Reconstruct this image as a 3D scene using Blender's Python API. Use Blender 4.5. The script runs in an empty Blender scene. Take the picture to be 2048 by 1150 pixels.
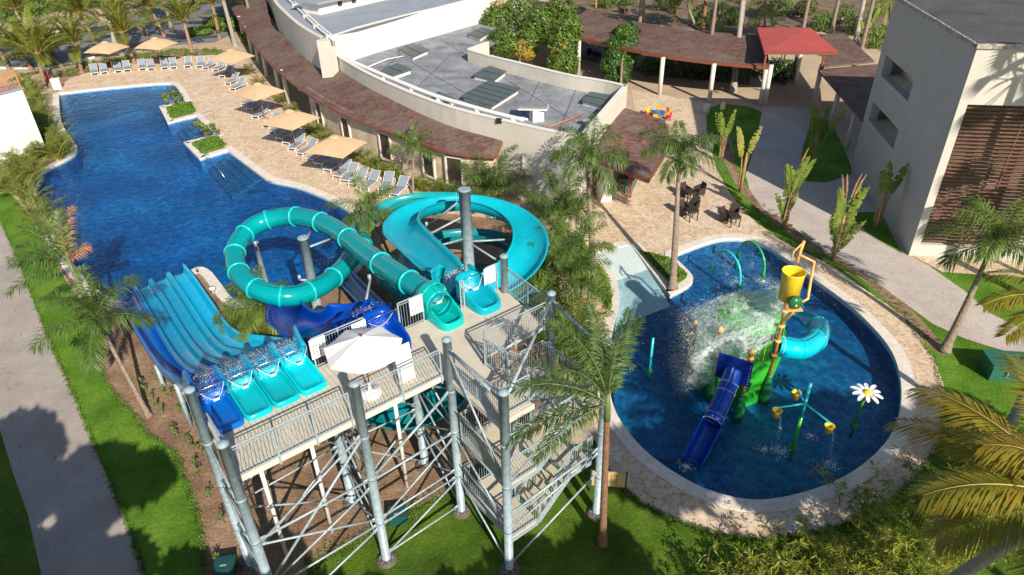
import bpy, math, random
import numpy as np
from mathutils import Vector, Matrix, noise
from mathutils.geometry import tessellate_polygon
R=math.radians; C=bpy.context.scene.collection; SC=bpy.context.scene
rnd=random.Random(7)
# ---------------------------------------------------------------- camera
F=1390.; HC=20.                      # focal length in pixels of the 2048 px photograph, camera height in metres
_n=np.array([1075-1024,2750-575,F]); _d=_n/np.linalg.norm(_n)
_f=np.array([0,0,1.]); _Y=_f-_d*_f.dot(_d); _Y/=np.linalg.norm(_Y)
_X=np.cross(_d,_Y); _X=-_X if _X[0]<0 else _X
_Z=-_d
cam=bpy.data.cameras.new('camera'); camo=bpy.data.objects.new('camera',cam); C.objects.link(camo)
right=Vector((_X[0],_Y[0],_Z[0])); down=Vector((_X[1],_Y[1],_Z[1])); fwd=Vector((_X[2],_Y[2],_Z[2]))
m=Matrix.Identity(4)
for i in range(3): m[i][0]=right[i]; m[i][1]=-down[i]; m[i][2]=-fwd[i]
m[2][3]=HC; camo.matrix_world=m
cam.sensor_width=36; cam.lens=F/2048*36; cam.clip_end=2000; cam.clip_start=.3
SC.camera=camo
# ---------------------------------------------------------------- sky and sun
SUN_EL=32.; SHADOW_AZ=-24.           # shadows fall towards this azimuth (0 = +Y, negative = left)
w=bpy.data.worlds.new("World"); SC.world=w; w.use_nodes=True
nt=w.node_tree; bg=nt.nodes['Background']; sky=nt.nodes.new('ShaderNodeTexSky')
sky.sky_type='NISHITA'; sky.sun_disc=False; sky.sun_elevation=R(SUN_EL); sky.sun_rotation=R(180+SHADOW_AZ)
nt.links.new(sky.outputs[0],bg.inputs[0]); bg.inputs[1].default_value=0.08
sl=bpy.data.lights.new('sun','SUN'); sl.energy=5.0; sl.angle=R(.5); sl.color=(1,.90,.75)
so=bpy.data.objects.new('sun',sl); C.objects.link(so)
az=R(SHADOW_AZ); el=R(SUN_EL)
ldir=Vector((math.sin(az)*math.cos(el),math.cos(az)*math.cos(el),-math.sin(el)))
so.rotation_euler=ldir.to_track_quat('-Z','Y').to_euler(); so.location=(20,-20,40)
SC.view_settings.view_transform='Standard'; SC.view_settings.look='None'; SC.view_settings.gamma=1
SC.view_settings.exposure=0.45
# ---------------------------------------------------------------- survey: photograph pixel -> point at height z
def P(px,py,z=0.):
    r=np.array([px-1024,py-575,F]); v=np.array([r.dot(_X),r.dot(_Y),r.dot(_Z)])
    t=(z-HC)/v[2]; p=v*t; return Vector((p[0],p[1],z))
def PL(l,z=0.): return [P(q[0],q[1],q[2] if len(q)>2 else z) for q in l]
def PV(px,py,p0,d):                   # pixel -> (distance along d, height) on the vertical plane through p0
    r=np.array([px-1024,py-575,F]); v=np.array([r.dot(_X),r.dot(_Y),r.dot(_Z)])
    n=np.array([-d[1],d[0],0]); t=(n.dot(np.array([p0[0],p0[1],0])))/(n.dot(v)); p=v*t
    return (p[0]-p0[0])*d[0]+(p[1]-p0[1])*d[1], p[2]+HC
# ---------------------------------------------------------------- materials
MT={}
def mat(name,col,rough=.6,var=.15,scale=3.,bump=0.,metal=0.,coat=0.,col2=None,bscale=None,spec=.5,detail=4,trans=0.,sss=0):
    if name in MT: return MT[name]
    M_=bpy.data.materials.new(name); M_.use_nodes=True; t=M_.node_tree; N=t.nodes; L=t.links
    b=N['Principled BSDF']; b.inputs['Roughness'].default_value=rough; b.inputs['Metallic'].default_value=metal
    b.inputs['Coat Weight'].default_value=coat; b.inputs['Coat Roughness'].default_value=.08; b.inputs['Specular IOR Level'].default_value=spec
    tc=N.new('ShaderNodeTexCoord'); no=N.new('ShaderNodeTexNoise'); no.inputs['Scale'].default_value=scale; no.inputs['Detail'].default_value=detail
    no.inputs['Roughness'].default_value=.65
    L.new(tc.outputs['Object'],no.inputs['Vector'])
    cr=N.new('ShaderNodeValToRGB'); cr.color_ramp.elements[0].position=.3; cr.color_ramp.elements[1].position=.7
    a=tuple(c*(1-var) for c in col[:3])+(1,); 
    e=(tuple(col2)+(1,)) if col2 else tuple(min(1,c*(1+var)) for c in col[:3])+(1,)
    cr.color_ramp.elements[0].color=a; cr.color_ramp.elements[1].color=e
    L.new(no.outputs['Fac'],cr.inputs[0]); L.new(cr.outputs[0],b.inputs['Base Color'])
    if bump:
        n2=N.new('ShaderNodeTexNoise'); n2.inputs['Scale'].default_value=bscale or scale*4; n2.inputs['Detail'].default_value=3
        L.new(tc.outputs['Object'],n2.inputs['Vector'])
        bp=N.new('ShaderNodeBump'); bp.inputs['Strength'].default_value=bump; bp.inputs['Distance'].default_value=.05
        L.new(n2.outputs['Fac'],bp.inputs['Height']); L.new(bp.outputs[0],b.inputs['Normal'])
    if trans:
        tr=N.new('ShaderNodeBsdfTranslucent'); L.new(cr.outputs[0],tr.inputs[0]); mx=N.new('ShaderNodeMixShader'); mx.inputs[0].default_value=trans
        L.new(b.outputs[0],mx.inputs[1]); L.new(tr.outputs[0],mx.inputs[2]); L.new(mx.outputs[0],N['Material Output'].inputs[0])
    MT[name]=M_; return M_
def nodes(name):
    M_=bpy.data.materials.new(name); M_.use_nodes=True; t=M_.node_tree; MT[name]=M_
    return M_,t.nodes,t.links,t.nodes['Principled BSDF']
def ramp(N,pts):
    cr=N.new('ShaderNodeValToRGB'); e=cr.color_ramp.elements
    e[0].position=pts[0][0]; e[0].color=tuple(pts[0][1])+(1,); e[1].position=pts[-1][0]; e[1].color=tuple(pts[-1][1])+(1,)
    for p,c in pts[1:-1]:
        k=e.new(p); k.color=tuple(c)+(1,)
    return cr
def noise_(N,L,vec,scale,detail=4,rough=.6,dist=0):
    n=N.new('ShaderNodeTexNoise'); n.inputs['Scale'].default_value=scale; n.inputs['Detail'].default_value=detail; n.inputs['Roughness'].default_value=rough; n.inputs['Distortion'].default_value=dist
    L.new(vec,n.inputs['Vector']); return n
def mixc(N,L,fac,a,b,mode='MIX'):
    x=N.new('ShaderNodeMix'); x.data_type='RGBA'; x.blend_type=mode
    for s,v in ((0,fac),(6,a),(7,b)):
        if isinstance(v,(int,float)): x.inputs[s].default_value=v
        elif isinstance(v,tuple): x.inputs[s].default_value=v+(1,)
        else: L.new(v,x.inputs[s])
    return x.outputs[2]
def bump_(N,L,b,h,st=.3,d=.03):
    bp=N.new('ShaderNodeBump'); bp.inputs['Strength'].default_value=st; bp.inputs['Distance'].default_value=d
    L.new(h,bp.inputs['Height']); L.new(bp.outputs[0],b.inputs['Normal'])
def m_travertine():
    M_,N,L,b=nodes('travertine'); tc=N.new('ShaderNodeTexCoord').outputs['Object']
    br=N.new('ShaderNodeTexVoronoi'); br.inputs['Scale'].default_value=2.6; br.distance='MANHATTAN'; L.new(tc,br.inputs['Vector'])
    n1=noise_(N,L,tc,.28,6,.68); n2=noise_(N,L,tc,5,7,.75)
    c1=ramp(N,[(.30,(.66,.55,.45)),(.48,(.62,.48,.35)),(.57,(.66,.55,.44)),(.74,(.60,.36,.19))]); L.new(n1.outputs['Fac'],c1.inputs[0])
    c2=ramp(N,[(.30,(.40,.33,.27)),(.5,(.94,.92,.88)),(.68,(1.15,1.13,1.1))]); L.new(n2.outputs['Fac'],c2.inputs[0])
    x=mixc(N,L,.9,c1.outputs[0],c2.outputs[0],'MULTIPLY')
    bw=N.new('ShaderNodeRGBToBW'); L.new(br.outputs['Color'],bw.inputs[0]); x=mixc(N,L,.35,x,bw.outputs[0],'SOFT_LIGHT'); L.new(x,b.inputs['Base Color']); b.inputs['Roughness'].default_value=.75
    bump_(N,L,b,n2.outputs['Fac'],.3,.02); return M_
def m_tileroof():
    M_,N,L,b=nodes('roof_shingles'); tc=N.new('ShaderNodeTexCoord').outputs['Object']
    v=N.new('ShaderNodeTexVoronoi'); v.inputs['Scale'].default_value=2.2
    mp=N.new('ShaderNodeMapping'); mp.inputs['Scale'].default_value=(1.4,3.2,1); mp.inputs['Rotation'].default_value=(0,0,.6); L.new(tc,mp.inputs[0]); L.new(mp.outputs[0],v.inputs['Vector'])
    n1=noise_(N,L,tc,.45,6,.72); n2=noise_(N,L,tc,4,6,.75)
    c=ramp(N,[(.0,(.065,.036,.032)),(.45,(.115,.058,.048)),(1,(.22,.115,.095))]); L.new(v.outputs['Color'],c.inputs[0])
    g=ramp(N,[(.42,(0,0,0)),(.62,(1,1,1))]); L.new(n1.outputs['Fac'],g.inputs[0])
    x=mixc(N,L,g.outputs[0],c.outputs[0],(.17,.125,.112)); 
    c2=ramp(N,[(.3,(.55,.55,.55)),(.7,(1.25,1.2,1.15))]); L.new(n2.outputs['Fac'],c2.inputs[0])
    x=mixc(N,L,1,x,c2.outputs[0],'MULTIPLY'); L.new(x,b.inputs['Base Color']); b.inputs['Roughness'].default_value=.85
    bump_(N,L,b,v.outputs['Distance'],.5,.03); return M_
def m_grass(name,a,c,bb):
    M_,N,L,b=nodes(name); tc=N.new('ShaderNodeTexCoord').outputs['Object']
    n1=noise_(N,L,tc,.5,5,.6); n2=noise_(N,L,tc,9,6,.8)
    k=ramp(N,[(.3,a),(.5,bb),(.72,c)]); L.new(n1.outputs['Fac'],k.inputs[0])
    c2=ramp(N,[(.3,(.45,.5,.4)),(.7,(1.4,1.35,1.2))]); L.new(n2.outputs['Fac'],c2.inputs[0])
    x=mixc(N,L,1,k.outputs[0],c2.outputs[0],'MULTIPLY'); L.new(x,b.inputs['Base Color']); b.inputs['Roughness'].default_value=.9; b.inputs['Specular IOR Level'].default_value=.15
    bump_(N,L,b,n2.outputs['Fac'],1,.06); return M_
def m_soil():
    M_,N,L,b=nodes('soil'); tc=N.new('ShaderNodeTexCoord').outputs['Object']
    n1=noise_(N,L,tc,.6,8,.7); n2=noise_(N,L,tc,7,6,.75)
    k=ramp(N,[(.3,(.16,.095,.06)),(.5,(.29,.185,.12)),(.72,(.44,.32,.22))]); L.new(n1.outputs['Fac'],k.inputs[0])
    c2=ramp(N,[(.3,(.6,.55,.5)),(.7,(1.3,1.3,1.3))]); L.new(n2.outputs['Fac'],c2.inputs[0])
    x=mixc(N,L,1,k.outputs[0],c2.outputs[0],'MULTIPLY'); L.new(x,b.inputs['Base Color']); b.inputs['Roughness'].default_value=.95
    bump_(N,L,b,n2.outputs['Fac'],.9,.08); return M_
def m_concrete(name,a,c,s=.4,stain=.35):
    M_,N,L,b=nodes(name); tc=N.new('ShaderNodeTexCoord').outputs['Object']
    n1=noise_(N,L,tc,s,8,.7); n2=noise_(N,L,tc,8,5,.7)
    k=ramp(N,[(.3,a),(.7,c)]); L.new(n1.outputs['Fac'],k.inputs[0])
    c2=ramp(N,[(.3,(1-stain,)*3),(.7,(1.1,1.1,1.1))]); L.new(n2.outputs['Fac'],c2.inputs[0])
    x=mixc(N,L,1,k.outputs[0],c2.outputs[0],'MULTIPLY'); L.new(x,b.inputs['Base Color']); b.inputs['Roughness'].default_value=.85
    bump_(N,L,b,n2.outputs['Fac'],.25,.02); return M_
def m_pooltile_caustic(name,a,c,e,scale=1.6):  # mosaic blues with caustic-like light flecks painted into the colour
    M_,N,L,b=nodes(name); tc=N.new('ShaderNodeTexCoord').outputs['Object']
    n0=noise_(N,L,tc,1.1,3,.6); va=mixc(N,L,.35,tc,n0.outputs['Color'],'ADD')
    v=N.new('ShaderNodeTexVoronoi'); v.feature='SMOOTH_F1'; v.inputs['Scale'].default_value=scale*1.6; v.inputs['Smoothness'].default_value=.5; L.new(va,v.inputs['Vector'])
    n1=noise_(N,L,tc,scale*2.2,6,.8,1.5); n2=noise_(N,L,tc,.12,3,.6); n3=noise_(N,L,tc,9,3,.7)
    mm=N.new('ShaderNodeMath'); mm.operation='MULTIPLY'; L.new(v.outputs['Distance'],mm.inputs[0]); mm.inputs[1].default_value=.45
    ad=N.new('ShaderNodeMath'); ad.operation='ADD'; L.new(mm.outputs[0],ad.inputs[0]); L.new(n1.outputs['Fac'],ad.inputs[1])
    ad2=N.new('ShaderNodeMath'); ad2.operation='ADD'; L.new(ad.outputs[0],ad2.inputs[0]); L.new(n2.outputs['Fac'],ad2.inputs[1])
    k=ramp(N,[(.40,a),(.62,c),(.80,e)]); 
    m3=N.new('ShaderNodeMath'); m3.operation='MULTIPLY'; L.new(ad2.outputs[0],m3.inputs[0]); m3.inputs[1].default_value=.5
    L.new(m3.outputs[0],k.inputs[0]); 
    c3=ramp(N,[(.3,(.75,.75,.75)),(.7,(1.2,1.2,1.2))]); L.new(n3.outputs['Fac'],c3.inputs[0])
    L.new(mixc(N,L,1,k.outputs[0],c3.outputs[0],'MULTIPLY'),b.inputs['Base Color']); b.inputs['Roughness'].default_value=.5; return M_
def m_water(name,tint,sc=3.,web=2.2,lo=.72,hi=1.0,wd=.16,fine=.5):
    M_,N,L,b=nodes(name); N.remove(b); tc=N.new('ShaderNodeTexCoord').outputs['Object']
    tr=N.new('ShaderNodeBsdfTransparent'); gl=N.new('ShaderNodeBsdfGlossy'); gl.inputs['Roughness'].default_value=.06; gl.inputs['Color'].default_value=(.4,.55,.8,1)
    n1=noise_(N,L,tc,sc,4,.6,.6); n2=noise_(N,L,tc,sc*.25,3,.5)
    ad=N.new('ShaderNodeMath'); ad.operation='ADD'; L.new(n1.outputs['Fac'],ad.inputs[0]); L.new(n2.outputs['Fac'],ad.inputs[1])
    bp=N.new('ShaderNodeBump'); bp.inputs['Strength'].default_value=.5; bp.inputs['Distance'].default_value=.12; L.new(ad.outputs[0],bp.inputs['Height'])
    # caustic light web painted into the surface's transmission colour
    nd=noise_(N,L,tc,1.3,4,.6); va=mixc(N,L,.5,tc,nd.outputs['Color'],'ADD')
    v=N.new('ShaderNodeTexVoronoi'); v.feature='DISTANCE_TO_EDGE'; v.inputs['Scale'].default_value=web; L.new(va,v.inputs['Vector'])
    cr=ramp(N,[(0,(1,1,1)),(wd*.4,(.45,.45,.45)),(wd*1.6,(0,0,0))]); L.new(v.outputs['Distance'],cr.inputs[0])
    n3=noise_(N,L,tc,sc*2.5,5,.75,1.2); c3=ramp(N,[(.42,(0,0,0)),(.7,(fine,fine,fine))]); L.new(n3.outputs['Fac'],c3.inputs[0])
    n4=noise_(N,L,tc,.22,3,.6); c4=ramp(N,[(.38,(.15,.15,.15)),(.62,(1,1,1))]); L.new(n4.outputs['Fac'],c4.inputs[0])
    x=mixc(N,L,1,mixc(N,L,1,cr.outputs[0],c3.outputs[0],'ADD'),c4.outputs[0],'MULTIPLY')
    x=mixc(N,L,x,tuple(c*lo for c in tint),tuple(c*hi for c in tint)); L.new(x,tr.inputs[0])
    lw=N.new('ShaderNodeLayerWeight'); lw.inputs[0].default_value=.5; L.new(bp.outputs[0],lw.inputs['Normal']); L.new(bp.outputs[0],gl.inputs['Normal'])
    pw=N.new('ShaderNodeMath'); pw.operation='POWER'; L.new(lw.outputs['Facing'],pw.inputs[0]); pw.inputs[1].default_value=4.5
    ma=N.new('ShaderNodeMath'); ma.operation='MULTIPLY_ADD'; L.new(pw.outputs[0],ma.inputs[0]); ma.inputs[1].default_value=.9; ma.inputs[2].default_value=.02
    mx=N.new('ShaderNodeMixShader'); L.new(ma.outputs[0],mx.inputs[0]); L.new(tr.outputs[0],mx.inputs[1]); L.new(gl.outputs[0],mx.inputs[2])
    L.new(mx.outputs[0],N['Material Output'].inputs[0]); return M_
TRAV=m_travertine(); ROOFT=m_tileroof(); SOIL=m_soil()
GRASS=m_grass('lawn_grass',(.055,.15,.012),(.185,.32,.04),(.105,.23,.024))
GRASSD=m_grass('lawn_grass_shade',(.04,.085,.010),(.15,.25,.03),(.08,.155,.016))  # darker copy of the lawn green, shade put into the colour
CONC=m_concrete('path_concrete',(.28,.245,.225),(.42,.375,.34),.4,.15); GPATH=m_concrete('garden_path_stone',(.40,.35,.33),(.56,.50,.46),.5,.2)
ASPH=m_concrete('asphalt',(.16,.17,.2),(.24,.25,.28)); COPE=m_concrete('coping_stone',(.62,.57,.52),(.78,.72,.66),1.5,.2)
SAND=m_concrete('sand_ground',(.42,.32,.22),(.6,.48,.35),.3,.3)
TILE1=m_pooltile_caustic('pool_mosaic_blue_caustic',(.004,.055,.20),(.006,.12,.34),(.02,.28,.50),1.6)
TILE2=m_pooltile_caustic('pool_mosaic_navy_caustic',(.002,.05,.16),(.004,.105,.28),(.02,.27,.45),1.5)
TILE3=m_pooltile_caustic('pool_mosaic_shelf_caustic',(.008,.085,.20),(.012,.115,.25),(.03,.17,.32),2)
BEACH=m_concrete('beach_entry_stone',(.50,.62,.64),(.62,.72,.73),.6,.15)
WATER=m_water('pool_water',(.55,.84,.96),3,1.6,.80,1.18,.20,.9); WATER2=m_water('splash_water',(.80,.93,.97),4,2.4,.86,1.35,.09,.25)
STEEL=mat('galvanised_steel',(.31,.385,.43),.42,.25,9,.1,.1)
STEELB=mat('galvanised_pipe',(.28,.37,.43),.42,.25,6,.08,.05)
CHROME=mat('stainless_steel',(.7,.7,.7),.2,.05,5,0,1)
WHITEP=mat('white_render',(.70,.68,.64),.8,.06,.7,.1); WHITEM=mat('white_metal',(.78,.78,.78),.4,.03,3)
CREAM=mat('cream_render',(.60,.57,.50),.85,.06,.8,.1); GREYR=mat('grey_render',(.40,.40,.385),.9,.06,.7,.15)
STONE=mat('stone_cladding',(.55,.45,.34),.9,.28,.9,.4,bscale=5,detail=8)
DARKW=mat('dark_shutter',(.045,.033,.028),.6,.2,4); WOOD=mat('red_timber',(.22,.07,.035),.6,.2,6); SLATW=mat('slat_timber',(.14,.072,.05),.6,.35,4,.2)
DECKM=mat('deck_board',(.55,.50,.41),.8,.1,2.5,.1); GREENH=mat('hatch_green_metal',(.085,.115,.11),.5,.15,2)
RUBBER=mat('black_rubber',(.02,.02,.02),.7,.1); WICKER=mat('dark_wicker',(.035,.025,.022),.65,.35,30,.5)
TRUNK=mat('palm_bark',(.24,.19,.145),.95,.35,7,.8,bscale=14); TRUNKG=mat('grey_palm_bark',(.33,.30,.27),.95,.25,6,.6); BARKR=mat('brown_palm_bark',(.22,.12,.07),.95,.35,8,.8)
SHAFT=mat('green_crownshaft',(.12,.17,.06),.6,.2,4)
PALMG=mat('palm_leaf',(.10,.18,.03),.45,.35,2,0,col2=(.19,.28,.045),trans=.3); PALMD=mat('palm_leaf_dark',(.065,.135,.03),.45,.3,2,0,col2=(.13,.21,.04),trans=.25)
COCO=mat('coconut_leaf',(.13,.20,.02),.5,.35,1.5,0,col2=(.22,.24,.03),trans=.25); COCOY=mat('golden_coconut_leaf',(.52,.33,.03),.45,.3,.9,0,col2=(.28,.30,.04),trans=.35)
ARECA=mat('areca_leaf',(.10,.17,.02),.5,.35,2,0,col2=(.22,.27,.04),trans=.3); DRYL=mat('dry_leaf',(.42,.22,.11),.8,.3,3,0,trans=.2)
BANANA=mat('paddle_leaf',(.10,.20,.03),.45,.3,1.5,0,col2=(.26,.32,.05),trans=.3); BANANAY=mat('yellowed_paddle_leaf',(.32,.31,.07),.5,.3,1.5,0,trans=.3); STEMC=mat('leaf_stalk',(.30,.20,.09),.8,.35,5)
BROAD=mat('broad_leaf',(.045,.115,.014),.4,.45,1.3,0,col2=(.15,.24,.03),trans=.15); BROADY=mat('yellow_leaf',(.33,.24,.03),.5,.3,1,0,trans=.2); BROADD=mat('deep_green_leaf',(.025,.085,.015),.35,.3,1.3,0,col2=(.09,.19,.03),trans=.12)
BAMB=mat('bamboo_leaf',(.19,.29,.025),.5,.4,1.3,0,col2=(.42,.46,.06),trans=.4); BSTEM=mat('bamboo_stem',(.25,.18,.06),.6,.2)
PLANTG=mat('groundcover_leaf',(.06,.16,.015),.6,.5,2,0,col2=(.17,.30,.03),trans=.15)
BEIGEF=mat('umbrella_canvas',(.62,.44,.27),.9,.05,2,0,trans=.15); WHITEF=mat('white_canvas',(.82,.82,.84),.9,.02,2,0,trans=.12)
SLING=mat('grey_sling_fabric',(.22,.26,.32),.7,.06,3); 
def plastic(n,c,v=.10): return mat(n,c,.24,v,1.6,0,0,.12,spec=.35)
TEALT=plastic('turquoise_green_fibreglass',(.002,.44,.41)); TEALO=plastic('turquoise_blue_fibreglass',(.002,.36,.47)); DTEAL=plastic('dark_teal_fibreglass',(.004,.19,.22))
ROYAL=plastic('royal_blue_fibreglass',(.0,.05,.38)); GSOIL=m_concrete('dark_mulch_shade',(.10,.065,.045),(.30,.21,.14),.6,.4)  # GSOIL carries dark mulch and the garden's shade in one colour
LBLUE=plastic('sky_blue_fibreglass',(.0,.36,.62)); AQUA=plastic('aqua_fibreglass',(.0,.52,.66)); MBLUE=plastic('mid_blue_fibreglass',(.0,.12,.44)); SEAG=plastic('sea_green_fibreglass',(.0,.43,.50)); CYANP=plastic('cyan_plastic',(.0,.47,.66))
YELLOW=plastic('yellow_plastic',(.80,.58,.03)); ORANGE=plastic('tan_orange_plastic',(.78,.42,.13)); GREENP=plastic('bright_green_plastic',(.035,.42,.03)); DGREEN=plastic('dark_green_plastic',(.02,.16,.05)); LIMEP=plastic('lime_green_pipe',(.10,.5,.04))
FOAM=mat('foam_white_water',(.93,.95,.97),.6,.03,4,0,trans=.35)
# ---------------------------------------------------------------- mesh builder
class MB:
    def __init__(s): s.v=[]; s.f=[]
    def quad(s,a,b,c,d):
        n=len(s.v); s.v+= [tuple(a),tuple(b),tuple(c),tuple(d)]; s.f.append((n,n+1,n+2,n+3))
    def tri(s,a,b,c):
        n=len(s.v); s.v+= [tuple(a),tuple(b),tuple(c)]; s.f.append((n,n+1,n+2))
    def hexa(s,p):   # 8 points bottom 4 then top 4
        n=len(s.v); s.v+=[tuple(q) for q in p]
        for f in ((3,2,1,0),(4,5,6,7),(0,1,5,4),(1,2,6,5),(2,3,7,6),(3,0,4,7)): s.f.append(tuple(n+i for i in f))
    def box(s,c,sz,rz=0):
        c=Vector(c); ca,sa=math.cos(rz),math.sin(rz); p=[]
        for z in (-.5,.5):
            for x,y in ((-.5,-.5),(.5,-.5),(.5,.5),(-.5,.5)):
                X_,Y_=x*sz[0],y*sz[1]; p.append((c.x+X_*ca-Y_*sa,c.y+X_*sa+Y_*ca,c.z+z*sz[2]))
        s.hexa(p)
    def bar(s,a,b,w_,h_,up=(0,0,1)):
        a=Vector(a); b=Vector(b); d=(b-a).normalized(); u_=Vector(up)
        if abs(d.dot(u_))>.98: u_=Vector((0,1,0))
        r=d.cross(u_).normalized()*w_/2; t=r.cross(d).normalized()*h_/2
        s.hexa([a-r-t,a+r-t,b+r-t,b-r-t,a-r+t,a+r+t,b+r+t,b-r+t])
    def tube(s,path,rad,n=8,cap=True):
        path=[Vector(p) for p in path]; k=len(path)
        if not isinstance(rad,(list,tuple)): rad=[rad]*k
        d0=(path[1]-path[0]).normalized(); up=Vector((0,0,1)) if abs(d0.z)<.9 else Vector((1,0,0))
        x=d0.cross(up).normalized(); base=len(s.v)
        for i,p in enumerate(path):
            d=(path[min(i+1,k-1)]-path[max(i-1,0)]).normalized(); x=(x-d*x.dot(d)).normalized(); y=d.cross(x)
            for j in range(n):
                a=2*math.pi*j/n; s.v.append(tuple(p+(x*math.cos(a)+y*math.sin(a))*rad[i]))
        for i in range(k-1):
            for j in range(n):
                a=base+i*n+j; b=base+i*n+(j+1)%n; s.f.append((a,b,b+n,a+n))
        if cap:
            s.f.append(tuple(base+j for j in range(n))[::-1]); s.f.append(tuple(base+(k-1)*n+j for j in range(n)))
    def lathe(s,prof,c=(0,0,0),n=16):
        base=len(s.v)
        for r,z in prof:
            for j in range(n):
                a=2*math.pi*j/n; s.v.append((c[0]+r*math.cos(a),c[1]+r*math.sin(a),c[2]+z))
        for i in range(len(prof)-1):
            for j in range(n):
                a=base+i*n+j; b=base+i*n+(j+1)%n; s.f.append((a,b,b+n,a+n))
        if prof[0][0]>1e-3: s.f.append(tuple(base+j for j in range(n))[::-1])
        if prof[-1][0]>1e-3: s.f.append(tuple(base+(len(prof)-1)*n+j for j in range(n)))
    def grid(s,rows):
        base=len(s.v); n=len(rows[0])
        for r in rows: s.v+=[tuple(p) for p in r]
        for i in range(len(rows)-1):
            for j in range(n-1):
                a=base+i*n+j; s.f.append((a,a+1,a+n+1,a+n))
    def poly(s,outer,z=None,holes=()):
        loops=[[Vector((p[0],p[1],p[2] if z is None else z)) for p in l] for l in [outer]+list(holes)]
        base=len(s.v)
        for l in loops: s.v+=[tuple(p) for p in l]
        allp=[p for l in loops for p in l]
        for t in tessellate_polygon(loops):
            a,b,c=[allp[i] for i in t]
            if (b-a).cross(c-a).z<0: t=t[::-1]
            s.f.append(tuple(base+i for i in t))
    def prism(s,pts,z0,z1):
        s.poly(pts,z1); k=len(s.f); s.poly(pts,z0); s.f[k:]=[f[::-1] for f in s.f[k:]]
        s.walls(pts,z0,z1)
    def walls(s,pts,z0,z1):
        n=len(pts)
        for i in range(n):
            a,b=pts[i],pts[(i+1)%n]
            s.quad((a[0],a[1],z0),(b[0],b[1],z0),(b[0],b[1],z1),(a[0],a[1],z1))
    def wall(s,pts,z0,z1,th,side=1):   # open thick wall strip along pts
        o=offset_open(pts,th*side)
        for i in range(len(pts)-1):
            a,b,c,d=pts[i],pts[i+1],o[i+1],o[i]
            f=lambda p,z:(p[0],p[1],z)
            z0a=z0[i] if isinstance(z0,list) else z0; z0b=z0[i+1] if isinstance(z0,list) else z0
            z1a=z1[i] if isinstance(z1,list) else z1; z1b=z1[i+1] if isinstance(z1,list) else z1
            s.hexa([f(a,z0a),f(b,z0b),f(c,z0b),f(d,z0a),f(a,z1a),f(b,z1b),f(c,z1b),f(d,z1a)])
    def build(s,name,mt,parent=None,smooth=False,origin=None,solid=None):
        v=np.array(s.v,dtype=float).reshape(-1,3)
        if parent is not None:
            l=parent.location; a=-parent.rotation_euler.z; v=v-np.array(l); ca,sa=math.cos(a),math.sin(a)
            v=np.stack([v[:,0]*ca-v[:,1]*sa,v[:,0]*sa+v[:,1]*ca,v[:,2]],1)
            off=parent.get('_off'); 
        else:
            if origin is None: origin=((v[:,0].min()+v[:,0].max())/2,(v[:,1].min()+v[:,1].max())/2,v[:,2].min())
            v=v-np.array(origin)
        me=bpy.data.meshes.new(name); me.from_pydata([tuple(p) for p in v],[],s.f)
        me.materials.append(mt); me.update()
        if smooth: me.polygons.foreach_set('use_smooth',[True]*len(me.polygons))
        o=bpy.data.objects.new(name,me); C.objects.link(o)
        if parent is not None: o.parent=parent
        else: o.location=origin
        if solid:
            md=o.modifiers.new('s','SOLIDIFY'); md.thickness=solid; md.offset=0
        return o
def offset_open(pts,d):
    out=[]; n=len(pts)
    for i in range(n):
        a=pts[max(i-1,0)]; b=pts[min(i+1,n-1)]; t=Vector((b[0]-a[0],b[1]-a[1],0)).normalized()
        out.append(Vector((pts[i][0]-t.y*d,pts[i][1]+t.x*d,0)))
    return out
def offset_loop(pts,d):
    n=len(pts); ar=sum(pts[i][0]*pts[(i+1)%n][1]-pts[(i+1)%n][0]*pts[i][1] for i in range(n)); sg=-1 if ar>0 else 1
    out=[]
    for i in range(n):
        p=pts[i]; t1=Vector((p[0]-pts[i-1][0],p[1]-pts[i-1][1],0)).normalized(); q=pts[(i+1)%n]; t2=Vector((q[0]-p[0],q[1]-p[1],0)).normalized()
        n1=Vector((-t1.y,t1.x,0)); n2=Vector((-t2.y,t2.x,0)); b=(n1+n2)
        b=b/max(.35,(1+n1.dot(n2))) if b.length>1e-4 else n1
        out.append(Vector((p[0]+b.x*d*sg,p[1]+b.y*d*sg,0)))
    return out
def smooth_loop(pts,it=2,closed=True,keep=()):
    pts=[Vector((p[0],p[1],p[2] if len(p)>2 else 0)) for p in pts]; kp=[i in keep for i in range(len(pts))]
    for _ in range(it):
        n=len(pts); o=[]; k2=[]
        for i in range(n if closed else n-1):
            a,b=pts[i],pts[(i+1)%n]
            if kp[i] or (not closed and i==0): o.append(a); k2.append(True)
            else: o.append(a*.75+b*.25); k2.append(False)
            if kp[(i+1)%n] : o.append(a*.25+b*.75); k2.append(False)
            elif not closed and i==n-2: o.append(b); k2.append(True)
            else: o.append(a*.25+b*.75); k2.append(False)
        pts=o; kp=k2
    return pts
def catmull(pts,k=6):
    P_=[Vector(p) for p in pts]; o=[]
    for i in range(len(P_)-1):
        a=P_[max(i-1,0)]; b=P_[i]; c=P_[i+1]; d=P_[min(i+2,len(P_)-1)]
        for j in range(k):
            t=j/k; o.append(.5*((2*b)+(c-a)*t+(2*a-5*b+4*c-d)*t*t+(3*b-a-3*c+d)*t**3))
    o.append(P_[-1]); return o
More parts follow.
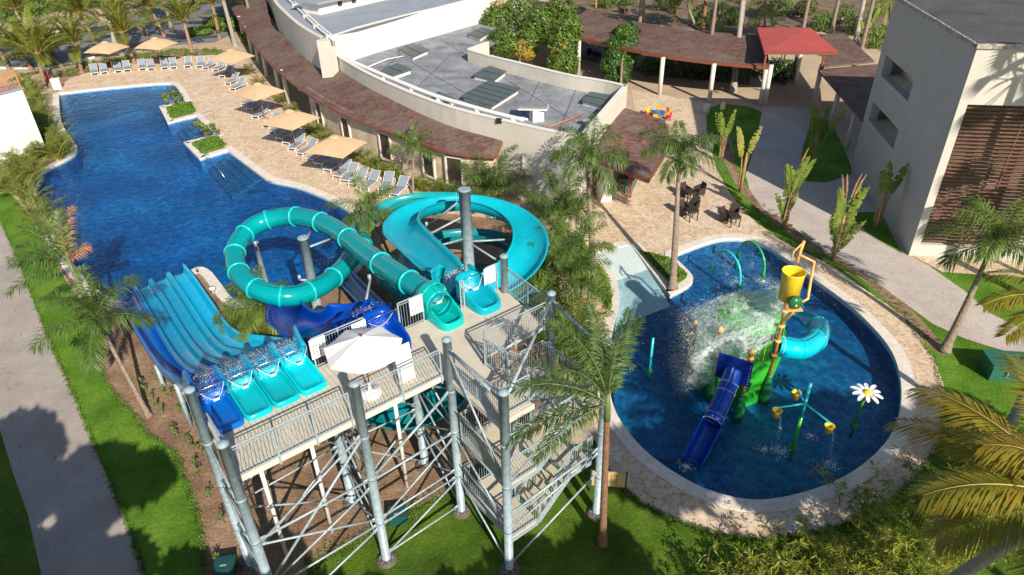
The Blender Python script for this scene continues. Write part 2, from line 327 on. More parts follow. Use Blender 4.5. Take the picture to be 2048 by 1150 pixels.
# ---------------------------------------------------------------- things
ORD=['first','second','third','fourth','fifth','sixth','seventh','eighth','ninth','tenth','eleventh','twelfth','thirteenth','fourteenth','fifteenth','sixteenth','seventeenth','eighteenth','nineteenth','twentieth']
def tag(o,label,cat,group=None):
    o['label']=label; o['category']=cat
    if group: o['group']=group
    return o
def thing(name,label,cat,loc=(0,0,0),rz=0,group=None):
    o=bpy.data.objects.new(name,None); C.objects.link(o); o.location=loc; o.rotation_euler=(0,0,rz); o.empty_display_size=.2
    return tag(o,label,cat,group)
def sub(child,part):
    child.parent=part; return child
def dup(root,loc,rz=0,label=None,scale=None):
    def cp(o,par):
        c=o.copy(); C.objects.link(c)
        if par is not None: c.parent=par
        for ch in list(o.children): cp(ch,c)
        return c
    r=cp(root,None); r.location=loc; r.rotation_euler=(0,0,rz)
    if scale: r.scale=(scale,)*3
    if label: r['label']=label
    return r
def struct(o): o['kind']='structure'; return o
def stuff(o,label=None): 
    o['kind']='stuff'
    return o
# ================================================================ SETTING
def sheet(name,pts,z,mt,holes=()):
    b=MB(); b.poly(pts,z,holes); return struct(b.build(name,mt,origin=(0,0,0)))
# pool outlines, water side of the coping
mp_px=[(118,188),(200,178),(334,166),(352,170),(369,201),(318,213),(335,246),(391,232),(430,270),(367,285),(399,318),(455,301),(520,350),(539,363),(593,372),(672,405),(722,438),(722,485),(706,541),(676,550),(640,575),(560,608),(500,612),(465,600),(440,565),(418,538),(395,533),(372,548),
 (330,575),(262,612),(205,590),(160,548),(125,500),(90,430),(62,366),(70,355),(104,334),(139,317),(156,303),(153,289),(132,264),(120,237)]
MP=smooth_loop(PL(mp_px),2,keep=(0,4,5,6,7,8,9,10,11))
sp_px=[(1262,490),(1340,592),(1380,571),(1388,558),(1380,545),(1345,512),(1400,490),(1440,478),(1480,477),(1517,483),(1570,517),(1630,561),(1691,604),(1743,652),(1783,700),(1800,748),(1804,804),(1791,857),(1759,903),(1697,953),(1614,986),(1531,1003),(1469,998),(1399,976),(1337,940),(1283,899),(1241,845),(1225,812),(1216,765),(1217,700),(1228,650),(1238,613),(1238,572),(1220,535),(1190,508)]
SP=smooth_loop(PL(sp_px),2,keep=(0,1,5,34))
big=[(-260,-60),(260,-60),(260,420),(-260,420)]
struct_o=sheet('ground',big,0,SAND,[MP,SP])
# lawns, beds, decks
SOILP=PL([(209,700),(198,728),(222,781),(261,823),(299,872),(348,906),(365,941),(379,986),(393,1028),(403,1080),(412,1200),(560,1200),(640,1125),(700,1090),(800,1030),(895,985),(940,960),(1010,905),(1100,820),(1150,700),(1128,620),(1110,560),(1060,440),(1000,402),(930,372),(830,360),(760,330),(700,300),(640,262),(580,215),(540,180),(505,140),(478,108),(430,98),(365,98),(270,108),(175,125),(110,150),(105,175),(110,260),(60,330),(30,370),(60,430),(110,520),(160,600)])
sheet('planting_bed',SOILP,.004,SOIL,[MP])
sheet('lawn',smooth_loop(PL([(-40,360),(0,372),(30,395),(65,440),(100,510),(150,590),(215,660),(209,700),(198,728),(222,781),(261,823),(299,872),(348,906),(365,941),(379,986),(393,1028),(403,1080),(412,1200),(320,1210),(289,1150),(264,1073),(222,972),(174,854),(130,750),(104,693),(70,610),(35,519),(0,439),(-60,330)]),1),.012,GRASS)
sheet('concrete_path',PL([(0,439),(35,519),(70,610),(104,693),(130,750),(174,854),(222,972),(264,1073),(289,1150),(330,1300),(120,1300),(83,1150),(56,1028),(28,952),(0,858),(-120,560),(-160,420)]),.016,CONC)
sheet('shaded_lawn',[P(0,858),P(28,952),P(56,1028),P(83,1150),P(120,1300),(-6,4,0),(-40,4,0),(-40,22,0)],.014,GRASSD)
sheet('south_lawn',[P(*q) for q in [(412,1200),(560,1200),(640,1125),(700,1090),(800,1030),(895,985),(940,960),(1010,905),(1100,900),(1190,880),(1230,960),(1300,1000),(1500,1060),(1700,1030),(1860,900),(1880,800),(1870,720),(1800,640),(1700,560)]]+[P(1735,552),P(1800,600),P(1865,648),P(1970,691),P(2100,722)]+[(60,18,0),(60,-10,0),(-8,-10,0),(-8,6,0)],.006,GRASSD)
sheet('garden_soil',PL([(1060,-60),(1100,5),(1164,17),(1248,38),(1352,56),(1500,70),(1530,74),(1620,55),(1700,66),(1790,120),(1850,-60)]),.005,GSOIL)
sheet('courtyard_shade_sheet',PL([(1164,60),(1300,95),(1500,125),(1500,170),(1300,150),(1164,118)]),.006,GSOIL)  # dark sheet standing in for the shade under the walkway roof
# travertine deck with both pools cut out
deck=PL([(118,174),(139,157),(174,146),(240,128),(330,115),(430,110),(490,120),(512,152),(550,203),(592,248),(640,285),(700,318),(760,343),(830,383),(900,392),(1000,400),(1060,385),(1180,385),(1250,330),(1270,230),(1262,180),(1415,205),(1412,256),(1429,329),(1455,380),(1484,420),(1517,448),(1570,487),(1670,535),(1735,583),(1800,626),(1843,678),(1870,722),(1887,770),(1889,813),(1879,887),(1846,940),(1780,1003),(1697,1044),(1614,1069),(1531,1081),(1448,1073),(1366,1048),(1283,1007),(1241,976),(1212,920),(1190,860),(1178,780),(1165,700),(1140,640),(1105,590),(1090,540),(1075,470),(1010,440),(830,420),(745,408),
 (722,430),(672,405),(593,372),(539,363),(520,350),(455,301),(430,270),(391,232),(369,201),(352,170),(334,166),(200,178),(118,188)])
# the part next to the main pool ends on the water line; the splash pool is a hole
sheet('pool_deck',deck,.018,TRAV,[SP])
sheet('garden_path',PL([(1526,215),(1625,215),(1604,303),(1597,362),(1650,366),(1703,350),(1770,440),(1804,508),(1861,535),(1930,583),(1978,626),(2048,661),(2300,770),(2300,840),(2048,713),(1970,691),(1930,678),(1865,648),(1800,600),(1735,552),(1691,526),(1626,487),(1561,435),(1528,420),(1499,380),(1491,351),(1506,303),(1517,256)]),.022,GPATH)
sheet('verge_lawn',smooth_loop(PL([(1415,205),(1526,215),(1517,256),(1506,303),(1491,351),(1499,380),(1528,420),(1561,435),(1626,487),(1691,526),(1735,552),(1800,600),(1865,648),(1930,678),(1970,691),(2060,720),(2048,900),(1889,813),(1887,770),(1870,722),(1843,678),(1800,626),(1735,583),(1670,535),(1570,487),(1517,448),(1484,420),(1455,380),(1429,329),(1412,256)]),1),.012,GRASS)
sheet('flower_bed',smooth_loop(PL([(1430,255),(1440,300),(1455,340),(1480,385),(1530,432),(1600,487),(1680,527),(1740,572),(1800,625),(1850,685),(1885,715),(1895,705),(1858,655),(1806,604),(1746,556),(1686,512),(1620,472),(1552,424),(1502,386),(1476,350),(1466,300),(1458,252)]),1),.020,SOIL)
sheet('courtyard_lawn',PL([(1625,235),(1660,240),(1690,300),(1703,336),(1703,350),(1650,366),(1597,362),(1604,303)]),.010,GRASS)
sheet('corner_lawn',PL([(1696,426),(1760,424),(1804,508),(1775,492),(1730,462)]),.026,GRASS)
sheet('east_lawn',PL([(1861,535),(1900,525),(2048,500),(2300,560),(2300,770),(2048,661),(1978,626),(1930,583)]),.010,GRASS)
# road beyond the palms
sheet('road',PL([(-300,78),(90,66),(210,50),(290,20),(360,-40),(620,-60),(500,50),(430,85),(330,92),(190,112),(100,136),(-300,136)]),.008,ASPH)
b=MB()
for l in ([(-300,80),(90,68),(208,52),(290,20)],[(-300,137),(100,138),(190,116)]):
    q=PL(l); b.wall(q,0,.18,.3)
struct(b.build('kerb',WHITEP,origin=(0,0,0)))
# basins
def basin(outline,name,mt,depth):
    b=MB(); b.poly(outline,-depth); struct(b.build(name+'_floor',mt,origin=(0,0,0)))
    b=MB(); b.walls(offset_loop(outline,.003),-depth,.012); struct(b.build(name+'_wall',mt,origin=(0,0,0)))
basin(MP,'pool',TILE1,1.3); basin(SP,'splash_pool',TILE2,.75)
b=MB(); b.poly(offset_loop(MP,.002),-.09); struct(b.build('pool_water',WATER,origin=(0,0,0)))
b=MB(); b.poly(offset_loop(SP,.002),-.09); struct(b.build('splash_pool_water',WATER2,origin=(0,0,0)))
# shallow sun shelf and submerged steps of the main pool
def shelf(name,px,z,mt,base): b=MB(); b.prism(PL(px),base,z); return struct(b.build(name,mt,origin=(0,0,0)))
sh=smooth_loop(PL([(119,189),(200,179),(334,167),(352,171),(368,201),(318,213),(300,209),(270,211),(220,224),(122,248)]),2,keep=(0,4,5,9))
b=MB(); b.prism(sh,-1.28,-.55); struct(b.build('sun_shelf',TILE3,origin=(0,0,0)))
for k,(s0) in enumerate([[(335,246),(391,232),(430,270),(367,285)],[(399,318),(455,301),(520,350),(440,372)]]):
    q=PL(s0)
    for i in range(4):
        f=1-(i+1)*.2; a,b_,c,d=q; p=[a.lerp(b_,1-f) if False else b_.lerp(a,f),b_,c,c.lerp(d,f)]
        bb=MB(); bb.prism(p,-1.28,-.95+.22*i); struct(bb.build('pool_steps',TILE3,origin=(0,0,0)))
# beach entry ramp of the splash pool
q=PL([(1190,508),(1262,490),(1340,592),(1345,600),(1232,655)]); 
b=MB(); rows=[]
L0=PL([(1190,508),(1220,535),(1238,572),(1238,613),(1233,655)]); R0=PL([(1262,490),(1283,517),(1305,546),(1330,580),(1352,610)])
zz=[.017,-.03,-.12,-.2,-.72]
for i in range(5): rows.append([Vector((*(L0[i].lerp(R0[i],t)).xy,zz[i])) for t in (-.03,.33,.66,1.0)])
b.grid(rows); struct(b.build('beach_entry',BEACH,smooth=True,origin=(0,0,0)))
b=MB(); b.prism(PL([(1262,520),(1390,620),(1470,760),(1420,900),(1290,900),(1230,800),(1225,690)]),-.74,-.5)
struct(b.build('shallow_floor',TILE2,origin=(0,0,0)))
# copings
def coping(outline,wd,name,top=.05):
    o=offset_loop(outline,wd); n=len(outline); b=MB()
    for i in range(n):
        j=(i+1)%n; f=lambda p,z:(p[0],p[1],z)
        a,c,d,e=outline[i],outline[j],o[j],o[i]
        b.quad(f(a,top),f(c,top),f(d,top),f(e,top)); b.quad(f(a,-.2),f(c,-.2),f(c,top),f(a,top)); b.quad(f(e,-.02),f(d,-.02),f(d,top),f(e,top))
    return struct(b.build(name,COPE,origin=(0,0,0)))
def open_coping(pts,wd,name,top=.05,side=1):
    b=MB(); b.wall(pts,-.2,top,wd,side); return struct(b.build(name,COPE,origin=(0,0,0)))
coping(MP,.55,'pool_coping')
# splash pool: raised coping all round except the beach mouth
k0=SP.index(min(SP,key=lambda p:(p-P(1262,490)).length)); k1=SP.index(min(SP,key=lambda p:(p-P(1190,508)).length))
run=SP[k0:]+SP[:k0] if k0>0 else SP[:]
run=[Vector((p[0],p[1],0)) for p in run]
open_coping(run,.55,'splash_pool_coping',.06,side=1 if True else -1)
# pale border around the planter beside the beach entry
# kerb and lawn inside the splash pool planter
pl=smooth_loop(PL([(1276,503),(1345,575),(1368,563),(1376,553),(1368,545),(1338,520)]),2,keep=(0,))
b=MB(); b.prism(pl,.0,.14); struct(b.build('planter_lawn',GRASS,origin=(0,0,0)))
b=MB(); b.prism(smooth_loop(PL([(1155,505),(1186,518),(1213,552),(1224,600),(1222,632),(1195,590),(1150,560),(1120,545)]),2),0,.09); struct(b.build('crescent_lawn',GRASS,origin=(0,0,0)))
# ================================================================ SLIDE TOWER
UO=P(476,952,6.13); UU=Vector((.791,.612,0)).normalized(); VV=Vector((-UU.y,UU.x,0)); ANG=math.atan2(UU.y,UU.x)
def W(u,v,z=0.): p=UO+UU*u+VV*v; return Vector((p.x,p.y,z))
DZ=6.13
tower=thing('slide_tower','galvanised steel slide tower with pale deck, switchback stairs and mesh railings','slide tower',W(4,0,0),ANG)
posts=[(-.15,-.32,7.6,.14),(-.15,2.32,7.6,.14),(3.45,-.35,7.6,.14),(6.52,-.3,7.6,.14),(6.4,-3.2,7.55,.14),(10.15,-3.4,7.5,.14),(10.6,-.35,7.55,.14),(10.85,2.5,7.6,.14)]
inner=[(3.7,2.55,5.8,.15),(6.7,2.4,5.8,.15)]
for u,v,z,r in posts+inner:
    b=MB(); c=W(u,v,0); b.lathe([(r*1.9,.0),(r*1.9,.06),(r,.07),(r,z),(r*1.08,z),(r*1.08,z+.05),(r*.6,z+.1),(0,z+.12)],c,16)
    for k in range(6):
        a=k*math.pi/3; b.lathe([(.025,.05),(.025,.13),(0,.14)],(c.x+math.cos(a)*r*1.5,c.y+math.sin(a)*r*1.5,0),6)
    for zz in (1.9,3.9,5.6):   # bolted flange collars
        if zz<z-.5: b.lathe([(r,zz),(r*1.04,zz),(r*1.04,zz+.10),(r,zz+.1)],c,16)
    o=b.build('post',STEELB,tower)
    for p in o.data.polygons: p.use_smooth=len(p.vertices)==4 and abs(p.normal.z)<.5
    if z<7 or u>-1:
        b=MB(); b.lathe([(r*2.5,0),(r*2.4,.06),(r*1.8,.12),(0,.13)],c,14); b.build('footing',mat('footing_concrete',(.12,.10,.085),.95,.3,4,.6),tower)
for u,v,z in ((.92,1.9,6),(2.55,1.85,6),(5.6,1.9,6)):
    b=MB(); b.tube([W(u,v,0),W(u,v,z)],.07,10); b.build('drain_pipe',WHITEM,tower,True)
# decks ------------------------------------------------------------
def deckpoly(name,uv,z,th=.12,m_=DECKM):
    b=MB(); b.prism([W(*p) for p in uv],z-th,z); o=b.build(name,m_,tower); return o
def planks(uv0,uv1,z,pitch=.3):
    b=MB(); u=uv0[0]
    while u<uv1[0]-1e-3:
        e=min(u+pitch-.012,uv1[0]); b.hexa([W(*q) for q in [(u,uv0[1],z-.05),(e,uv0[1],z-.05),(e,uv1[1],z-.05),(u,uv1[1],z-.05),(u,uv0[1],z),(e,uv0[1],z),(e,uv1[1],z),(u,uv1[1],z)]]); u+=pitch
    return b
planks((.02,.0),(6.6,2.85),DZ,.16).build('deck',DECKM,tower)
deckpoly('deck',[(6.6,-.15),(10.6,-.15),(10.95,2.85),(6.6,2.85)],DZ,.05)
deckpoly('stair_landing',[(6.55,-2.75),(7.75,-2.75),(7.75,-.15),(6.55,-.15)],DZ,.05)
b=MB()   # edge beams and joists under the deck
for v in (0.06,1.4,2.8): b.bar(W(0,v,DZ-.16),W(10.8,v,DZ-.16),.1,.2)
for u in (0.06,1.2,2.3,3.45,4.5,5.5,6.52,7.8,9.2,10.6): b.bar(W(u,0.02,DZ-.18),W(u,2.82,DZ-.18),.08,.16)
b.build('deck_frame',STEEL,tower)
b=MB(); b.bar(W(0,-.04,DZ-.09),W(6.5,-.04,DZ-.09),.05,.2); b.bar(W(-.04,0,DZ-.09),W(-.04,1.7,DZ-.09),.05,.2)
b.bar(W(6.5,-2.8,DZ-.12),W(7.8,-2.8,DZ-.12),.05,.2); b.bar(W(6.52,-2.8,DZ-.12),W(6.52,-.3,DZ-.12),.05,.2); b.build('edge_beam',mat('cream_steel',(.55,.54,.5),.6,.1),tower)
# railings ---------------------------------------------------------
def railing(pts,h=1.07,parent=None,pick=.1,postgap=1.15,drop=.25,mt=None):
    parent=parent or tower; b=MB(); pts=[Vector(p) for p in pts]
    up=Vector((0,0,1))
    for a,c in zip(pts[:-1],pts[1:]):
        L_=(c-a).length; n=max(1,round(L_/pick)); 
        b.tube([a+up*h,c+up*h],.024,8); b.bar(a+up*.09,c+up*.09,.03,.03); b.bar(a+up*(h-.09),c+up*(h-.09),.022,.022)
        for i in range(1,n):
            p=a.lerp(c,i/n); b.bar(p+up*.09,p+up*(h-.09),.011,.011)
        k=max(1,round(L_/postgap))
        for i in range(k+1):
            p=a.lerp(c,i/k); d=(c-a).normalized(); b.hexa_ok=True
            b.bar(p-up*drop,p+up*h,.055,.022,up=d.cross(up))
    return b.build('railing',mt or STEEL,parent)
railing([W(.02,-.08,DZ),W(3.3,-.08,DZ)]); railing([W(3.62,-.08,DZ),W(6.36,-.08,DZ)])
railing([W(-.02,.02,DZ),W(-.02,1.6,DZ)])
railing([W(6.6,-.5,DZ),W(6.6,-2.7,DZ),W(7.7,-2.7,DZ)])
railing([W(7.85,-1.5,DZ-.0),W(7.72,-.5,DZ),W(7.95,-.2,DZ),W(10.45,-.2,DZ)])
railing([W(10.72,-.1,DZ),W(10.88,2.35,DZ)])
# guard panels between the slide starts
railing([W(3.55,2.82,DZ),W(5.35,2.82,DZ)],1.15); railing([W(6.62,2.8,DZ),W(7.55,2.8,DZ)],1.15); railing([W(8.98,2.6,DZ),W(9.12,2.6,DZ)],1.15,pick=.07); railing([W(10.2,2.75,DZ),W(10.7,2.75,DZ)],1.15)
# stairs -----------------------------------------------------------
SZ=[1.22,2.44,3.68,4.9,DZ]
UL0,UL1,UR0,UR1=6.65,7.75,9.15,10.1
FV=(-3.05,-1.85); BV=(-1.7,-.5)
def landing(u0,u1,z):
    planks((u0,FV[0]),(u1,BV[1]),z,.55).build('stair_landing',DECKM,tower)
    b=MB()
    for v in (FV[0],BV[1]): b.bar(W(u0,v,z-.13),W(u1,v,z-.13),.05,.16)
    for u in (u0,u1): b.bar(W(u,FV[0],z-.13),W(u,BV[1],z-.13),.05,.16)
    b.build('landing_frame',STEEL,tower)
landing(UL0,UL1,SZ[0]); landing(UR0,UR1,SZ[1]); landing(UL0,UL1,SZ[2]); landing(UR0,UR1,SZ[3])
def flight(ua,za,ub,zb,vv):
    n=6; b=MB(); s=MB()
    for i in range(1,n):
        t=i/n; u=ua+(ub-ua)*t; z=za+(zb-za)*t; w_=abs(ub-ua)/n*1.12
        b.box(W(u,(vv[0]+vv[1])/2,z),(w_,vv[1]-vv[0]-.06,.045),ANG)
    o=b.build('stair_tread',DECKM,tower); 
    for v in vv: s.bar(W(ua,v,za-.1),W(ub,v,zb-.1),.04,.22)
    s.build('stringer',STEEL,tower)
    for v in vv: railing([W(ua,v,za),W(ub,v,zb)],.95,pick=.11,postgap=.8,drop=.1)
flight(9.15,0,7.75,SZ[0],BV); flight(UL1,SZ[0],UR0,SZ[1],FV); flight(UR0,SZ[1],UL1,SZ[2],BV); flight(UL1,SZ[2],UR0,SZ[3],FV); flight(UR0,SZ[3],UL1,SZ[4],BV)
for z in (SZ[0],SZ[2]): railing([W(UL1,FV[0],z),W(UL0,FV[0],z),W(UL0,BV[1],z),W(UL1,BV[1],z)],drop=.15)
for z in (SZ[1],SZ[3]): railing([W(UR0,FV[0],z),W(UR1,FV[0],z),W(UR1,BV[1],z),W(UR0,BV[1],z)],drop=.15)
# braces -----------------------------------------------------------
def brace(a,c,r=.035):
    A=W(*a); B_=W(*c); d=(B_-A).normalized(); b=MB(); b.tube([A+d*.15,B_-d*.15],r,8); b.bar(A+d*.02,A+d*.28,.02,.14); b.bar(B_-d*.28,B_-d*.02,.02,.14)
    b.build('brace',STEEL,tower,True)
A_=(-.15,-.32);B2=(3.45,-.35);D_=(6.52,-.3);E_=(6.4,-3.2);F_=(10.15,-3.4);A2=(-.15,2.32);C2=(3.7,2.55);D2=(6.7,2.4);H_=(10.6,-.35);G_=(10.85,2.5)
def panel(p,q,levels,both=True,r=.035,horiz=True):
    for i in range(len(levels)-1):
        z0,z1=levels[i],levels[i+1]
        brace((*p,z0+.1),(*q,z1-.1),r); 
        if both: brace((*p,z1-.1),(*q,z0+.1),r)
        if horiz and i: brace((*p,z0),(*q,z0),r*.9)
brace((*A_,2.0),(*B2,5.7),.045); brace((*A_,3.9),(*B2,3.9),.04); brace((*A_,3.75),(*B2,2.05)); brace((*A_,1.9),(*B2,3.6)); brace((*A_,1.75),(*B2,1.85)); brace((*A_,.2),(*B2,1.7)); brace((*A_,3.7),(*B2,5.8))
brace((*B2,3.9),(*D_,5.7),.045); brace((*B2,3.8),(*D_,3.9),.04); brace((*B2,1.9),(*D_,3.7)); brace((*B2,1.75),(*D_,1.85)); brace((*B2,2.05),(*D_,2.2)); brace((*B2,.3),(*D_,.4)); brace((*B2,.25),(*D_,1.7)); 
for p,q in ((A_,A2),(B2,C2),(D_,D2)): panel(p,q,[.1,2.0,4.0,5.8])
panel(A2,C2,[.1,2.9,5.8]); panel(C2,D2,[.1,2.9,5.8]); panel(E_,D_,[.1,1.9,3.8,7.3],False,.035)
brace((*E_,.2),(*F_,2.2)); brace((*E_,2.6),(*F_,3.3),.045); brace((*E_,1.9),(*F_,1.9+1.2)); brace((*E_,5.9),(*F_,6.3),.04); brace((*E_,4.0),(*F_,6.1),.04); brace((*E_,7.2),(*H_,7.3),.05); brace((*D_,7.3),(*E_,7.2),.05); brace((*H_,7.3),(*F_,7.2),.05)
brace((*H_,.2),(*F_,3.2)); brace((*H_,3),(*G_,5.8)); brace((*H_,.3),(*G_,3)); brace((*D2,5.6),(*G_,3)); brace((*D2,.3),(*G_,3)); brace((*D_,4.9),(*E_,4.9)); brace((*D_,2.5),(*E_,2.5))
# ================================================================ SLIDES
def lerp(a,b,t): return a+(b-a)*t
def interp(x,xs,ys):
    return float(np.interp(x,xs,ys))
RV=[2,3.8,4.8,6,7.4,9,10.5,12.6,14.5,16.3,20,22,26]; RZ=[6.50,6.52,6.38,5.3,4.0,3.0,2.35,1.65,1.2,.95,.68,.55,.35]
def on_profile(px,py,dz=0.):           # point of the sight line that lies on the rim profile
    lo,hi=.2,8.
    g=lambda z:(lambda p:z-dz-interp((p-UO).dot(VV),RV,RZ))(P(px,py,z))
    for _ in range(50):
        m_=(lo+hi)/2
        if g(m_)>0: hi=m_
        else: lo=m_
    return P(px,py,(lo+hi)/2)
zz1=lambda l:[(230+x/2.948,500+y/2.948) for x,y in l]
DIV=[zz1([(430,800),(370,752),(290,715),(238,655),(150,520),(60,370),(30,290)]),
 zz1([(600,765),(520,735),(430,700),(380,660),(300,550),(210,390),(110,205)]),
 zz1([(800,705),(720,680),(630,660),(540,640),(460,560),(370,430),(290,290),(200,165)]),
 zz1([(960,625),(900,612),(760,598),(660,590),(600,550),(520,450),(430,310),(350,190),(305,125)]),
 zz1([(1100,545),(1050,512),(900,500),(770,497),(720,475),(660,430),(600,340),(530,240),(455,130),(400,75)])]
UST=[.06,.92,1.77,2.62,3.5]
rims=[]
for i,l in enumerate(DIV):
    dz=.25 if i in (0,4) else 0
    pts=[W(UST[i],3.3,6.5+dz),W(UST[i],3.6,6.5+dz)]+[on_profile(*q,dz) for q in l]
    pts=[p for k,p in enumerate(pts) if k<2 or (p-UO).dot(VV)>3.9]
    # resample by v
    vs=[(p-UO).dot(VV) for p in pts]; order=np.argsort(vs); vs=[vs[k] for k in order]; us=[(pts[k]-UO).dot(UU) for k in order]
    v0=np.linspace(3.35,min(25,vs[-1]) ,66); u0=np.interp(v0,vs,us)
    k=np.ones(7)/7; up=np.pad(u0,3,mode='edge'); u0=np.convolve(up,k,'valid')
    rims.append([W(a,c,interp(c,RV,RZ)+dz) for a,c in zip(u0,v0)])
multi=thing('multi_lane_slide','wide four lane mat racing slide in blues running from deck down into pool','water slide',W(1.7,8,0),0)
lanes=[(MBLUE,MBLUE),(LBLUE,SEAG),(SEAG,SEAG),(LBLUE,AQUA)]
cols=[plastic('lane_mid_blue',(.0,.12,.50)),plastic('lane_sea_blue',(.0,.27,.50)),plastic('lane_turquoise_blue',(.0,.31,.53)),plastic('lane_bright_cyan',(.0,.42,.68))]
for k in range(4):
    b=MB(); rows=[]
    for a,c in zip(rims[k],rims[k+1]):
        d=(c-a); zl=min(a.z,c.z); fl=zl-.34; r=[]
        for t,dz in ((0.0,-.03),(.02,0),(.10,0),(.13,-.04),(.17,-.22),(.26,-.335),(.5,-.34),(.74,-.335),(.83,-.22),(.90,-.04),(.93,0),(.985,0),(1.0,-.03)):
            p=a+d*t; p.z=(a.z if t<=.1 and k==0 else (c.z if t>.9 and k==3 else zl))+dz; 
            if dz<-.1: p.z=zl+dz
            r.append(p)
        rows.append(r)
    b.grid(rows); o=b.build('slide_lane',cols[k],multi,True,solid=.03)
    o['label']=['dark blue outer lane','sea blue lane','turquoise lane','bright cyan lane beside the pool island'][k]
# moulded flanges across the lanes and outer skirt
b=MB()
for side,rm in ((0,rims[0]),(4,rims[4])):
    rows=[[p,p+Vector((0,0,-.5))] for p in rm]; b.grid(rows)
b.build('side_wall',plastic('side_wall_blue',(.006,.2,.48)),multi,True,solid=.04)
b=MB()
for vi in (14,26,38):
    for rm in (rims[0],rims[4]): 
        p=rm[vi]; b=MB(); b.tube([Vector((p.x,p.y,max(0,p.z-.4))),Vector((p.x,p.y,0 if vi<30 else -1.2))],.09,8); b.build('support_leg',STEELB,multi,True)
    b=MB(); b.bar(rims[0][vi]-Vector((0,0,.95)),rims[4][vi]-Vector((0,0,.95)),.08,.1); b.build('cross_beam',STEELB,multi)
# start tubs
def tub(u0,u1,v0,v1,mt,parent,name='start_tub',back=.42,front=.16,EX=4):
    n=24; b=MB(); rows=[]
    uc=(u0+u1)/2; vc=(v0+v1)/2; hu=(u1-u0)/2; hv=(v1-v0)/2
    def ring(s_u,s_v,z0,z1,ex=4):
        r=[]; ex=EX
        for j in range(n+1):
            a=2*math.pi*j/n; c,s=math.cos(a),math.sin(a)
            x=math.copysign(abs(c)**(2/ex),c)*hu*s_u; y=math.copysign(abs(s)**(2/ex),s)*hv*s_v
            t=(y/hv+1)/2; r.append(W(uc+x,vc+y,z0+(z1-z0)*max(0,t)))
        return r
    rows=[ring(1,1,DZ+.0,DZ+.0),ring(1,1,DZ+front,DZ+back+front),ring(.93,.95,DZ+front+.04,DZ+back+front+.04),ring(.84,.86,DZ+front,DZ+back+.08),ring(.72,.76,DZ+.08,DZ+.1),ring(.66,.72,DZ+.05,DZ+.06),ring(.3,.3,DZ+.05,DZ+.055),ring(.01,.01,DZ+.05,DZ+.05)]
    b.grid(rows); return b.build(name,mt,parent,True)
tcol=[cols[0],SEAG,SEAG,plastic('tub_bright_cyan',(.0,.56,.66))]
for k in range(4):
    tb_=tub(UST[k]+.01,UST[k+1]-.01,1.78,3.55,tcol[k],multi,back=.16,front=.13,EX=7)
    # white starting rope on a chrome hoop with a small tag
    b=MB(); a=W(UST[k]+.06,3.0,DZ+.5); c=W(UST[k+1]-.06,3.0,DZ+.5); U=Vector((0,0,1))
    b.tube([a,a+U*.28,a+U*.34+UU*.05,c+U*.34-UU*.05,c+U*.28,c],.012,6); sub(b.build('chrome_hoop',CHROME,multi,True),tb_)
    b=MB(); pth=[a.lerp(c,t)+U*(.3-.3*math.sin(math.pi*t))-VV*.25*math.sin(math.pi*t) for t in np.linspace(0,1,9)]; b.tube(pth,.007,5); md=pth[4]
    b.box(md,(.17,.012,.08),ANG); sub(b.build('starting_rope',WHITEM,multi),tb_)
# generic channel / tube sweeps ------------------------------------
def frames(path):
    T=[(path[min(i+1,len(path)-1)]-path[max(i-1,0)]).normalized() for i in range(len(path))]
    return T
def flume(path,r,mt,parent,name='flume',a0=-100,a1=100,n=16,thick=.03,lip=True,bank=0,rfun=None):
    T=frames(path); b=MB(); rows=[]; lips=[]; up=Vector((0,0,1)); N_=len(path)
    curv=[]
    for i in range(N_):
        c=T[min(i+2,N_-1)].cross(T[max(i-2,0)]).z; curv.append(c)
    k=np.ones(7)/7; curv=np.convolve(np.pad(curv,3,mode='edge'),k,'valid')
    for i,p in enumerate(path):
        t=T[i]; s=t.cross(up).normalized(); q=s.cross(t).normalized(); bk=bank*max(-1,min(1,curv[i]*3)); rr=r if not rfun else r*rfun(i/(N_-1))
        row=[]
        for j in range(n+1):
            a=R(a0+(a1-a0)*j/n)-math.pi/2+bk; row.append(p+(s*math.cos(a)+q*math.sin(a))*rr)
        if lip:
            row=[row[0]+(row[0]-p).normalized()*.07]+row+[row[-1]+(row[-1]-p).normalized()*.07]
        rows.append(row)
    b.grid(rows); o=b.build(name,mt,parent,True,solid=thick); return o
def rings(path,idx,r,mt,parent,name='joint_flange',n=24,a0=0,a1=360,wd=.05,th=.06,bank=0):
    T=frames(path); up=Vector((0,0,1))
    for i in idx:
        b=MB(); p=path[i]; t=T[i]; s=t.cross(up).normalized(); q=s.cross(t).normalized(); row=[[],[],[],[]]
        for j in range(n+1):
            a=R(a0+(a1-a0)*j/n)-math.pi/2+bank; d=s*math.cos(a)+q*math.sin(a)
            row[0].append(p+d*r-t*wd); row[1].append(p+d*(r+th)-t*wd); row[2].append(p+d*(r+th)+t*wd); row[3].append(p+d*r+t*wd)
        b.grid(row); b.build(name,mt,parent,True)
def pathpx(l,k=8): return catmull([P(*q) for q in l],k)
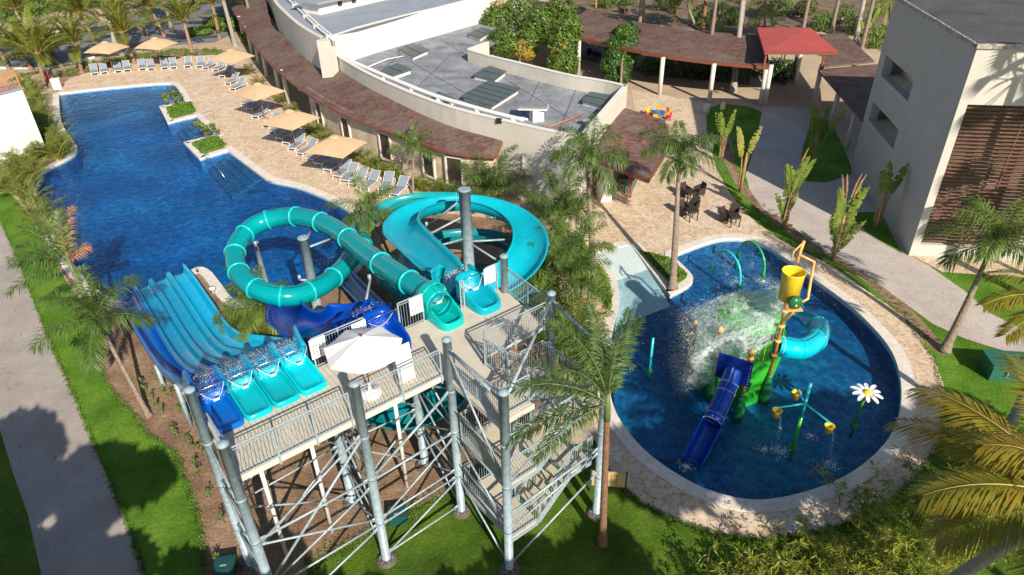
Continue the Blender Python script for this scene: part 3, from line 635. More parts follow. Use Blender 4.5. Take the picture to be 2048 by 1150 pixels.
# -- enclosed turquoise tube: big loop, passes under itself and below the deck
tubep=pathpx([(884,612,6.75),(842,578,6.65),(800,553,6.5),(735,508,6.1),(672,459,5.8),(622,438,5.6),(570,433,5.35),(515,448,5.1),(478,482,4.9),(470,520,4.7),(487,558,4.55),(530,585,4.4),(585,592,4.2),(640,573,4.0),(682,540,3.8),(712,503,3.6),(735,490,3.4)],10)
tube=thing('enclosed_tube_slide','turquoise enclosed tube slide looping out over the pool with pale joint rings','water slide',tubep[80],0)
TRL=mat('translucent_turquoise',(.0,.41,.45),.16,.08,1,0,0,.25,trans=.3)
flume(tubep,.42,TRL,tube,'tube',-180,180,24,.02,False)
for i in range(6,len(tubep)-2,10): rings(tubep,[i],.42,plastic('pale_turquoise_ring',(.01,.48,.50)),tube,'joint_ring')
lowp=pathpx([(722,478,3.3),(745,515,3.1),(770,553,3.0),(812,590,2.9),(862,622,2.8),(915,660,2.7),(940,720,2.6),(900,790,2.5),(820,830,2.4),(740,815,2.3),(690,770,2.2),(690,700,2.0),(740,660,1.8),(760,625,1.6),(730,590,1.1),(700,560,.6),(672,525,.25)],8)
flume(lowp[:42],.42,DTEAL,tube,'lower_tube',-180,180,20,.02,False)
for i in range(4,42,7): rings(lowp,[i],.42,DTEAL,tube,'joint_ring')
flume(lowp[40:100],.55,DTEAL,tube,'lower_flume',-95,95,14,bank=.3)
flume(lowp[98:],.5,plastic('outlet_blue',(.01,.14,.33)),tube,'outlet_chute',-80,80,12)
b=MB(); g=W(8.15,3.2,DZ)
tub(7.68,8.66,1.75,3.5,TEALT,tube,back=.75,front=.2)
# flared collar between tub and tube
hood=catmull([W(8.15,3.0,DZ+.62),W(8.12,3.4,DZ+.62),tubep[2]],5); flume(hood,.5,TEALT,tube,'hood',-180,180,24,.03,False,rfun=lambda t:1.1-.25*t)
b=MB(); a=W(7.78,2.9,DZ+.75); c=W(8.55,2.9,DZ+.75); U=Vector((0,0,1))
b.tube([a,a+U*.25,c+U*.25,c],.012,6); b.build('chrome_hoop',CHROME,tube,True)
b=MB(); pth=[a.lerp(c,t)+U*(.15-.3*math.sin(math.pi*t))-VV*.2*math.sin(math.pi*t) for t in np.linspace(0,1,9)]; b.tube(pth,.007,5); b.box(pth[4],(.2,.012,.1),ANG); b.build('starting_rope',WHITEM,tube)
# -- open turquoise spiral
cx,cy=-2.05,28.75; rr=3.02
def circ(a,z,r=rr): return Vector((cx+r*math.cos(R(a)),cy+r*math.sin(R(a)),z))
sp0=[W(9.75,3.3,6.5),W(9.8,4.6,6.35)]+[P(905,545,6.2),P(868,512,6.05)]
ring1=[circ(a,z) for a,z in zip(range(205,-160,-18),[interp(a,[-160,-90,0,90,205],[2.9,3.5,4.6,5.25,5.75]) for a in range(205,-160,-18)])]
spp=catmull(sp0+ring1,6)
spiral=thing('spiral_slide','big open turquoise spiral slide wrapped around a steel column','water slide',(cx,cy,0),0)
flume(spp,.80,TEALO,spiral,'upper_flume',-80,80,16,.03,bank=.38)
for i in range(14,len(spp)-3,12): rings(spp,[i],.80,TEALO,spiral,'joint_flange',14,-60,60,.02,.07)
cy+=1.2
ring2=[circ(a,z,3.0) for a,z in zip(range(-150,-520,-20),np.linspace(3.0,1.9,19))]
cy-=2.5
ex=[P(905,392,2.6),P(850,388,2.5),P(790,398,2.4),P(745,425,2.25),P(722,460,2.1),P(730,498,1.9),P(762,525,1.7),P(800,545,1.5)]
flume(catmull(ring2,6),.66,plastic('lower_teal',(.008,.22,.25)),spiral,'lower_flume',-82,82,14,.03,bank=.3)
cy+=1.3
ring3=[circ(a,z,2.5) for a,z in zip(range(-160,-420,-20),np.linspace(1.9,.9,14))]
flume(catmull(ring3,6),.6,DTEAL,spiral,'inner_flume',-85,85,14,.03,bank=.3)
ep=catmull(ex,8)
flume(ep[:30],.6,plastic('exit_teal',(.01,.30,.33)),spiral,'exit_flume',-85,85,14,.03,bank=.2)
flume(ep[28:],.55,DTEAL,spiral,'exit_tube',-180,180,20,.03,False)
rings(ep,[30,38,46],.55,TEALO,spiral,'joint_flange')
tub(9.2,10.25,1.7,3.5,TEALO,spiral,back=.62,front=.2)
b=MB(); a=W(9.3,2.9,DZ+.65); c=W(10.15,2.9,DZ+.65)
b.tube([a,a+U*.25,c+U*.25,c],.012,6); b.build('chrome_hoop',CHROME,spiral,True)
b=MB(); pth=[a.lerp(c,t)+U*(.15-.3*math.sin(math.pi*t))-VV*.2*math.sin(math.pi*t) for t in np.linspace(0,1,9)]; b.tube(pth,.007,5); b.box(pth[4],(.2,.012,.1),ANG); b.build('starting_rope',WHITEM,spiral)
# -- royal blue open slide
bp=catmull([W(6.0,3.1,6.45),W(5.95,4.2,6.3),P(764,626,6.1),P(722,612,5.9),P(682,624,5.5),P(642,642,5.1),P(602,644,4.6),P(570,622,4.1),P(572,590,3.6),P(610,570,3.1)],8)
blue=thing('open_blue_slide','royal blue open slide dipping and twisting away behind the white umbrella','water slide',bp[20],0)
flume(bp,.72,ROYAL,blue,'flume',-88,88,16,.03,bank=.45)
for i in range(8,len(bp)-3,6): rings(bp,[i],.73,ROYAL,blue,'joint_flange',14,-80,80,.03,.08)
tub(5.45,6.55,1.7,3.5,ROYAL,blue,back=.6,front=.2)
b=MB(); a=W(5.55,2.9,DZ+.65); c=W(6.45,2.9,DZ+.65)
b.tube([a,a+U*.25,c+U*.25,c],.012,6); b.build('chrome_hoop',CHROME,blue,True)
b=MB(); pth=[a.lerp(c,t)+U*(.15-.3*math.sin(math.pi*t)) for t in np.linspace(0,1,9)]; b.tube(pth,.007,5); b.build('starting_rope',WHITEM,blue)
# -- steel columns carrying the slides
def column(c,h,r,label,arms,extra=()):
    t=thing('support_column',label,'steel column',(c[0],c[1],0),0,'steel columns carrying the slides'); b=MB()
    b.lathe([(r*1.6,0),(r*1.6,.08),(r,.1),(r,h),(r*1.1,h),(r*1.1,h+.05),(0,h+.08)],(c[0],c[1],0),20); o=b.build('column',STEELB,t)
    for p in o.data.polygons: p.use_smooth=len(p.vertices)==4 and abs(p.normal.z)<.5
    for e,z0 in arms:
        e=Vector(e); b=MB(); b.tube([Vector((c[0],c[1],z0)),e],.05,8); b.bar(e-U*.0,e+U*.25,.12,.12); b.build('arm',STEEL,t,True)
column((cx,cy+.1),6.85,.27,'thick grey steel column standing in the middle of the turquoise spiral',[(circ(150,4.5,2.3),6.5),(circ(190,4.6,2.3),5.6),(circ(215,4.6,2.3),4.4),(circ(330,3.4,2.3),4.2),(circ(20,3.9,2.3),4.2)])
c2=P(612,505,5.2); column((c2.x,c2.y),5.9,.22,'grey steel column inside the tube slide loop, rising from the pool edge',[(P(668,475,5.35),5.4),(P(625,452,5.2),5.6),(P(600,560,4.0),3.8)])
c3=P(722,622,5.0); column((c3.x,c3.y),5.05,.2,'short grey steel column behind the royal blue slide',[(P(795,628,5.4),4.7),(P(740,560,5.6),4.6)])
c4=P(515,500,3.2); column((c4.x,c4.y),3.6,.13,'thin pale column under the left side of the tube loop',[(P(512,492,4.5),3.5)])
# ---------------- things on the deck
def ribcanopy(c,r,h,n,mt,name,drop=.0,square=False,top=True,sag=.04,parent=None,ppx=None,rz=0):
    b=MB(); vs=[]; seg=5
    for j in range(n):
        a0=rz+2*math.pi*j/n; a1=rz+2*math.pi*(j+1)/n
        for s in range(seg):
            t0,t1=s/seg,(s+1)/seg
            def pt(a,t,mid=0):
                k=math.cos(math.pi/n); 
                return Vector((c[0]+math.cos(a)*r*t,c[1]+math.sin(a)*r*t,c[2]+h*(1-t**1.25)))
            A,B__,Cc,D=pt(a0,t0),pt(a1,t0),pt(a1,t1),pt(a0,t1)
            m0=(A+B__)/2-Vector((0,0,sag*t0)); m1=(Cc+D)/2-Vector((0,0,sag*t1))
            b.quad(A,m0,m1,D); b.quad(m0,B__,Cc,m1)
    return b.build(name,mt,parent,solid=.012)
ub=W(4.28,.62,DZ); wu=thing('sun_umbrella','white eight panel umbrella shading the slide tower deck','umbrella',ub,0)
cn_=ribcanopy(ub+Vector((0,0,1.72)),1.16,.42,7,WHITEF,'canopy',parent=wu,rz=.4)
sub(ribcanopy(ub+Vector((0,0,2.03)),.34,.16,7,WHITEF,'vent_cap',parent=wu,rz=.4),cn_)
b=MB(); b.tube([ub,ub+Vector((0,0,2.18))],.022,8); b.build('pole',mat('brown_wood_pole',(.11,.04,.02),.5,.1),wu,True)
b=MB(); b.lathe([(0,2.17),(.04,2.17),(.04,2.24),(0,2.26)][::1],ub,10); b.build('finial',mat('brown_wood_pole',(.2,.07,.04)),wu)
b=MB(); b.lathe([(.33,0),(.33,.1),(.28,.16),(.06,.17),(.045,.45),(0,.45)],ub,20); b.build('umbrella_base',WHITEM,wu,True)
b=MB()
for j in range(7):
    a=.4+2*math.pi*j/7; b.bar(ub+Vector((0,0,2.10)),ub+Vector((math.cos(a)*1.12,math.sin(a)*1.12,1.72)),.015,.02)
b.build('ribs',mat('brown_wood_pole',(.2,.07,.04)),wu)
# notice boards wired to the guard rails
def notice(c,w_,h_,rz,label,tilt=0,legs=False,rows=4):
    t=thing('notice_board',label,'notice board',c,rz,'white notice boards on the tower'); b=MB(); c=Vector(c)
    b.box(c+Vector((0,0,h_/2)),(w_,.03,h_),rz); b.build('panel',WHITEM,t)
    rg=random.Random(int(w_*1000+c.x*10)); d=Vector((math.cos(rz),math.sin(rz),0)); nn=Vector((math.sin(rz),-math.cos(rz),0))*.017
    for i in range(rows):
        m_=MB()
        for j in range(4):
            q=c+d*((j-1.5)*w_*.2)+Vector((0,0,h_*(.14+i*.17)))+nn
            s_=h_*.045
            pts=[q+d*math.cos(k*math.pi/4)*s_+Vector((0,0,math.sin(k*math.pi/4)*s_)) for k in range(8)]
            if rg.random()<.85:
                n0=len(m_.v); m_.v+=[tuple(p) for p in pts]; m_.f.append(tuple(range(n0,n0+8)))
        if m_.v: m_.build('pictogram_row',mat('sign_red',(.5,.16,.16)) if i%2==0 else mat('sign_grey',(.16,.16,.2)),t)
    for k in range(2): m_=MB(); m_.box(c+Vector((0,0,h_*(.86+.06*k)))+nn,(w_*.5,.004,h_*.022),rz); m_.build('text_line',mat('sign_grey',(.16,.16,.2)),t)
    if legs:
        b=MB(); 
        b.box(c+Vector((0,0,-.35)),(w_*.96,.03,.7),rz); b.build('stand',WHITEM,t)
notice(W(3.72,2.77,DZ+.42),.52,.72,ANG,'white notice board with rows of red and grey pictograms left of the umbrella')
notice(W(5.15,2.77,DZ+.5),.5,.6,ANG,'white notice board half hidden behind the umbrella beside the royal blue slide')
notice(W(7.27,2.74,DZ+.5),.5,.66,ANG,'white notice board on the railing left of the enclosed tube entrance',rows=3)
notice(W(10.33,2.69,DZ+.5),.5,.66,ANG,'white notice board on the railing right of the spiral slide entrance',rows=3)
t=thing('notice_board','tall plain white board standing on the deck right of the white umbrella','notice board',W(5.45,.55,DZ),ANG)
b=MB(); c=W(5.45,.55,DZ)
b.hexa([W(5.2,.45,DZ),W(5.75,.45,DZ),W(5.75,.5,DZ),W(5.2,.5,DZ),W(5.2,.62,DZ+1.25),W(5.75,.62,DZ+1.25),W(5.75,.65,DZ+1.25),W(5.2,.65,DZ+1.25)]); b.build('panel',WHITEM,t)
b=MB(); b.bar(W(5.25,.63,DZ+1.1),W(5.25,.95,DZ),.03,.03); b.bar(W(5.7,.63,DZ+1.1),W(5.7,.95,DZ),.03,.03); b.build('stand',STEEL,t)
# water spraying out of the start tubs
def droplets(name,gen,n,s0,s1,mt,label=None,seed=1,cat='water spray'):
    rg=random.Random(seed); b=MB()
    for _ in range(n):
        p=Vector(gen(rg)); s=s0+(s1-s0)*rg.random()**3; q=[Vector((rg.gauss(0,1),rg.gauss(0,1),rg.gauss(0,1))).normalized()*s for _ in range(4)]
        k=len(b.v); b.v+=[tuple(p+x) for x in q]; b.f+=[(k,k+1,k+2),(k,k+2,k+3),(k,k+3,k+1),(k+1,k+3,k+2)]
    o=b.build(name,mt); o['kind']='stuff'; return o
def tubspray(rg,u0,u1):
    u=rg.uniform(u0,u1); t=rg.random()**1.6; return W(u+rg.gauss(0,.05),3.1+t*1.3,DZ+.3+.5*math.sin(math.pi*t)*rg.random()+rg.gauss(0,.05))
for k in range(4): droplets('water_spray',lambda rg,k=k:tubspray(rg,UST[k]+.1,UST[k+1]-.1),1300,.003,.018,FOAM,seed=k)
droplets('water_spray',lambda rg:tubspray(rg,7.9,8.4),900,.004,.02,FOAM,seed=11)
droplets('water_spray',lambda rg:tubspray(rg,9.4,10.0),2600,.004,.022,FOAM,seed=12)
droplets('water_spray',lambda rg:tubspray(rg,5.6,6.4),900,.004,.02,FOAM,seed=13)
# ================================================================ MAIN BUILDING
ROOFD=m_concrete('grey_roof_membrane',(.12,.135,.17),(.42,.44,.48),.5,.45); ROOFL=m_concrete('blue_grey_roof',(.24,.28,.34),(.34,.38,.44),.4,.25)
Z2=5.0; Z1=4.0
mb=thing('pool_building','cream flat roofed curved building with red shingled arcade roof beside the main pool','building',P(900,300,0),0)
front=[(663,106),(710,135),(765,163),(838,194),(911,219),(997,240),(1056,254),(1128,269),(1168,274)]
back=[(1255,172),(1213,162),(1143,150),(1095,139),(1039,125),(980,111),(940,99)]
FP=PL(front,Z2); BP=PL(back,Z2)
FPs=catmull(FP,3); BPs=catmull(BP,3)
b=MB(); b.wall(FPs,0,Z2,.28,1); b.wall([FPs[-1],BPs[0]],0,Z2,.28,1); b.wall(BPs,0,Z2,.28,1); 
b.wall([BPs[-1],P(978,85,Z2)],0,Z2,.28,1); b.build('parapet_wall',CREAM,mb)
b=MB(); 
for l in (FPs,[FPs[-1],BPs[0]],BPs,[BPs[-1],P(978,85,Z2)]):
    o=offset_open(l,-.03); b.wall(o,Z2+.003,Z2+.06,.34,1)
b.build('parapet_cap',WHITEP,mb)
roofpts=[offset_open(FPs,.1)[i] for i in range(len(FPs))]+[P(1250,176,Z1)]+offset_open(BPs,.1)+[P(1030,60,Z1),P(960,30,Z1),P(800,60,Z1),P(690,120,Z1)]
b=MB(); b.poly([(p[0],p[1],Z1) for p in roofpts],Z1); b.build('roof',ROOFD,mb)
# taller block on the left with its own parapet
Z3=6.6
Z3W=Z3
tw=[P(656,75,Z3),P(714,55,Z3),P(790,35,Z3),P(875,15,Z3),P(950,-4,Z3),P(1040,-30,Z3)]
b=MB(); b.wall(tw,0,Z3,.3,1); b.build('tall_wall',WHITEP,mb)
arc=catmull(PL([(500,-70),(530,-40),(546,0),(568,25),(600,52),(643,77)],Z3),4); a2=offset_open(arc,.35)
b=MB(); b.wall(arc,0,Z3,.35,1); b.build('curved_wall',CREAM,mb); 
b=MB(); b.box((*P(655,86,0).xy.lerp(P(655,86,Z3).xy,1),0),(.1,.1,.1)); 
pc=P(651,78,Z3); b=MB(); b.box((pc.x,pc.y-.1,Z3/2-.05),(1.0,1.1,Z3+.1),R(-20)); b.build('pier',CREAM,mb)
b=MB(); b.poly([(p.x,p.y,Z3-.05) for p in a2+[tw[0]+Vector((0,.25,0)),tw[-1]+Vector((0,.25,0)),P(1100,-150,Z3),P(500,-160,Z3)]],Z3-.05); b.build('upper_roof',ROOFL,mb)
# skylight ridge house on the upper roof
q0,q1=P(640,30,Z3-.05),P(900,-30,Z3-.05); d=(q1-q0).normalized(); nn=Vector((-d.y,d.x,0))
b=MB(); b.wall([q0,q1],Z3-.05,Z3+1.0,2.5,1); b.build('clerestory',WHITEP,mb)
b=MB(); b.hexa([*(q0-d*.6-nn*.7+Vector((0,0,1.05)),q1-nn*.7+Vector((0,0,1.05)),q1+nn*3.2+Vector((0,0,1.05)),q0-d*.6+nn*3.2+Vector((0,0,1.05))),*(q0-d*.6-nn*.7+Vector((0,0,1.25)),q1-nn*.7+Vector((0,0,1.25)),q1+nn*3.2+Vector((0,0,1.25)),q0-d*.6+nn*3.2+Vector((0,0,1.25)))]); b.build('clerestory_roof',ROOFL,mb)
for x in (2.6,4.4,6.2,8.2):
    c=q0+d*x-nn*.02+Vector((0,0,.6)); b=MB(); b.box(c,(.5,.1,.4),math.atan2(d.y,d.x)); b.build('vent_opening',DARKW,mb)
# arcade shingle roof
up_=[(510,-60),(528,-15),(543,48),(575,76),(610,102),(643,124),(663,132),(710,161),(765,190),(838,219),(948,252),(1008,270)]
ev=[(430,-60),(455,0),(488,58),(506,86),(531,116),(557,142),(604,179),(670,219),(729,245),(802,270),(897,303),(990,312)]
zu,ze=3.9,3.0
UPp=catmull(PL(up_,zu),3); EVp=catmull(PL(ev,ze),3)
b=MB(); b.grid([[a,a.lerp(c,.33),a.lerp(c,.66),c] for a,c in zip(UPp,EVp)]); b.grid([[c-Vector((0,0,.12)),a-Vector((0,0,.12))] for a,c in zip(UPp,EVp)]); 
b.build('shingle_roof',ROOFT,mb)
b=MB(); b.wall([(p.x,p.y) for p in EVp],ze-.16,ze-.005,.06,-1); b.build('fascia',WOOD,mb)
b=MB(); b.wall([(p.x,p.y) for p in (UPp[-1],EVp[-1])],[zu-.2,ze-.2],[zu-.01,ze-.01],.08,1); b.build('fascia',WOOD,mb)
# stone wall under the eave with shutters, then open colonnade
off=offset_open(EVp,.45)
k0=18; wallp=[(p.x,p.y) for p in off[k0:]]
b=MB(); b.wall(wallp,0,[ze+.12]*len(wallp),.3,1); b.build('stone_wall',STONE,mb)
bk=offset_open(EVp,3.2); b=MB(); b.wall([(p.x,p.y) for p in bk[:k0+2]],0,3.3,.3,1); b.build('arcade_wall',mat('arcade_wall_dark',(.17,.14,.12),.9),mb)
for px,py in ((519,128),(534,150),(559,178),(578,206),(505,108),(490,85)):
    c=P(px,py,0); b=MB(); b.lathe([(.22,0),(.22,ze+.1)],(c.x,c.y,0),12); b.build('column',CREAM,mb,True)
def along(poly,s):
    for a,c in zip(poly[:-1],poly[1:]):
        a=Vector((a[0],a[1],0)); c=Vector((c[0],c[1],0)); L_=(c-a).length
        if s<=L_: return a+(c-a)*(s/L_),(c-a).normalized()
        s-=L_
    return c,(c-a).normalized()
tot=sum((Vector((*a,0))-Vector((*c,0))).length for a,c in zip(wallp[:-1],wallp[1:]))
for px,py in ((622,230),(682,262),(747,302),(833,335),(908,345)):
    # nearest point of the wall seen under that pixel at mid height
    c=P(px,py,1.5); best=min(((along(wallp,s)[0]-Vector((c.x,c.y,0))).length,s) for s in np.arange(.5,tot-.5,.25)); p,dd=along(wallp,best[1]); nrm=Vector((dd.y,-dd.x,0)); an=math.atan2(dd.y,dd.x)
    b=MB(); b.box(p+nrm*.02+Vector((0,0,1.45)),(1.05,.1,1.9),an); sh_=b.build('shutter',DARKW,mb)
    b=MB(); 
    for s in (-1,1): b.box(p+dd*s*.6+nrm*.06+Vector((0,0,1.45)),(.12,.2,2.1),an)
    for z in (.42,2.48): b.box(p+nrm*.06+Vector((0,0,z)),(1.32,.2,.12),an)
    sub(b.build('shutter_frame',CREAM,mb),sh_)
b=MB()
for a_,c_ in (((880,78),(1180,262)),((780,100),(1010,232)),((950,60),(1000,112)),((1000,118),(960,222)),((1090,142),(1040,240)),((1160,160),(1120,255)),((900,110),(830,180)),((820,90),(760,145))):
    b.bar(P(*a_,Z1+.012),P(*c_,Z1+.012),.05,.012)
b.build('roof_seams',mat('roof_seam_dark',(.07,.075,.09),.9),mb)
# roof hatches
def hatch(q,h=.35,seams=2):
    pts=PL(q,Z1+h); t=thing('roof_hatch',q[-1] if False else '', 'roof hatch',(sum((p for p in pts),Vector())/4).xy.to_3d(),0,'green roof hatches')
    t.location.z=Z1
    cx_=sum((p for p in pts),Vector())/4; b=MB(); ins=[cx_+(p-cx_)*.9 for p in pts]; b.prism(ins,Z1,Z1+h-.06); b.build('curb',WHITEP,t)
    b=MB(); b.prism(pts,Z1+h-.05,Z1+h+.04); lid_=b.build('lid',GREENH,t)
    b=MB()
    for i in range(1,seams+1):
        f=i/(seams+1); a=pts[0].lerp(pts[1],f); c=pts[3].lerp(pts[2],f); b.bar(a+Vector((0,0,.05)),c+Vector((0,0,.05)),.05,.03)
    sub(b.build('seam',mat('dark_seam',(.03,.035,.035)),t),lid_); return t
H_=[([(795,98),(826,87),(858,100),(826,114)],'small green hatch on roof nearest the tall white wall'),([(760,143),(795,126),(824,139),(786,152)],'green hatch beside the white roof pipe below the tall wall'),([(945,150),(979,132),(1013,143),(990,160)],'green hatch touching the back parapet in the middle of roof'),
 ([(935,68),(965,54),(985,62),(960,77)],'green hatch partly hidden by the yellowing tree'),([(1163,201),(1180,184),(1221,190),(1202,212)],'green hatch in the right corner of flat roof'),([(921,193),(977,161),(1042,177),(985,213)],'largest green hatch on the flat roof with several panels'),([(862,195),(876,183),(912,198),(895,207)],'small green hatch tucked behind the roof pipe')]
for q,l in H_:
    t=hatch(q,seams=4 if 'largest' in l else 1); t['label']=l
# white pipes along the parapet
b=MB(); pp=[p+Vector((0,0,0)) for p in catmull(PL([(690,118),(740,140),(800,165),(850,185),(912,205),(1000,229),(1048,240)],Z1+.75),4)]; b.tube(pp,.14,10)
pt=thing('roof_pipe','thick white pipe run on brackets along the curved front parapet','roof pipe',pp[12].xy.to_3d()+Vector((0,0,Z1)))
b.build('pipe',WHITEM,pt,True)
b=MB(); b.tube([p+Vector((.25,.35,-.1)) for p in pp],.08,8); b.build('pipe',WHITEM,pt,True)
for i in range(2,len(pp),4):
    b=MB(); b.box(pp[i]-Vector((0,0,.4)),(.5,.25,.65),.4); b.build('bracket',WHITEM,pt)
up=catmull(PL([(560,-8),(590,22),(620,52),(655,80)],Z3+.15),3); b=MB()
for k in range(2): b.tube([p+Vector((.5+.3*k,.1*k,0)) for p in up],.11,8)
pt2=thing('roof_pipe','twin white pipes on the taller roof following its curved parapet','roof pipe',up[4].xy.to_3d()+Vector((0,0,Z3-.7))); b.build('pipe',WHITEM,pt2,True)
for i in range(0,len(up),2):
    b=MB(); b.box(up[i]+Vector((.45,.05,-.1)),(.35,.35,.35),.6); b.build('bracket',WHITEM,pt2)
# little white vent house
c=P(1073,240,Z1); t=thing('roof_vent','white T shaped vent housing with flat grey cap on roof','roof vent',c,0)
b=MB(); b.box(c+Vector((0,0,.45)),(.8,.8,.9),.3); b.build('housing',WHITEP,t); b=MB(); b.box(c+Vector((-.2,.1,.98)),(1.9,1.0,.14),-.15); b.build('cap',m_concrete('vent_cap',(.2,.2,.22),(.3,.3,.32)),t)
b=MB(); b.box(c+Vector((-.2,.1,.86)),(2.0,1.1,.09),-.15); b.build('rim',WHITEP,t)
c=P(835,84,Z1); 
b=MB(); b.tube([P(738,133,Z1+.15),P(775,118,Z1+.15),P(808,112,Z1+.15)],.05,6); tag(b.build('roof_pipe',WHITEM,None,True),'thin white pipe leading to the small green hatch','roof pipe')
b=MB(); b.tube([P(1095,255,Z1+.12),P(1165,229,Z1+.2)],.05,8); tag(b.build('timber_pole',mat('orange_timber',(.45,.17,.06)),None,True),'orange brown pole lying on roof near the right corner','pole')
c=P(1172,240,Z1+.35); b=MB(); b.lathe([(0,0),(.3,.05),(.33,.12),(.3,.14),(0,.06)],c-Vector((0,0,.1)),18); b.lathe([(.05,-.35),(.05,0)],c,8); tag(b.build('dish',STEEL,None,True),'small round dish lying on roof beside the orange pole','dish')
# flood light on the parapet and wall lamp
c=P(999,238,Z2); b=MB(); b.box(c+Vector((-.02,-.28,-.02)),(.36,.08,.34),-.25); b.box(c+Vector((-.02,-.2,.0)),(.1,.2,.1),-.25); tag(b.build('flood_light',mat('black_metal',(.02,.02,.025),.4)),'square black framed flood light on the curved parapet','flood light')
c=P(1047,330,2.6); d1=along([(p.x,p.y) for p in FPs],0)
best=min(((Vector((p.x,p.y,0))-Vector((c.x,c.y,0))).length,i) for i,p in enumerate(FPs)); 
pw=PV(1047,325,(FPs[-7].x,FPs[-7].y),((FPs[-6]-FPs[-7]).normalized().x,(FPs[-6]-FPs[-7]).normalized().y)); dd=(FPs[-6]-FPs[-7]).normalized(); dd.z=0
p=Vector((FPs[-7].x,FPs[-7].y,0))+dd*pw[0]+Vector((dd.y,-dd.x,0))*.06+Vector((0,0,pw[1])); b=MB(); b.box(p,(.12,.1,1.0),math.atan2(dd.y,dd.x)); tag(b.build('wall_lamp',WHITEM),'slim vertical white wall lamp on the curved cream wall','wall lamp')
c=P(600,178,2.75); b=MB(); b.lathe([(0,-.16),(.14,-.1),(.17,0),(.14,.1),(0,.16)],c,12); b.tube([c+Vector((0,0,.1)),c+Vector((.1,.5,.25))],.03,6); tag(b.build('security_camera',WHITEM,None,True),'white dome camera under the red shingled eave','camera')
# ================================================================ KIOSK BAR
kb=thing('pool_bar','open bar under a lean-to shingle roof against the building end wall','bar kiosk',P(1240,380,0))
kz0,kz1=3.9,2.9
A=P(1250,216,kz0); B_=P(1196,322,kz0-.9); Cc=P(1298,361,kz1-.4); D=P(1338,300,kz1-.2); E_2=P(1330,245,kz1+.3)
A=P(1250,216,3.6); B0=P(1205,265,3.6); B_=P(1197,322,3.0); Cc=P(1297,361,2.5); D=P(1345,285,2.6); E_2=P(1330,240,3.0)
b=MB(); b.quad(B_,Cc,D,B0); b.quad(B0,D,E_2,A); b.quad(B0-Vector((0,0,.1)),D-Vector((0,0,.1)),Cc-Vector((0,0,.1)),B_-Vector((0,0,.1))); b.quad(A-Vector((0,0,.1)),E_2-Vector((0,0,.1)),D-Vector((0,0,.1)),B0-Vector((0,0,.1))); b.build('shingle_roof',ROOFT,kb)
b=MB(); b.bar(B_-Vector((0,0,.08)),Cc-Vector((0,0,.08)),.08,.2); b.bar(Cc-Vector((0,0,.08)),D-Vector((0,0,.08)),.08,.2); b.build('fascia',WOOD,kb)
c=P(1204,402,0); b=MB(); b.box((c.x+.15,c.y+.3,1.3),(.75,.9,2.6),.25); b.build('pillar',WHITEP,kb)
c=P(1258,396,0)
for s in (-.09,.09):
    b=MB(); b.box((c.x+s,c.y,1.15),(.09,.12,2.3),.1); b.build('post',WOOD,kb)
ct=P(1262,385,0); b=MB(); b.box((ct.x+.1,ct.y+1.4,.5),(.9,3.2,1.0),-.35); b.build('counter',mat('green_tiled_counter',(.06,.14,.11),.4,.3,14),kb)
b=MB(); b.box((ct.x+.1,ct.y+1.4,1.04),(1.15,3.4,.06),-.35); b.build('counter_top',mat('black_stone',(.02,.02,.02),.3),kb)
b=MB(); b.wall([(P(1210,350).x,P(1210,350).y+1.5),(P(1300,330).x,P(1300,330).y+2.5)],0,2.6,.2,1); b.build('rear_wall',mat('brown_wall',(.12,.07,.05)),kb)
c=P(1243,388,0); t=thing('bar_stool','pale wooden stool at the green tiled bar counter','stool',c); b=MB(); b.lathe([(0,.68),(.17,.68),(.17,.74),(0,.74)],c,12); b.build('seat',mat('light_wood',(.5,.36,.2)),t)
for k in range(4):
    a=k*math.pi/2+.5; b=MB(); b.bar(c+Vector((math.cos(a)*.16,math.sin(a)*.16,0)),c+Vector((math.cos(a)*.12,math.sin(a)*.12,.68)),.03,.03); b.build('leg',mat('light_wood',(.5,.36,.2)),t)
c=P(1226,378,0); b=MB(); b.lathe([(.14,0),(.15,.3),(.15,.55),(.05,.62),(.05,.7),(0,.7)],c,14); tag(b.build('water_jug',WHITEM,None,True),'white gas bottle standing beside the bar pillar','bottle')
# orange slatted shelf / chair behind the pillar
c=P(1188,392,0); t=thing('slatted_shelf','orange brown slatted wooden shelf left of the white bar pillar','shelf',c,.2)
OW=mat('orange_wood',(.42,.13,.03),.5,.2,5); b=MB()
for z in (.35,.8,1.25): 
    for k in range(5): b.box(c+Vector((0,-.25+.12*k,z)),(.8,.09,.03),.2)
b.build('shelves',OW,t); b=MB()
for x in (-.38,.38):
    for y in (-.25,.25): b.box(c+Vector((x,y,.7)),(.05,.05,1.4),.2)
b.build('frame',OW,t)
# ================================================================ WALKWAY
wk=thing('covered_walkway','long curving shingled walkway roof on cream columns behind the flat roof','walkway',P(1400,170,0))
wt=[(1060,0),(1100,5),(1164,17),(1248,38),(1352,56),(1430,64),(1500,70),(1530,74)]; we=[(1040,62),(1090,68),(1159,75),(1225,90),(1317,108),(1387,118),(1470,127),(1539,132)]
T_=catmull(PL(wt,4.0),3); E3=catmull(PL(we,3.5),3)
b=MB(); b.grid([[a,(a+c)/2+Vector((0,0,.15)),c] for a,c in zip(T_,E3)]); b.grid([[c-Vector((0,0,.1)),a-Vector((0,0,.1))] for a,c in zip(T_,E3)]); b.build('shingle_roof',ROOFT,wk)
b=MB(); b.wall([(p.x,p.y) for p in E3],3.22,3.49,.07,-1); b.build('fascia',WOOD,wk)
b=MB()
for i in range(0,len(E3)-1):
    for f in (0,.5):
        a=T_[i].lerp(T_[i+1],f); c=E3[i].lerp(E3[i+1],f); b.bar(a-Vector((0,0,.25)),c-Vector((0,0,.2)),.08,.14)
b.build('rafters',WOOD,wk)
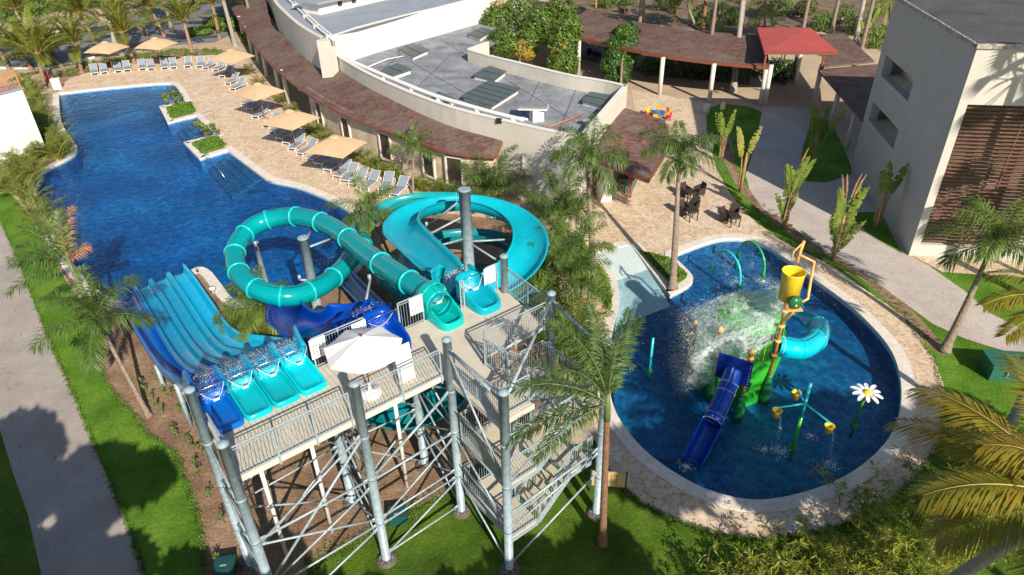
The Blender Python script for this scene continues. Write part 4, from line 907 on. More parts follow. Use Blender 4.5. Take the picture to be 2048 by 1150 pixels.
for px,py in ((1156,152),(1319,190),(1418,205),(1350,150),(1277,136),(1520,211),(1110,140)):
    c=P(px,py); b=MB(); b.lathe([(.2,0),(.2,3.45)],(c.x,c.y,0),12); b.build('column',CREAM,wk,True)
gz=thing('entrance_pavilion','square pavilion with flat red roof raised over the walkway crossing','pavilion',P(1590,180,0))
q=PL([(1514,55),(1621,55),(1678,104),(1529,104)],4.9); REDR=mat('red_roof_coating',(.42,.075,.07),.75,.12,.8)
cq=sum(q,Vector())/4; b=MB(); apex=cq+Vector((0,0,.25))
for i in range(4): b.tri(q[(i+1)%4],q[i],apex) if False else b.tri(q[i],q[(i+1)%4],apex)
b.build('roof',REDR,gz); b=MB(); b.prism(q,4.68,4.88); b.build('roof_edge',WOOD,gz)
for px,py in ((1528,212),(1590,165),(1626,212),(1560,150)):
    c=P(px,py); b=MB(); b.lathe([(.2,0),(.2,3.6)],(c.x,c.y,0),12); b.build('column',CREAM,gz,True)
for px,py in ((1532,110),(1648,112)):
    c=P(px,py,4.6); b=MB(); b.bar(c,c-Vector((0,0,1.3)),.16,.16); b.build('bracket',WOOD,gz)
w3=thing('covered_walkway','dark shingled walkway roof stepping down right of the red pavilion','walkway',P(1690,190,0))
def slab(px,z,th,mt,name,par):
    b=MB(); b.prism(PL(px,z),z-th,z); return b.build(name,mt,par)
slab([(1645,68),(1690,66),(1749,122),(1648,133)],3.9,.15,ROOFT,'upper_shingle_roof',w3)
slab([(1636,139),(1754,128),(1790,230),(1725,240)],3.5,.15,ROOFT,'lower_shingle_roof',w3)
for px,py in ((1693,298),(1661,255)):
    c=P(px,py); b=MB(); b.lathe([(.2,0),(.2,3.4)],(c.x,c.y,0),12); b.build('column',CREAM,w3,True)
c=P(1412,228); t=thing('bollard','short round cream bollard at the lawn corner','bollard',c); b=MB(); b.lathe([(.26,0),(.26,.85),(.22,.9),(0,.9)],c,16); b.build('post',CREAM,t,True)
# dark hedge with furniture under the walkway
# ================================================================ HOTEL WING
c1=P(1817,511); c0=P(1703,336); dl=(c0-c1).normalized(); dr=Vector((dl.y,-dl.x,0)); HZ=11.4
hw=thing('hotel_wing','tall grey rendered hotel block with timber slat screen and flat roof','building',c1,0)
def wallface(o,d,L_,z0,z1,holes,th,mt,name):
    b=MB(); n_=Vector((-d.y,d.x,0))
    xs=sorted(set([0,L_]+[h[0] for h in holes]+[h[1] for h in holes])); zs=sorted(set([z0,z1]+[h[2] for h in holes]+[h[3] for h in holes]))
    for i in range(len(xs)-1):
        for j in range(len(zs)-1):
            xm=(xs[i]+xs[i+1])/2; zm=(zs[j]+zs[j+1])/2
            if any(h[0]<xm<h[1] and h[2]<zm<h[3] for h in holes): continue
            f=lambda x,z:o+d*x+Vector((0,0,z)); b.quad(f(xs[i],zs[j]),f(xs[i+1],zs[j]),f(xs[i+1],zs[j+1]),f(xs[i],zs[j+1]))
    for h in holes:
        f=lambda x,z,k:o+d*x+Vector((0,0,z))+n_*k*th
        for (xa,za,xb,zb) in ((h[0],h[2],h[1],h[2]),(h[1],h[2],h[1],h[3]),(h[1],h[3],h[0],h[3]),(h[0],h[3],h[0],h[2])):
            b.quad(f(xa,za,0),f(xb,zb,0),f(xb,zb,1),f(xa,za,1))
    return b.build(name,mt,hw)
def pv(px,py): return PV(px,py,(c1.x,c1.y),(dl.x,dl.y))
hs=[]
for quad in ([(1772.5,109.6),(1828,160),(1815,203),(1761.6,150)],[(1746,205),(1797,256),(1787,296),(1738,245)]):
    e=[pv(*q) for q in quad]; hs.append((min(x[0] for x in e)+.0,max(x[0] for x in e),(e[2][1]+e[3][1])/2,(e[0][1]+e[1][1])/2))
for h in hs: print('hole',h)
LS=12.7
wallface(c1,dl,LS,0,HZ,hs,-.55,GREYR,'side_wall')
b=MB(); b.quad(c1+dl*LS,c1+dl*LS+dr*22,c1+dl*LS+dr*22+Vector((0,0,HZ)),c1+dl*LS+Vector((0,0,HZ))); b.build('rear_wall',GREYR,hw)
for h in hs:
    f=lambda x,z,k:c1+dl*x+dr*k+Vector((0,0,z)); b=MB(); b.quad(f(h[0]-.4,h[2]-.3,1.4),f(h[1]+.4,h[2]-.3,1.4),f(h[1]+.4,h[3]+.3,1.4),f(h[0]-.4,h[3]+.3,1.4)); b.quad(f(h[0]-.4,h[2]-.01,.55),f(h[1]+.4,h[2]-.01,.55),f(h[1]+.4,h[2]-.01,1.4),f(h[0]-.4,h[2]-.01,1.4)); b.quad(f(h[0],h[3],.55),f(h[1],h[3],.55),f(h[1],h[3],1.4),f(h[0],h[3],1.4))
    b.build('loggia_wall',mat('loggia_beige',(.62,.56,.46),.9),hw)
    b=MB(); b.box(f(h[0]+.55,h[2]+.45,.8),(.5,.6,.9),ANG); b.build('railing_panel',mat('purple_cloth',(.22,.02,.10)) if h is hs[0] else mat('tan_wood',(.45,.3,.15)),hw)
# front wall: frame, lit upper part
b=MB(); Lf=22; f=lambda x,z,k=0:c1+dr*x+dl*k+Vector((0,0,z))
zt=8.65; b.quad(f(0,zt),f(Lf,zt),f(Lf,HZ),f(0,HZ)); b.quad(f(0,0),f(.42,0),f(.42,zt),f(0,zt)); b.quad(f(.42,0),f(Lf,0),f(Lf,.75),f(.42,.75)); b.quad(f(.42,.75),f(Lf,.75),f(Lf,.75,.8),f(.42,.75,.8)); b.quad(f(.42,.75),f(.42,.75,.8),f(.42,zt,.8),f(.42,zt)); b.quad(f(.42,zt),f(.42,zt,.8),f(Lf,zt,.8),f(Lf,zt))
b.build('front_wall',mat('warm_render',(.52,.50,.45),.85,.06,.7),hw)
b=MB(); b.quad(f(.42,.75,.8),f(Lf,.75,.8),f(Lf,zt,.8),f(.42,zt,.8)); b.build('recess_wall',mat('recess_render_shade',(.20,.155,.125),.9,.4,.6),hw)  # wall colour darkened for the shade behind the slats
n=0
for i in range(38):
    z=.95+i*.203; b=MB(); b.bar(f(.47,z,.12),f(Lf,z,.12),.11,.07); b.build('slat',SLATW,hw)
for x in (3.3,6.9,10.5,14):
    b=MB(); b.bar(f(x,.8,.24),f(x,8.6,.24),.1,.12); b.build('mullion',SLATW,hw)
b=MB(); rp=[f(-.06,0,-.06),f(Lf,0,-.06),f(Lf,0,LS),f(-.06,0,LS)]; b.prism(rp,HZ-.02+.03,HZ+.12); b.build('roof',m_concrete('dark_roof_felt',(.055,.055,.065),(.13,.12,.125),.5,.45),hw)
b=MB(); b.bar(f(-.1,HZ+.08,-.08),f(Lf,HZ+.08,-.08),.1,.22); b.bar(f(-.1,HZ+.08,0),f(-.1,HZ+.08,LS),.1,.22); b.build('roof_trim',mat('flaking_paint_trim',(.16,.13,.12),.8,.5,6,0,col2=(.6,.55,.5)),hw)
b=MB(); b.box(f(17.5,HZ+1.2,11),(3,3,2.4),math.atan2(dr.y,dr.x)); b.build('roof_plant_room',GREYR,hw)
struct(sheet('paving_apron',[f(.2,0,-.05).to_2d().to_3d(),f(6,0,-.05),f(6,0,-1.8),f(1.2,0,-1.7)],.03,TRAV))
# neighbouring grey block at the right edge
e0=P(2022,520); w2=thing('side_block','grey rendered corner of another block at right edge','building',e0,0); b=MB(); b.prism([e0,e0+dr*12,e0+dr*12+dl*9,e0+dl*9],0,7); b.build('wall',GREYR,w2); b=MB(); b.prism([e0-dr*.1-dl*.1,e0+dr*12-dl*.1,e0+dr*12+dl*9,e0-dr*.1+dl*9],7.003,7.2); b.build('roof',ROOFD,w2)
# ================================================================ WHITE BUILDING WITH LATTICE
wb=thing('white_pump_house','bright white walled building with orange lattice fence on top','building',P(98,312),0)
w0=P(98,312); wd=(P(0,345)-w0).normalized(); wn=Vector((-wd.y,wd.x,0)); wn=wn if wn.y>0 else -wn
b=MB(); b.prism([w0,w0+wd*16,w0+wd*16+wn*9,w0+wn*9],0,5.3); b.build('wall',WHITEP,wb)
b=MB(); b.prism([w0-wd*.1-wn*.1,w0+wd*16-wn*.1,w0+wd*16+wn*9,w0-wd*.1+wn*9],5.303,5.38); b.build('roof',ROOFL,wb)
lt=thing('lattice_fence','orange brown timber lattice screen standing on the white wall','fence',w0+wd*3+Vector((0,0,5.4)),0)
b=MB(); U=Vector((0,0,1)); o=w0+U*5.4+wn*.1; LL=14
for k in range(int(LL/.22)):
    for s in (1,-1):
        a=o+wd*(k*.22); e=a+wd*s*1.0+U*1.0
        if 0<=(e-o).dot(wd)<=LL: b.bar(a,e,.035,.015,up=wn)
b.build('lattice',mat('orange_lattice',(.55,.22,.05),.6,.2,4),lt)
b=MB(); b.bar(o+U*1.05,o+wd*LL+U*1.05,.1,.1); b.bar(o,o+U*1.1,.09,.09); b.bar(o+wd*4,o+wd*4+U*1.1,.09,.09); b.bar(o+wd*8,o+wd*8+U*1.1,.09,.09); b.build('fence_frame',mat('orange_lattice',(.5,.2,.05)),lt)
# ================================================================ VEGETATION
U=Vector((0,0,1))
def rvec(rg,s=1.): return Vector((rg.gauss(0,s),rg.gauss(0,s),rg.gauss(0,s)))
def blade(b,p,d,side,ln,w_,droop):
    # two segment bent leaflet
    m_=p+d*ln*.5; t=p+d*ln-U*droop*ln; m_=m_-U*droop*ln*.15
    s=side*w_*.5; k=len(b.v); b.v+=[tuple(p),tuple(m_+s),tuple(m_-s),tuple(t)]; b.f+=[(k,k+1,k+2),(k+1,k+3,k+2)]
def frond(b,st,c,az,el,ln,bend,nl,ll,lw,ld,rg,plume=.4,bare=.12,tipdrop=1.,vee=.5):
    n=14; p=Vector(c); h=Vector((math.cos(az),math.sin(az),0)); e=el; path=[p.copy()]; tw=rg.uniform(-.15,.15)
    for i in range(n):
        d=h*math.cos(e)+U*math.sin(e); p=p+d*ln/n; path.append(p.copy()); e-=bend/n*(.4+1.2*i/n)*tipdrop; h=Vector((math.cos(az+tw*i/n),math.sin(az+tw*i/n),0))
    st.tube(path,[.03*(1-.85*i/n)*max(.6,ln/3) for i in range(n+1)],4,False)
    for i in range(nl):
        t=bare+(1-bare)*i/nl; x=t*n; k=min(int(x),n-1); q=path[k].lerp(path[k+1],x-k); d=(path[k+1]-path[k]).normalized()
        s=d.cross(U).normalized(); up=s.cross(d)
        L_=ll*(.35+.65*math.sin(math.pi*min(1,(t-bare)/(1-bare)*.85+.15))**.7)
        for sg in (-1,1):
            v=rg.uniform(-plume,plume); dd=(s*sg*(1-.25*abs(v))+d*(.55+.5*t)+up*(v+vee*.3)).normalized()+rvec(rg,.05)
            blade(b,q,dd,(dd.cross(up)).normalized() if abs(v)<.8 else s,L_*rg.uniform(.85,1.1),lw,ld*rg.uniform(.6,1.3))
def trunk_mb(a,c,r0,r1,curve=.0,n=10,rg=rnd,ringsz=.25,flare=1.5):
    a=Vector(a); c=Vector(c); path=[]; rad=[]; L_=(c-a).length; m_=max(n,int(L_/ringsz)*2); sd=(c-a).cross(U); sd=sd.normalized() if sd.length>1e-3 else Vector((1,0,0)); sd=sd.cross((c-a).normalized())
    for i in range(m_+1):
        t=i/m_; path.append(a.lerp(c,t)+sd*curve*math.sin(math.pi*t)); rad.append((r0+(r1-r0)*t)*(1+(.05 if i%2 else -.03))*(1+(flare-1)*max(0,1-t*8)))
    b=MB(); b.tube(path,rad,9); return b
def palm(px0,pxc,zc,label,kind='queen',nf=14,ln=2.6,seed=1,r0=.16,r1=.09,group=None,elev=(1.25,-.1),bend=1.7,nl=44,ll=.62,lw=.035,ld=.45,plume=.7,dead=(),mt=None,tm=None,name='palm_tree',base=None,curve=0,cat='palm tree',stmt=None,azr=None,vee=.5,shaft=.9):
    rg=random.Random(seed); a=P(*px0) if base is None else Vector(base); c=P(pxc[0],pxc[1],zc)
    if plume>.5: nl=int(nl*1.45); plume=.9; nf+=1; lw*=1.25
    t=thing(name,label,cat,a,0,group)
    if (c-a).length>.7:
        trunk_mb(a,c,r0,r1,curve,rg=rg).build('trunk',tm or TRUNK,t,True)
        if shaft:
            d=(c-a).normalized(); b=MB(); b.tube([c-d*.1,c+d*shaft*.5,c+d*shaft],[r1*1.25,r1*1.1,r1*.4],9); b.build('crownshaft',SHAFT,t,True); c=c+d*shaft*.55
    b=MB(); st=MB(); off=rg.uniform(0,6.28)
    for i in range(nf):
        f=i/max(1,nf-1); az=off+i*2.4 if azr is None else azr[0]+(azr[1]-azr[0])*((i*.618)%1)
        el=elev[0]+(elev[1]-elev[0])*f+rg.uniform(-.12,.12)
        frond(b,st,c+U*(.1*(1-f)),az+rg.uniform(-.2,.2),el,ln*rg.uniform(.85,1.08),bend*rg.uniform(.75,1.15),nl,ll,lw,ld,rg,plume,vee=vee)
    b.build('crown',mt or PALMD,t); st.build('frond_stems',stmt or SHAFT,t)
    for (az,el,l2) in dead:
        b=MB(); st=MB(); frond(b,st,c,az,el,l2,1.3,nl,ll*.8,lw,ld,rg,plume); b.build('dead_frond',DRYL,t); st.build('dead_stem',DRYL,t)
    return t
# feathery palms round the slides and pools
palm((826,392),(826,312),2.3,'slender young palm with few upright feathery fronds beside the second last shutter',nf=7,ln=2.0,seed=3,r0=.09,r1=.05,elev=(1.35,.3),bend=1.5,ll=.55,mt=PALMG)
palm((978,402),(978,385),.5,'big bushy low palm against the cream curved wall above the spiral slide',nf=20,ln=3.6,seed=5,r0=.2,r1=.16,elev=(1.45,.35),bend=1.1,nl=60,ll=.75,shaft=.3)
palm((1187,548),(1176,345),4.7,'tall palm with drooping feathery crown in front of the building corner',nf=12,ln=2.8,seed=8,r0=.19,r1=.11,elev=(1.5,.45),bend=2.0,nl=60,ll=.8,ld=.6)
palm((1345,580),(1358,338),5.2,'tall palm growing from the grass planter beside the beach entry',nf=11,ln=2.7,seed=12,r0=.2,r1=.1,elev=(1.5,.45),bend=2.0,nl=60,ll=.8,ld=.6)
palm((792,560),(742,440),3.7,'leaning palm with loose feathery crown beside the enclosed tube slide',nf=11,ln=2.2,seed=15,r0=.1,r1=.06,elev=(1.4,-.5),bend=1.4,nl=50,ll=.6,mt=PALMG,curve=.2)
palm((548,672),(528,628),1.9,'small spiky palm between the blue lanes and the tube loop',nf=15,ln=2.1,seed=17,r0=.1,r1=.07,elev=(1.35,-.1),bend=1.5,nl=44,ll=.6,mt=PALMG)
palm((300,835),(205,660),3.2,'leaning palm on the soil bed left of the racing slide',nf=10,ln=2.5,seed=22,r0=.11,r1=.07,elev=(1.45,.05),bend=1.3,nl=60,ll=.75,mt=PALMD,curve=-.1)
palm((225,700),(148,545),3.3,'leaning palm at the pool corner with two dry brown fronds',nf=8,ln=2.9,seed=25,r0=.13,r1=.08,elev=(1.3,.1),bend=.9,nl=60,ll=.7,azr=(1.6,4.4),dead=((1.45,1.35,2.9),(.5,1.0,1.3)))
for i,(b0,c0_,z,nf,s,l) in enumerate([((1128,500),(1122,440),2.0,16,31,'bushy palm between spiral slide and the tall palm trunk, nearest the building'),((1085,560),(1075,535),1.6,15,33,'bushy palm growing against the right side of the spiral slide'),((1118,600),(1115,565),1.6,14,36,'bushy palm just behind the railing post at the tower back corner'),((1150,560),(1150,520),1.5,12,38,'bushy palm left of the crescent of grass')]):
    palm(b0,c0_,z,l,nf=nf,ln=2.8,seed=s,r0=.1,r1=.08,elev=(1.5,.3),bend=1.3,nl=54,ll=.7,shaft=.3,group='bushy palms behind the tower',mt=PALMG if i%2 else PALMD)
palm((1140,720),(1140,700),1.0,'low bushy palm beside the stair tower handrail',nf=11,ln=2.3,seed=41,elev=(1.45,.3),bend=1.2,nl=50,ll=.6,shaft=0,group='bushy palms behind the tower')
palm((1205,1088),(1214,835),5.6,'nearest palm with reddish trunk and wide feathery crown beside the stair tower',nf=11,ln=3.3,seed=44,r0=.13,r1=.09,elev=(1.5,.1),bend=1.15,nl=80,ll=.50,lw=.026,ld=.3,plume=.75,tm=BARKR,azr=(.9,4.0),mt=PALMD)
palm((1888,703),(1972,520),4.5,'leaning palm on the grass in front of the slatted wall',nf=12,ln=2.8,seed=47,r0=.2,r1=.09,elev=(1.5,.4),bend=1.9,nl=60,ll=.8,ld=.6,mt=PALMG,curve=-.15)
# areca rows: three source clumps copied along the beds
def clump(seed,h=1.9,nf=15,mt=ARECA):
    rg=random.Random(seed); t=thing('areca_palm','','areca palm',(0,0,0),0); b=MB(); st=MB()
    for i in range(nf): frond(b,st,Vector((rg.uniform(-.25,.25),rg.uniform(-.25,.25),.0)),rg.uniform(0,6.28),rg.uniform(.75,1.45),h*rg.uniform(.75,1.2),rg.uniform(.9,1.5),22,.5,.05,.35,rg,.3)
    b.build('fronds',mt,t); st.build('stems',mat('yellow_stalk',(.35,.28,.05),.6),t); return t
CL=[clump(51),clump(52),clump(53)]; used=[0,0,0]
def putclump(px,py,s,label,group):
    k=rnd.randrange(3); p=P(px,py)
    if not used[k]: t=CL[k]; t.location=p; used[k]=1; t.scale=(s,)*3; t['label']=label
    else: t=dup(CL[k],p,rnd.uniform(0,6.28),label,s)
    t['group']=group
for k_,l in enumerate([(62,190),(75,205),(68,222),(85,235),(80,252),(97,262),(92,280),(108,290),(104,306),(122,312),(130,298),(58,176),(116,322),(95,318)]): putclump(*l,1.05,'yellow green areca palm in hedge between white wall and pool, '+ORD[k_]+' one','areca palms left of the pool')
for k_,l in enumerate([(40,330),(60,340),(20,360),(38,378),(70,360),(10,385),(55,322),(30,345),(52,395),(72,412),(85,440),(100,470)]): putclump(*l,1.0,'areca palm where the lawn meets the pool bend, '+ORD[k_]+' towards the viewer','areca palms at the lawn end')
for k_,(l,s) in enumerate([((497,150),1.1),((520,170),.9),((566,205),1.0),((588,226),.9),((640,268),1.0),((655,282),.8),((716,322),1.0),((745,335),1.0),((765,352),1.1),((790,358),1.0),((850,378),.9),((880,384),.8),((905,388),.8)]): putclump(*l,s*.72,'areca palm between loungers and building, '+ORD[k_]+' counting from the colonnade','areca palms behind the loungers')
for k_,l in enumerate([(545,682),(500,665),(520,690),(575,690)]): putclump(*l,1.0,'low areca palm behind the start of the racing slide, '+ORD[k_]+' one','areca palms behind the racing slide')
for k_,(l,s) in enumerate([((1085,372),.8),((1110,378),.7),((1080,425),.7),((1090,440),.8),((1065,400),.6),((1155,430),.7)]): putclump(*l,s,'small yellowish areca palm at the foot of the curved cream wall, '+ORD[k_]+' one','areca palms by the curved wall')
for k_,l in enumerate([(1100,690),(1120,660),(1160,640),(1140,680),(1175,730)]): putclump(*l,1.1,'areca palm in the bed between stair tower and round pool, '+ORD[k_]+' one','areca palms beside the stairs')
# coconut palms beyond the loungers
COL=[]
cc=[((90,178),(76,112),2.4,3.9),((165,148),(150,92),2.0,3.8),((65,140),(40,100),2.0,3.4),((128,140),(100,100),1.6,3.4),((270,128),(245,68),2.8,3.9),((330,75),(302,20),3.0,3.6),((385,108),(368,45),3.0,3.8),((440,80),(425,10),3.4,3.4),((20,140),(-8,90),2.0,3.6),((300,70),(235,30),3.2,3.6),((190,80),(160,30),3.0,3.6),((60,80),(30,20),3.2,3.6)]
lab=['leftmost','coconut palm nearest the white bollard by the pool']
labels=['coconut palm with golden stalks just behind the pool corner bollard','coconut palm on the bed left of the first beige umbrella','coconut palm behind the lattice fence','coconut palm between lattice fence and first umbrella','coconut palm rising between the first two beige umbrellas','coconut palm on the road side behind the second umbrella','coconut palm right of the second beige umbrella','coconut palm in front of the parked car','coconut palm at the left edge of the photo by the road','coconut palm overhanging the white road kerb','coconut palm beyond the road with crown over the kerb','coconut palm beyond the road in the top left corner']
for i,((b0,c0_,z,l_)) in enumerate(cc):
    palm(b0,c0_,z,labels[i],nf=15,ln=l_*1.22,seed=60+i,r0=.22,r1=.18,elev=(1.5,.25),bend=1.1,nl=60,ll=1.05,lw=.085,ld=.4,plume=.15,mt=COCO,tm=mat('ringed_brown_bark',(.27,.17,.10),.9,.4,6),group='coconut palms beyond the loungers',name='coconut_palm',stmt=mat('golden_stalk',(.38,.24,.05),.6),shaft=0,vee=.9)
# tall grey trunks top left and over the restaurant
for i,(b0,c0_,z,l) in enumerate([((472,95),(430,-60),7,'thick grey palm trunk behind the third beige umbrella'),((230,88),(205,-20),6,'pale grey palm trunk rising beside the first beige umbrella'),((272,20),(255,-60),6,'short white painted palm trunk on the far kerb'),((1466,185),(1492,-60),9,'tall grey palm trunk crossing in front of the walkway roof'),((1286,45),(1289,-60),7,'thick pale palm trunk behind the walkway roof'),((1710,88),(1740,-60),7,'grey palm trunk right of the red pavilion roof'),((1392,56),(1360,-30),5,'thin slanting bare trunk behind the walkway'),((1405,66),(1418,-60),6,'brown fibrous palm trunk behind the walkway')]):
    a=P(*b0); c=P(*c0_,z); t=thing('palm_tree',l,'palm tree',a,0,'tall palm trunks'); trunk_mb(a,c,.27 if i not in (6,) else .13,.2 if i!=6 else .1,0).build('trunk',TRUNKG if i not in (2,7) else (WHITEP if i==2 else BARKR),t,True)
    b=MB(); st=MB(); rg=random.Random(90+i)
    for k in range(12): frond(b,st,c,k*2.4,rg.uniform(-.6,1.2),3.6,1.3,40,.8,.06,.4,rg,.2)
    b.build('crown',COCO,t); st.build('frond_stems',SHAFT,t)
# hanging coconut crowns behind the walkway, top edge
for i,(x,y,z,l) in enumerate([(1445,8,4.5,'drooping palm crown hanging behind the walkway roof left of the grey trunk'),(1530,5,4.3,'drooping palm crown hanging behind the walkway roof right of the grey trunk'),(1780,5,4,'yellow green palm crown beside the hotel block at the top edge')]):
    palm((x,60),(x,y),z,l,nf=12,ln=3.2,seed=120+i,r0=.15,r1=.12,elev=(1.0,-.9),bend=1.2,nl=44,ll=.85,lw=.06,ld=.6,plume=.15,mt=PALMG if i<2 else COCO,name='palm_tree',group='palm crowns behind the walkway',shaft=0)
# golden coconut fronds, bottom right (crown outside the frame)
def bigfrond(t,c,azv,el,ln,bend,seed,mt=COCOY,nl=110,ll=1.0,lw=.05):
    rg=random.Random(seed); b=MB(); st=MB(); frond(b,st,c,azv,el,ln,bend,nl,ll,lw,.30,rg,.10,vee=-.3); b.build('frond',mt,t); st.build('frond_stem',mat('golden_stalk',(.45,.3,.05)),t)
c=P(2165,1005,7.0); a=P(1790,1250,0)
t=thing('coconut_palm','coconut palm with grey trunk and long golden fronds at bottom right','coconut palm',a,0)
trunk_mb(a,c,.2,.13,.15).build('trunk',TRUNKG,t,True)
def aim(px,py,z,c): d=P(px,py,z)-c; return math.atan2(d.y,d.x)
for i,(tx,ty,z,el,be,ln) in enumerate([(1880,850,7.2,.55,1.0,4.2),(1870,900,6.4,.2,.9,4.3),(1900,1030,6.2,.35,1.1,3.6),(1990,800,7.5,.9,1.1,3.8),(1940,1080,6,.05,.9,3.4),(2200,760,7,.8,1.2,4),(2350,900,7,.5,1.2,4),(2300,1100,7,.4,1.2,4),(2100,1200,7,.3,1.2,4),(1960,960,7.2,1.0,1.5,3.0)]):
    bigfrond(t,c,aim(tx,ty,z,c),el,ln,be,200+i)
c=P(2140,610,6.5); a=c.copy(); a.z=0
t=thing('coconut_palm','coconut palm reaching in from right edge above the green cabinet','coconut palm',a,0); trunk_mb(a,c,.2,.14).build('trunk',TRUNKG,t,True)
for i,(tx,ty,z,el,be,ln) in enumerate([(1980,640,6,.45,1.1,3.2),(1990,590,6.5,.7,1.2,3.0),(2000,690,5.8,.2,1.0,3.0),(2060,740,6,.2,1.2,2.8),(2200,520,6,.7,1.2,3),(2300,640,6,.5,1.2,3)]):
    bigfrond(t,c,aim(tx,ty,z,c),el,ln,be,230+i,COCO if i%2 else COCOY,80,.8)
# ---- broad leaved trees
def leafcloud(b,c,rx,ry,rz_,n,s0,rg,shell=.55,lean=0):
    for _ in range(n):
        d=rvec(rg).normalized(); r=rg.random()**(1/3)*(1-shell)+shell if rg.random()<.75 else rg.random(); 
        k=1+.28*noise.noise(d*2.3+Vector((c.x,c.y,0))); p=c+Vector((d.x*rx*r*k,d.y*ry*r*k,d.z*rz_*r*k)); nn=(d+rvec(rg,.5)).normalized(); t=nn.cross(rvec(rg)).normalized(); u_=nn.cross(t); s=s0*rg.uniform(.6,1.3)
        q=len(b.v); b.v+=[tuple(p-t*s),tuple(p+u_*s*.45-nn*s*.1),tuple(p+t*s),tuple(p-u_*s*.45-nn*s*.1)]; b.f.append((q,q+1,q+2,q+3))
def tree(base,top,clouds,label,mt,mt2=None,seed=1,n=1500,s=.17,group=None,name='broadleaf_tree',z=None):
    rg=random.Random(seed); a=P(*base); t=thing(name,label,'tree',a,0,group); b=MB(); b2=MB()
    tr=trunk_mb(a,Vector((a.x,a.y,top)),.16,.08,.1,rg=rg)
    for (px,py,zz,rx,ry,rz_) in clouds:
        c=P(px,py,zz); m_=max(1,int(n*rx*ry*rz_/4)); leafcloud(b,c,rx,ry,rz_,n,s,rg)
        for _ in range(5): 
            e=c+Vector((rg.uniform(-rx,rx)*.6,rg.uniform(-ry,ry)*.6,rg.uniform(-.3,.5)*rz_)); tr.tube([Vector((a.x,a.y,top*rg.uniform(.3,.9))),(c+Vector((a.x,a.y,top)))/2,e],[.06,.045,.02],5)
    tr.build('trunk',TRUNK,t,True); b.build('crown',mt,t)
    if mt2:
        for (px,py,zz,rx,ry,rz_) in mt2[1]: leafcloud(b2,P(px,py,zz),rx,ry,rz_,mt2[2],s,rg)
        b2.build('yellow_leaves',mt2[0],t)
tree((1040,150),3.6,[(1040,22,4.8,2.3,1.9,1.7),(995,40,4.4,1.6,1.4,1.5),(1080,50,4.2,1.9,1.7,2.0),(1005,85,3.7,1.5,1.4,1.5),(1055,78,3.2,1.5,1.4,1.6)],'dense tree with yellowing leaves overhanging the white roof parapet',BROAD,(BROADY,[(1030,95,3.1,1.7,1.2,.9),(1000,20,4.9,1.4,1.2,1.2),(1055,110,2.8,.7,.7,.5)],420),seed=5,n=2000)
tree((1128,160),3.4,[(1125,90,3.3,1.6,1.5,2.1),(1120,25,4.6,1.8,1.6,1.8),(1140,60,4.2,1.4,1.3,1.5),(1128,125,2.4,1.5,1.3,1.3)],'narrower leafy tree between the yellowing tree and the walkway column',BROAD,(BROADY,[(1120,110,2.9,1.0,1.0,1.2)],260),seed=6,n=2200)
tree((1240,185),2.8,[(1254,70,3.7,1.4,1.3,1.2),(1246,98,3.0,1.8,1.5,1.5),(1234,132,1.9,1.5,1.4,1.4),(1236,152,1.2,1.1,1.1,1.0)],'round dense green tree with light tips in front of the walkway roof',BROADD,(BROAD,[(1250,72,3.9,1.15,1.0,.9)],500),seed=7,n=3000,s=.15)
# shrub masses
def shrub(px,py,rx,ry,h,label,mt,seed,n=700,s=.13,group=None,name='shrub',cat='shrub'):
    rg=random.Random(seed); a=P(px,py); b=MB(); leafcloud(b,a+U*h*.45,rx,ry,h*.6,n,s,rg,.5); b.v=[(x,y,max(z,.01)) for x,y,z in b.v]; t=thing(name,label,cat,a,0,group); b.build('foliage',mt,t)
    b=MB(); 
    for k in range(5): b.bar(a,a+Vector((rg.uniform(-rx,rx)*.5,rg.uniform(-ry,ry)*.5,h*.7)),.03,.03)
    b.build('stems',TRUNK,t)
for i,x in enumerate(range(1300,1495,28)): shrub(x,150-(x-1300)*-.04,1.2,.8,1.8,'dark leafy shrub beneath the curved walkway roof, '+ORD[i]+' from the left',BROADD,300+i,800,group='dark hedge under the walkway')
for i,(x,y) in enumerate([(1545,158),(1565,162),(1510,150)]): shrub(x,y,1.2,.9,2.0,'dark leafy shrub beneath the red pavilion, '+ORD[i]+' one',BROADD,330+i,800,group='dark shrubs under the pavilion')
for i,(x,y,r,h) in enumerate([(1400,50,1.6,2.4),(1325,20,1.7,2.4),(1610,30,1.6,2.0),(1640,62,1.3,2.2),(1685,45,1.5,2.2),(1710,70,1.4,2.2),(1745,95,1.6,2.4),(1470,50,1.2,1.6),(1250,10,1.8,1.8),(1560,30,2,2.2),(1210,15,1.5,1.5),(1180,-5,1.8,2.0),(1560,-20,2.5,3),(1650,-15,2.5,3),(1740,-10,2.5,3.4)]): shrub(x,y,r,r*.8,h,'leafy shrub in the restaurant garden behind the walkway, '+ORD[i]+' one',BROAD if i%3 else PLANTG,350+i,700,.17,group='shrubs in the restaurant garden')
for i,(x,y,r,h) in enumerate([(250,0,4,3.2),(180,15,3.2,2.8),(120,20,3.5,3),(60,30,3.5,3),(0,40,4,3.2),(-40,30,4,3.2),(60,0,5,4),(150,-15,5,4),(340,-20,5,3.8),(420,-25,5,4),(470,60,2.2,1.6),(510,85,1.5,1.5),(440,55,2,1.4),(400,70,1.6,1.0),(520,40,2.2,2.2)]): shrub(x,y,r,r*.8,h,'bushy green shrub near the far road, '+ORD[i]+' one',PLANTG if i%2 else BROAD,380+i,1300,.24,group='shrubs beyond the loungers')
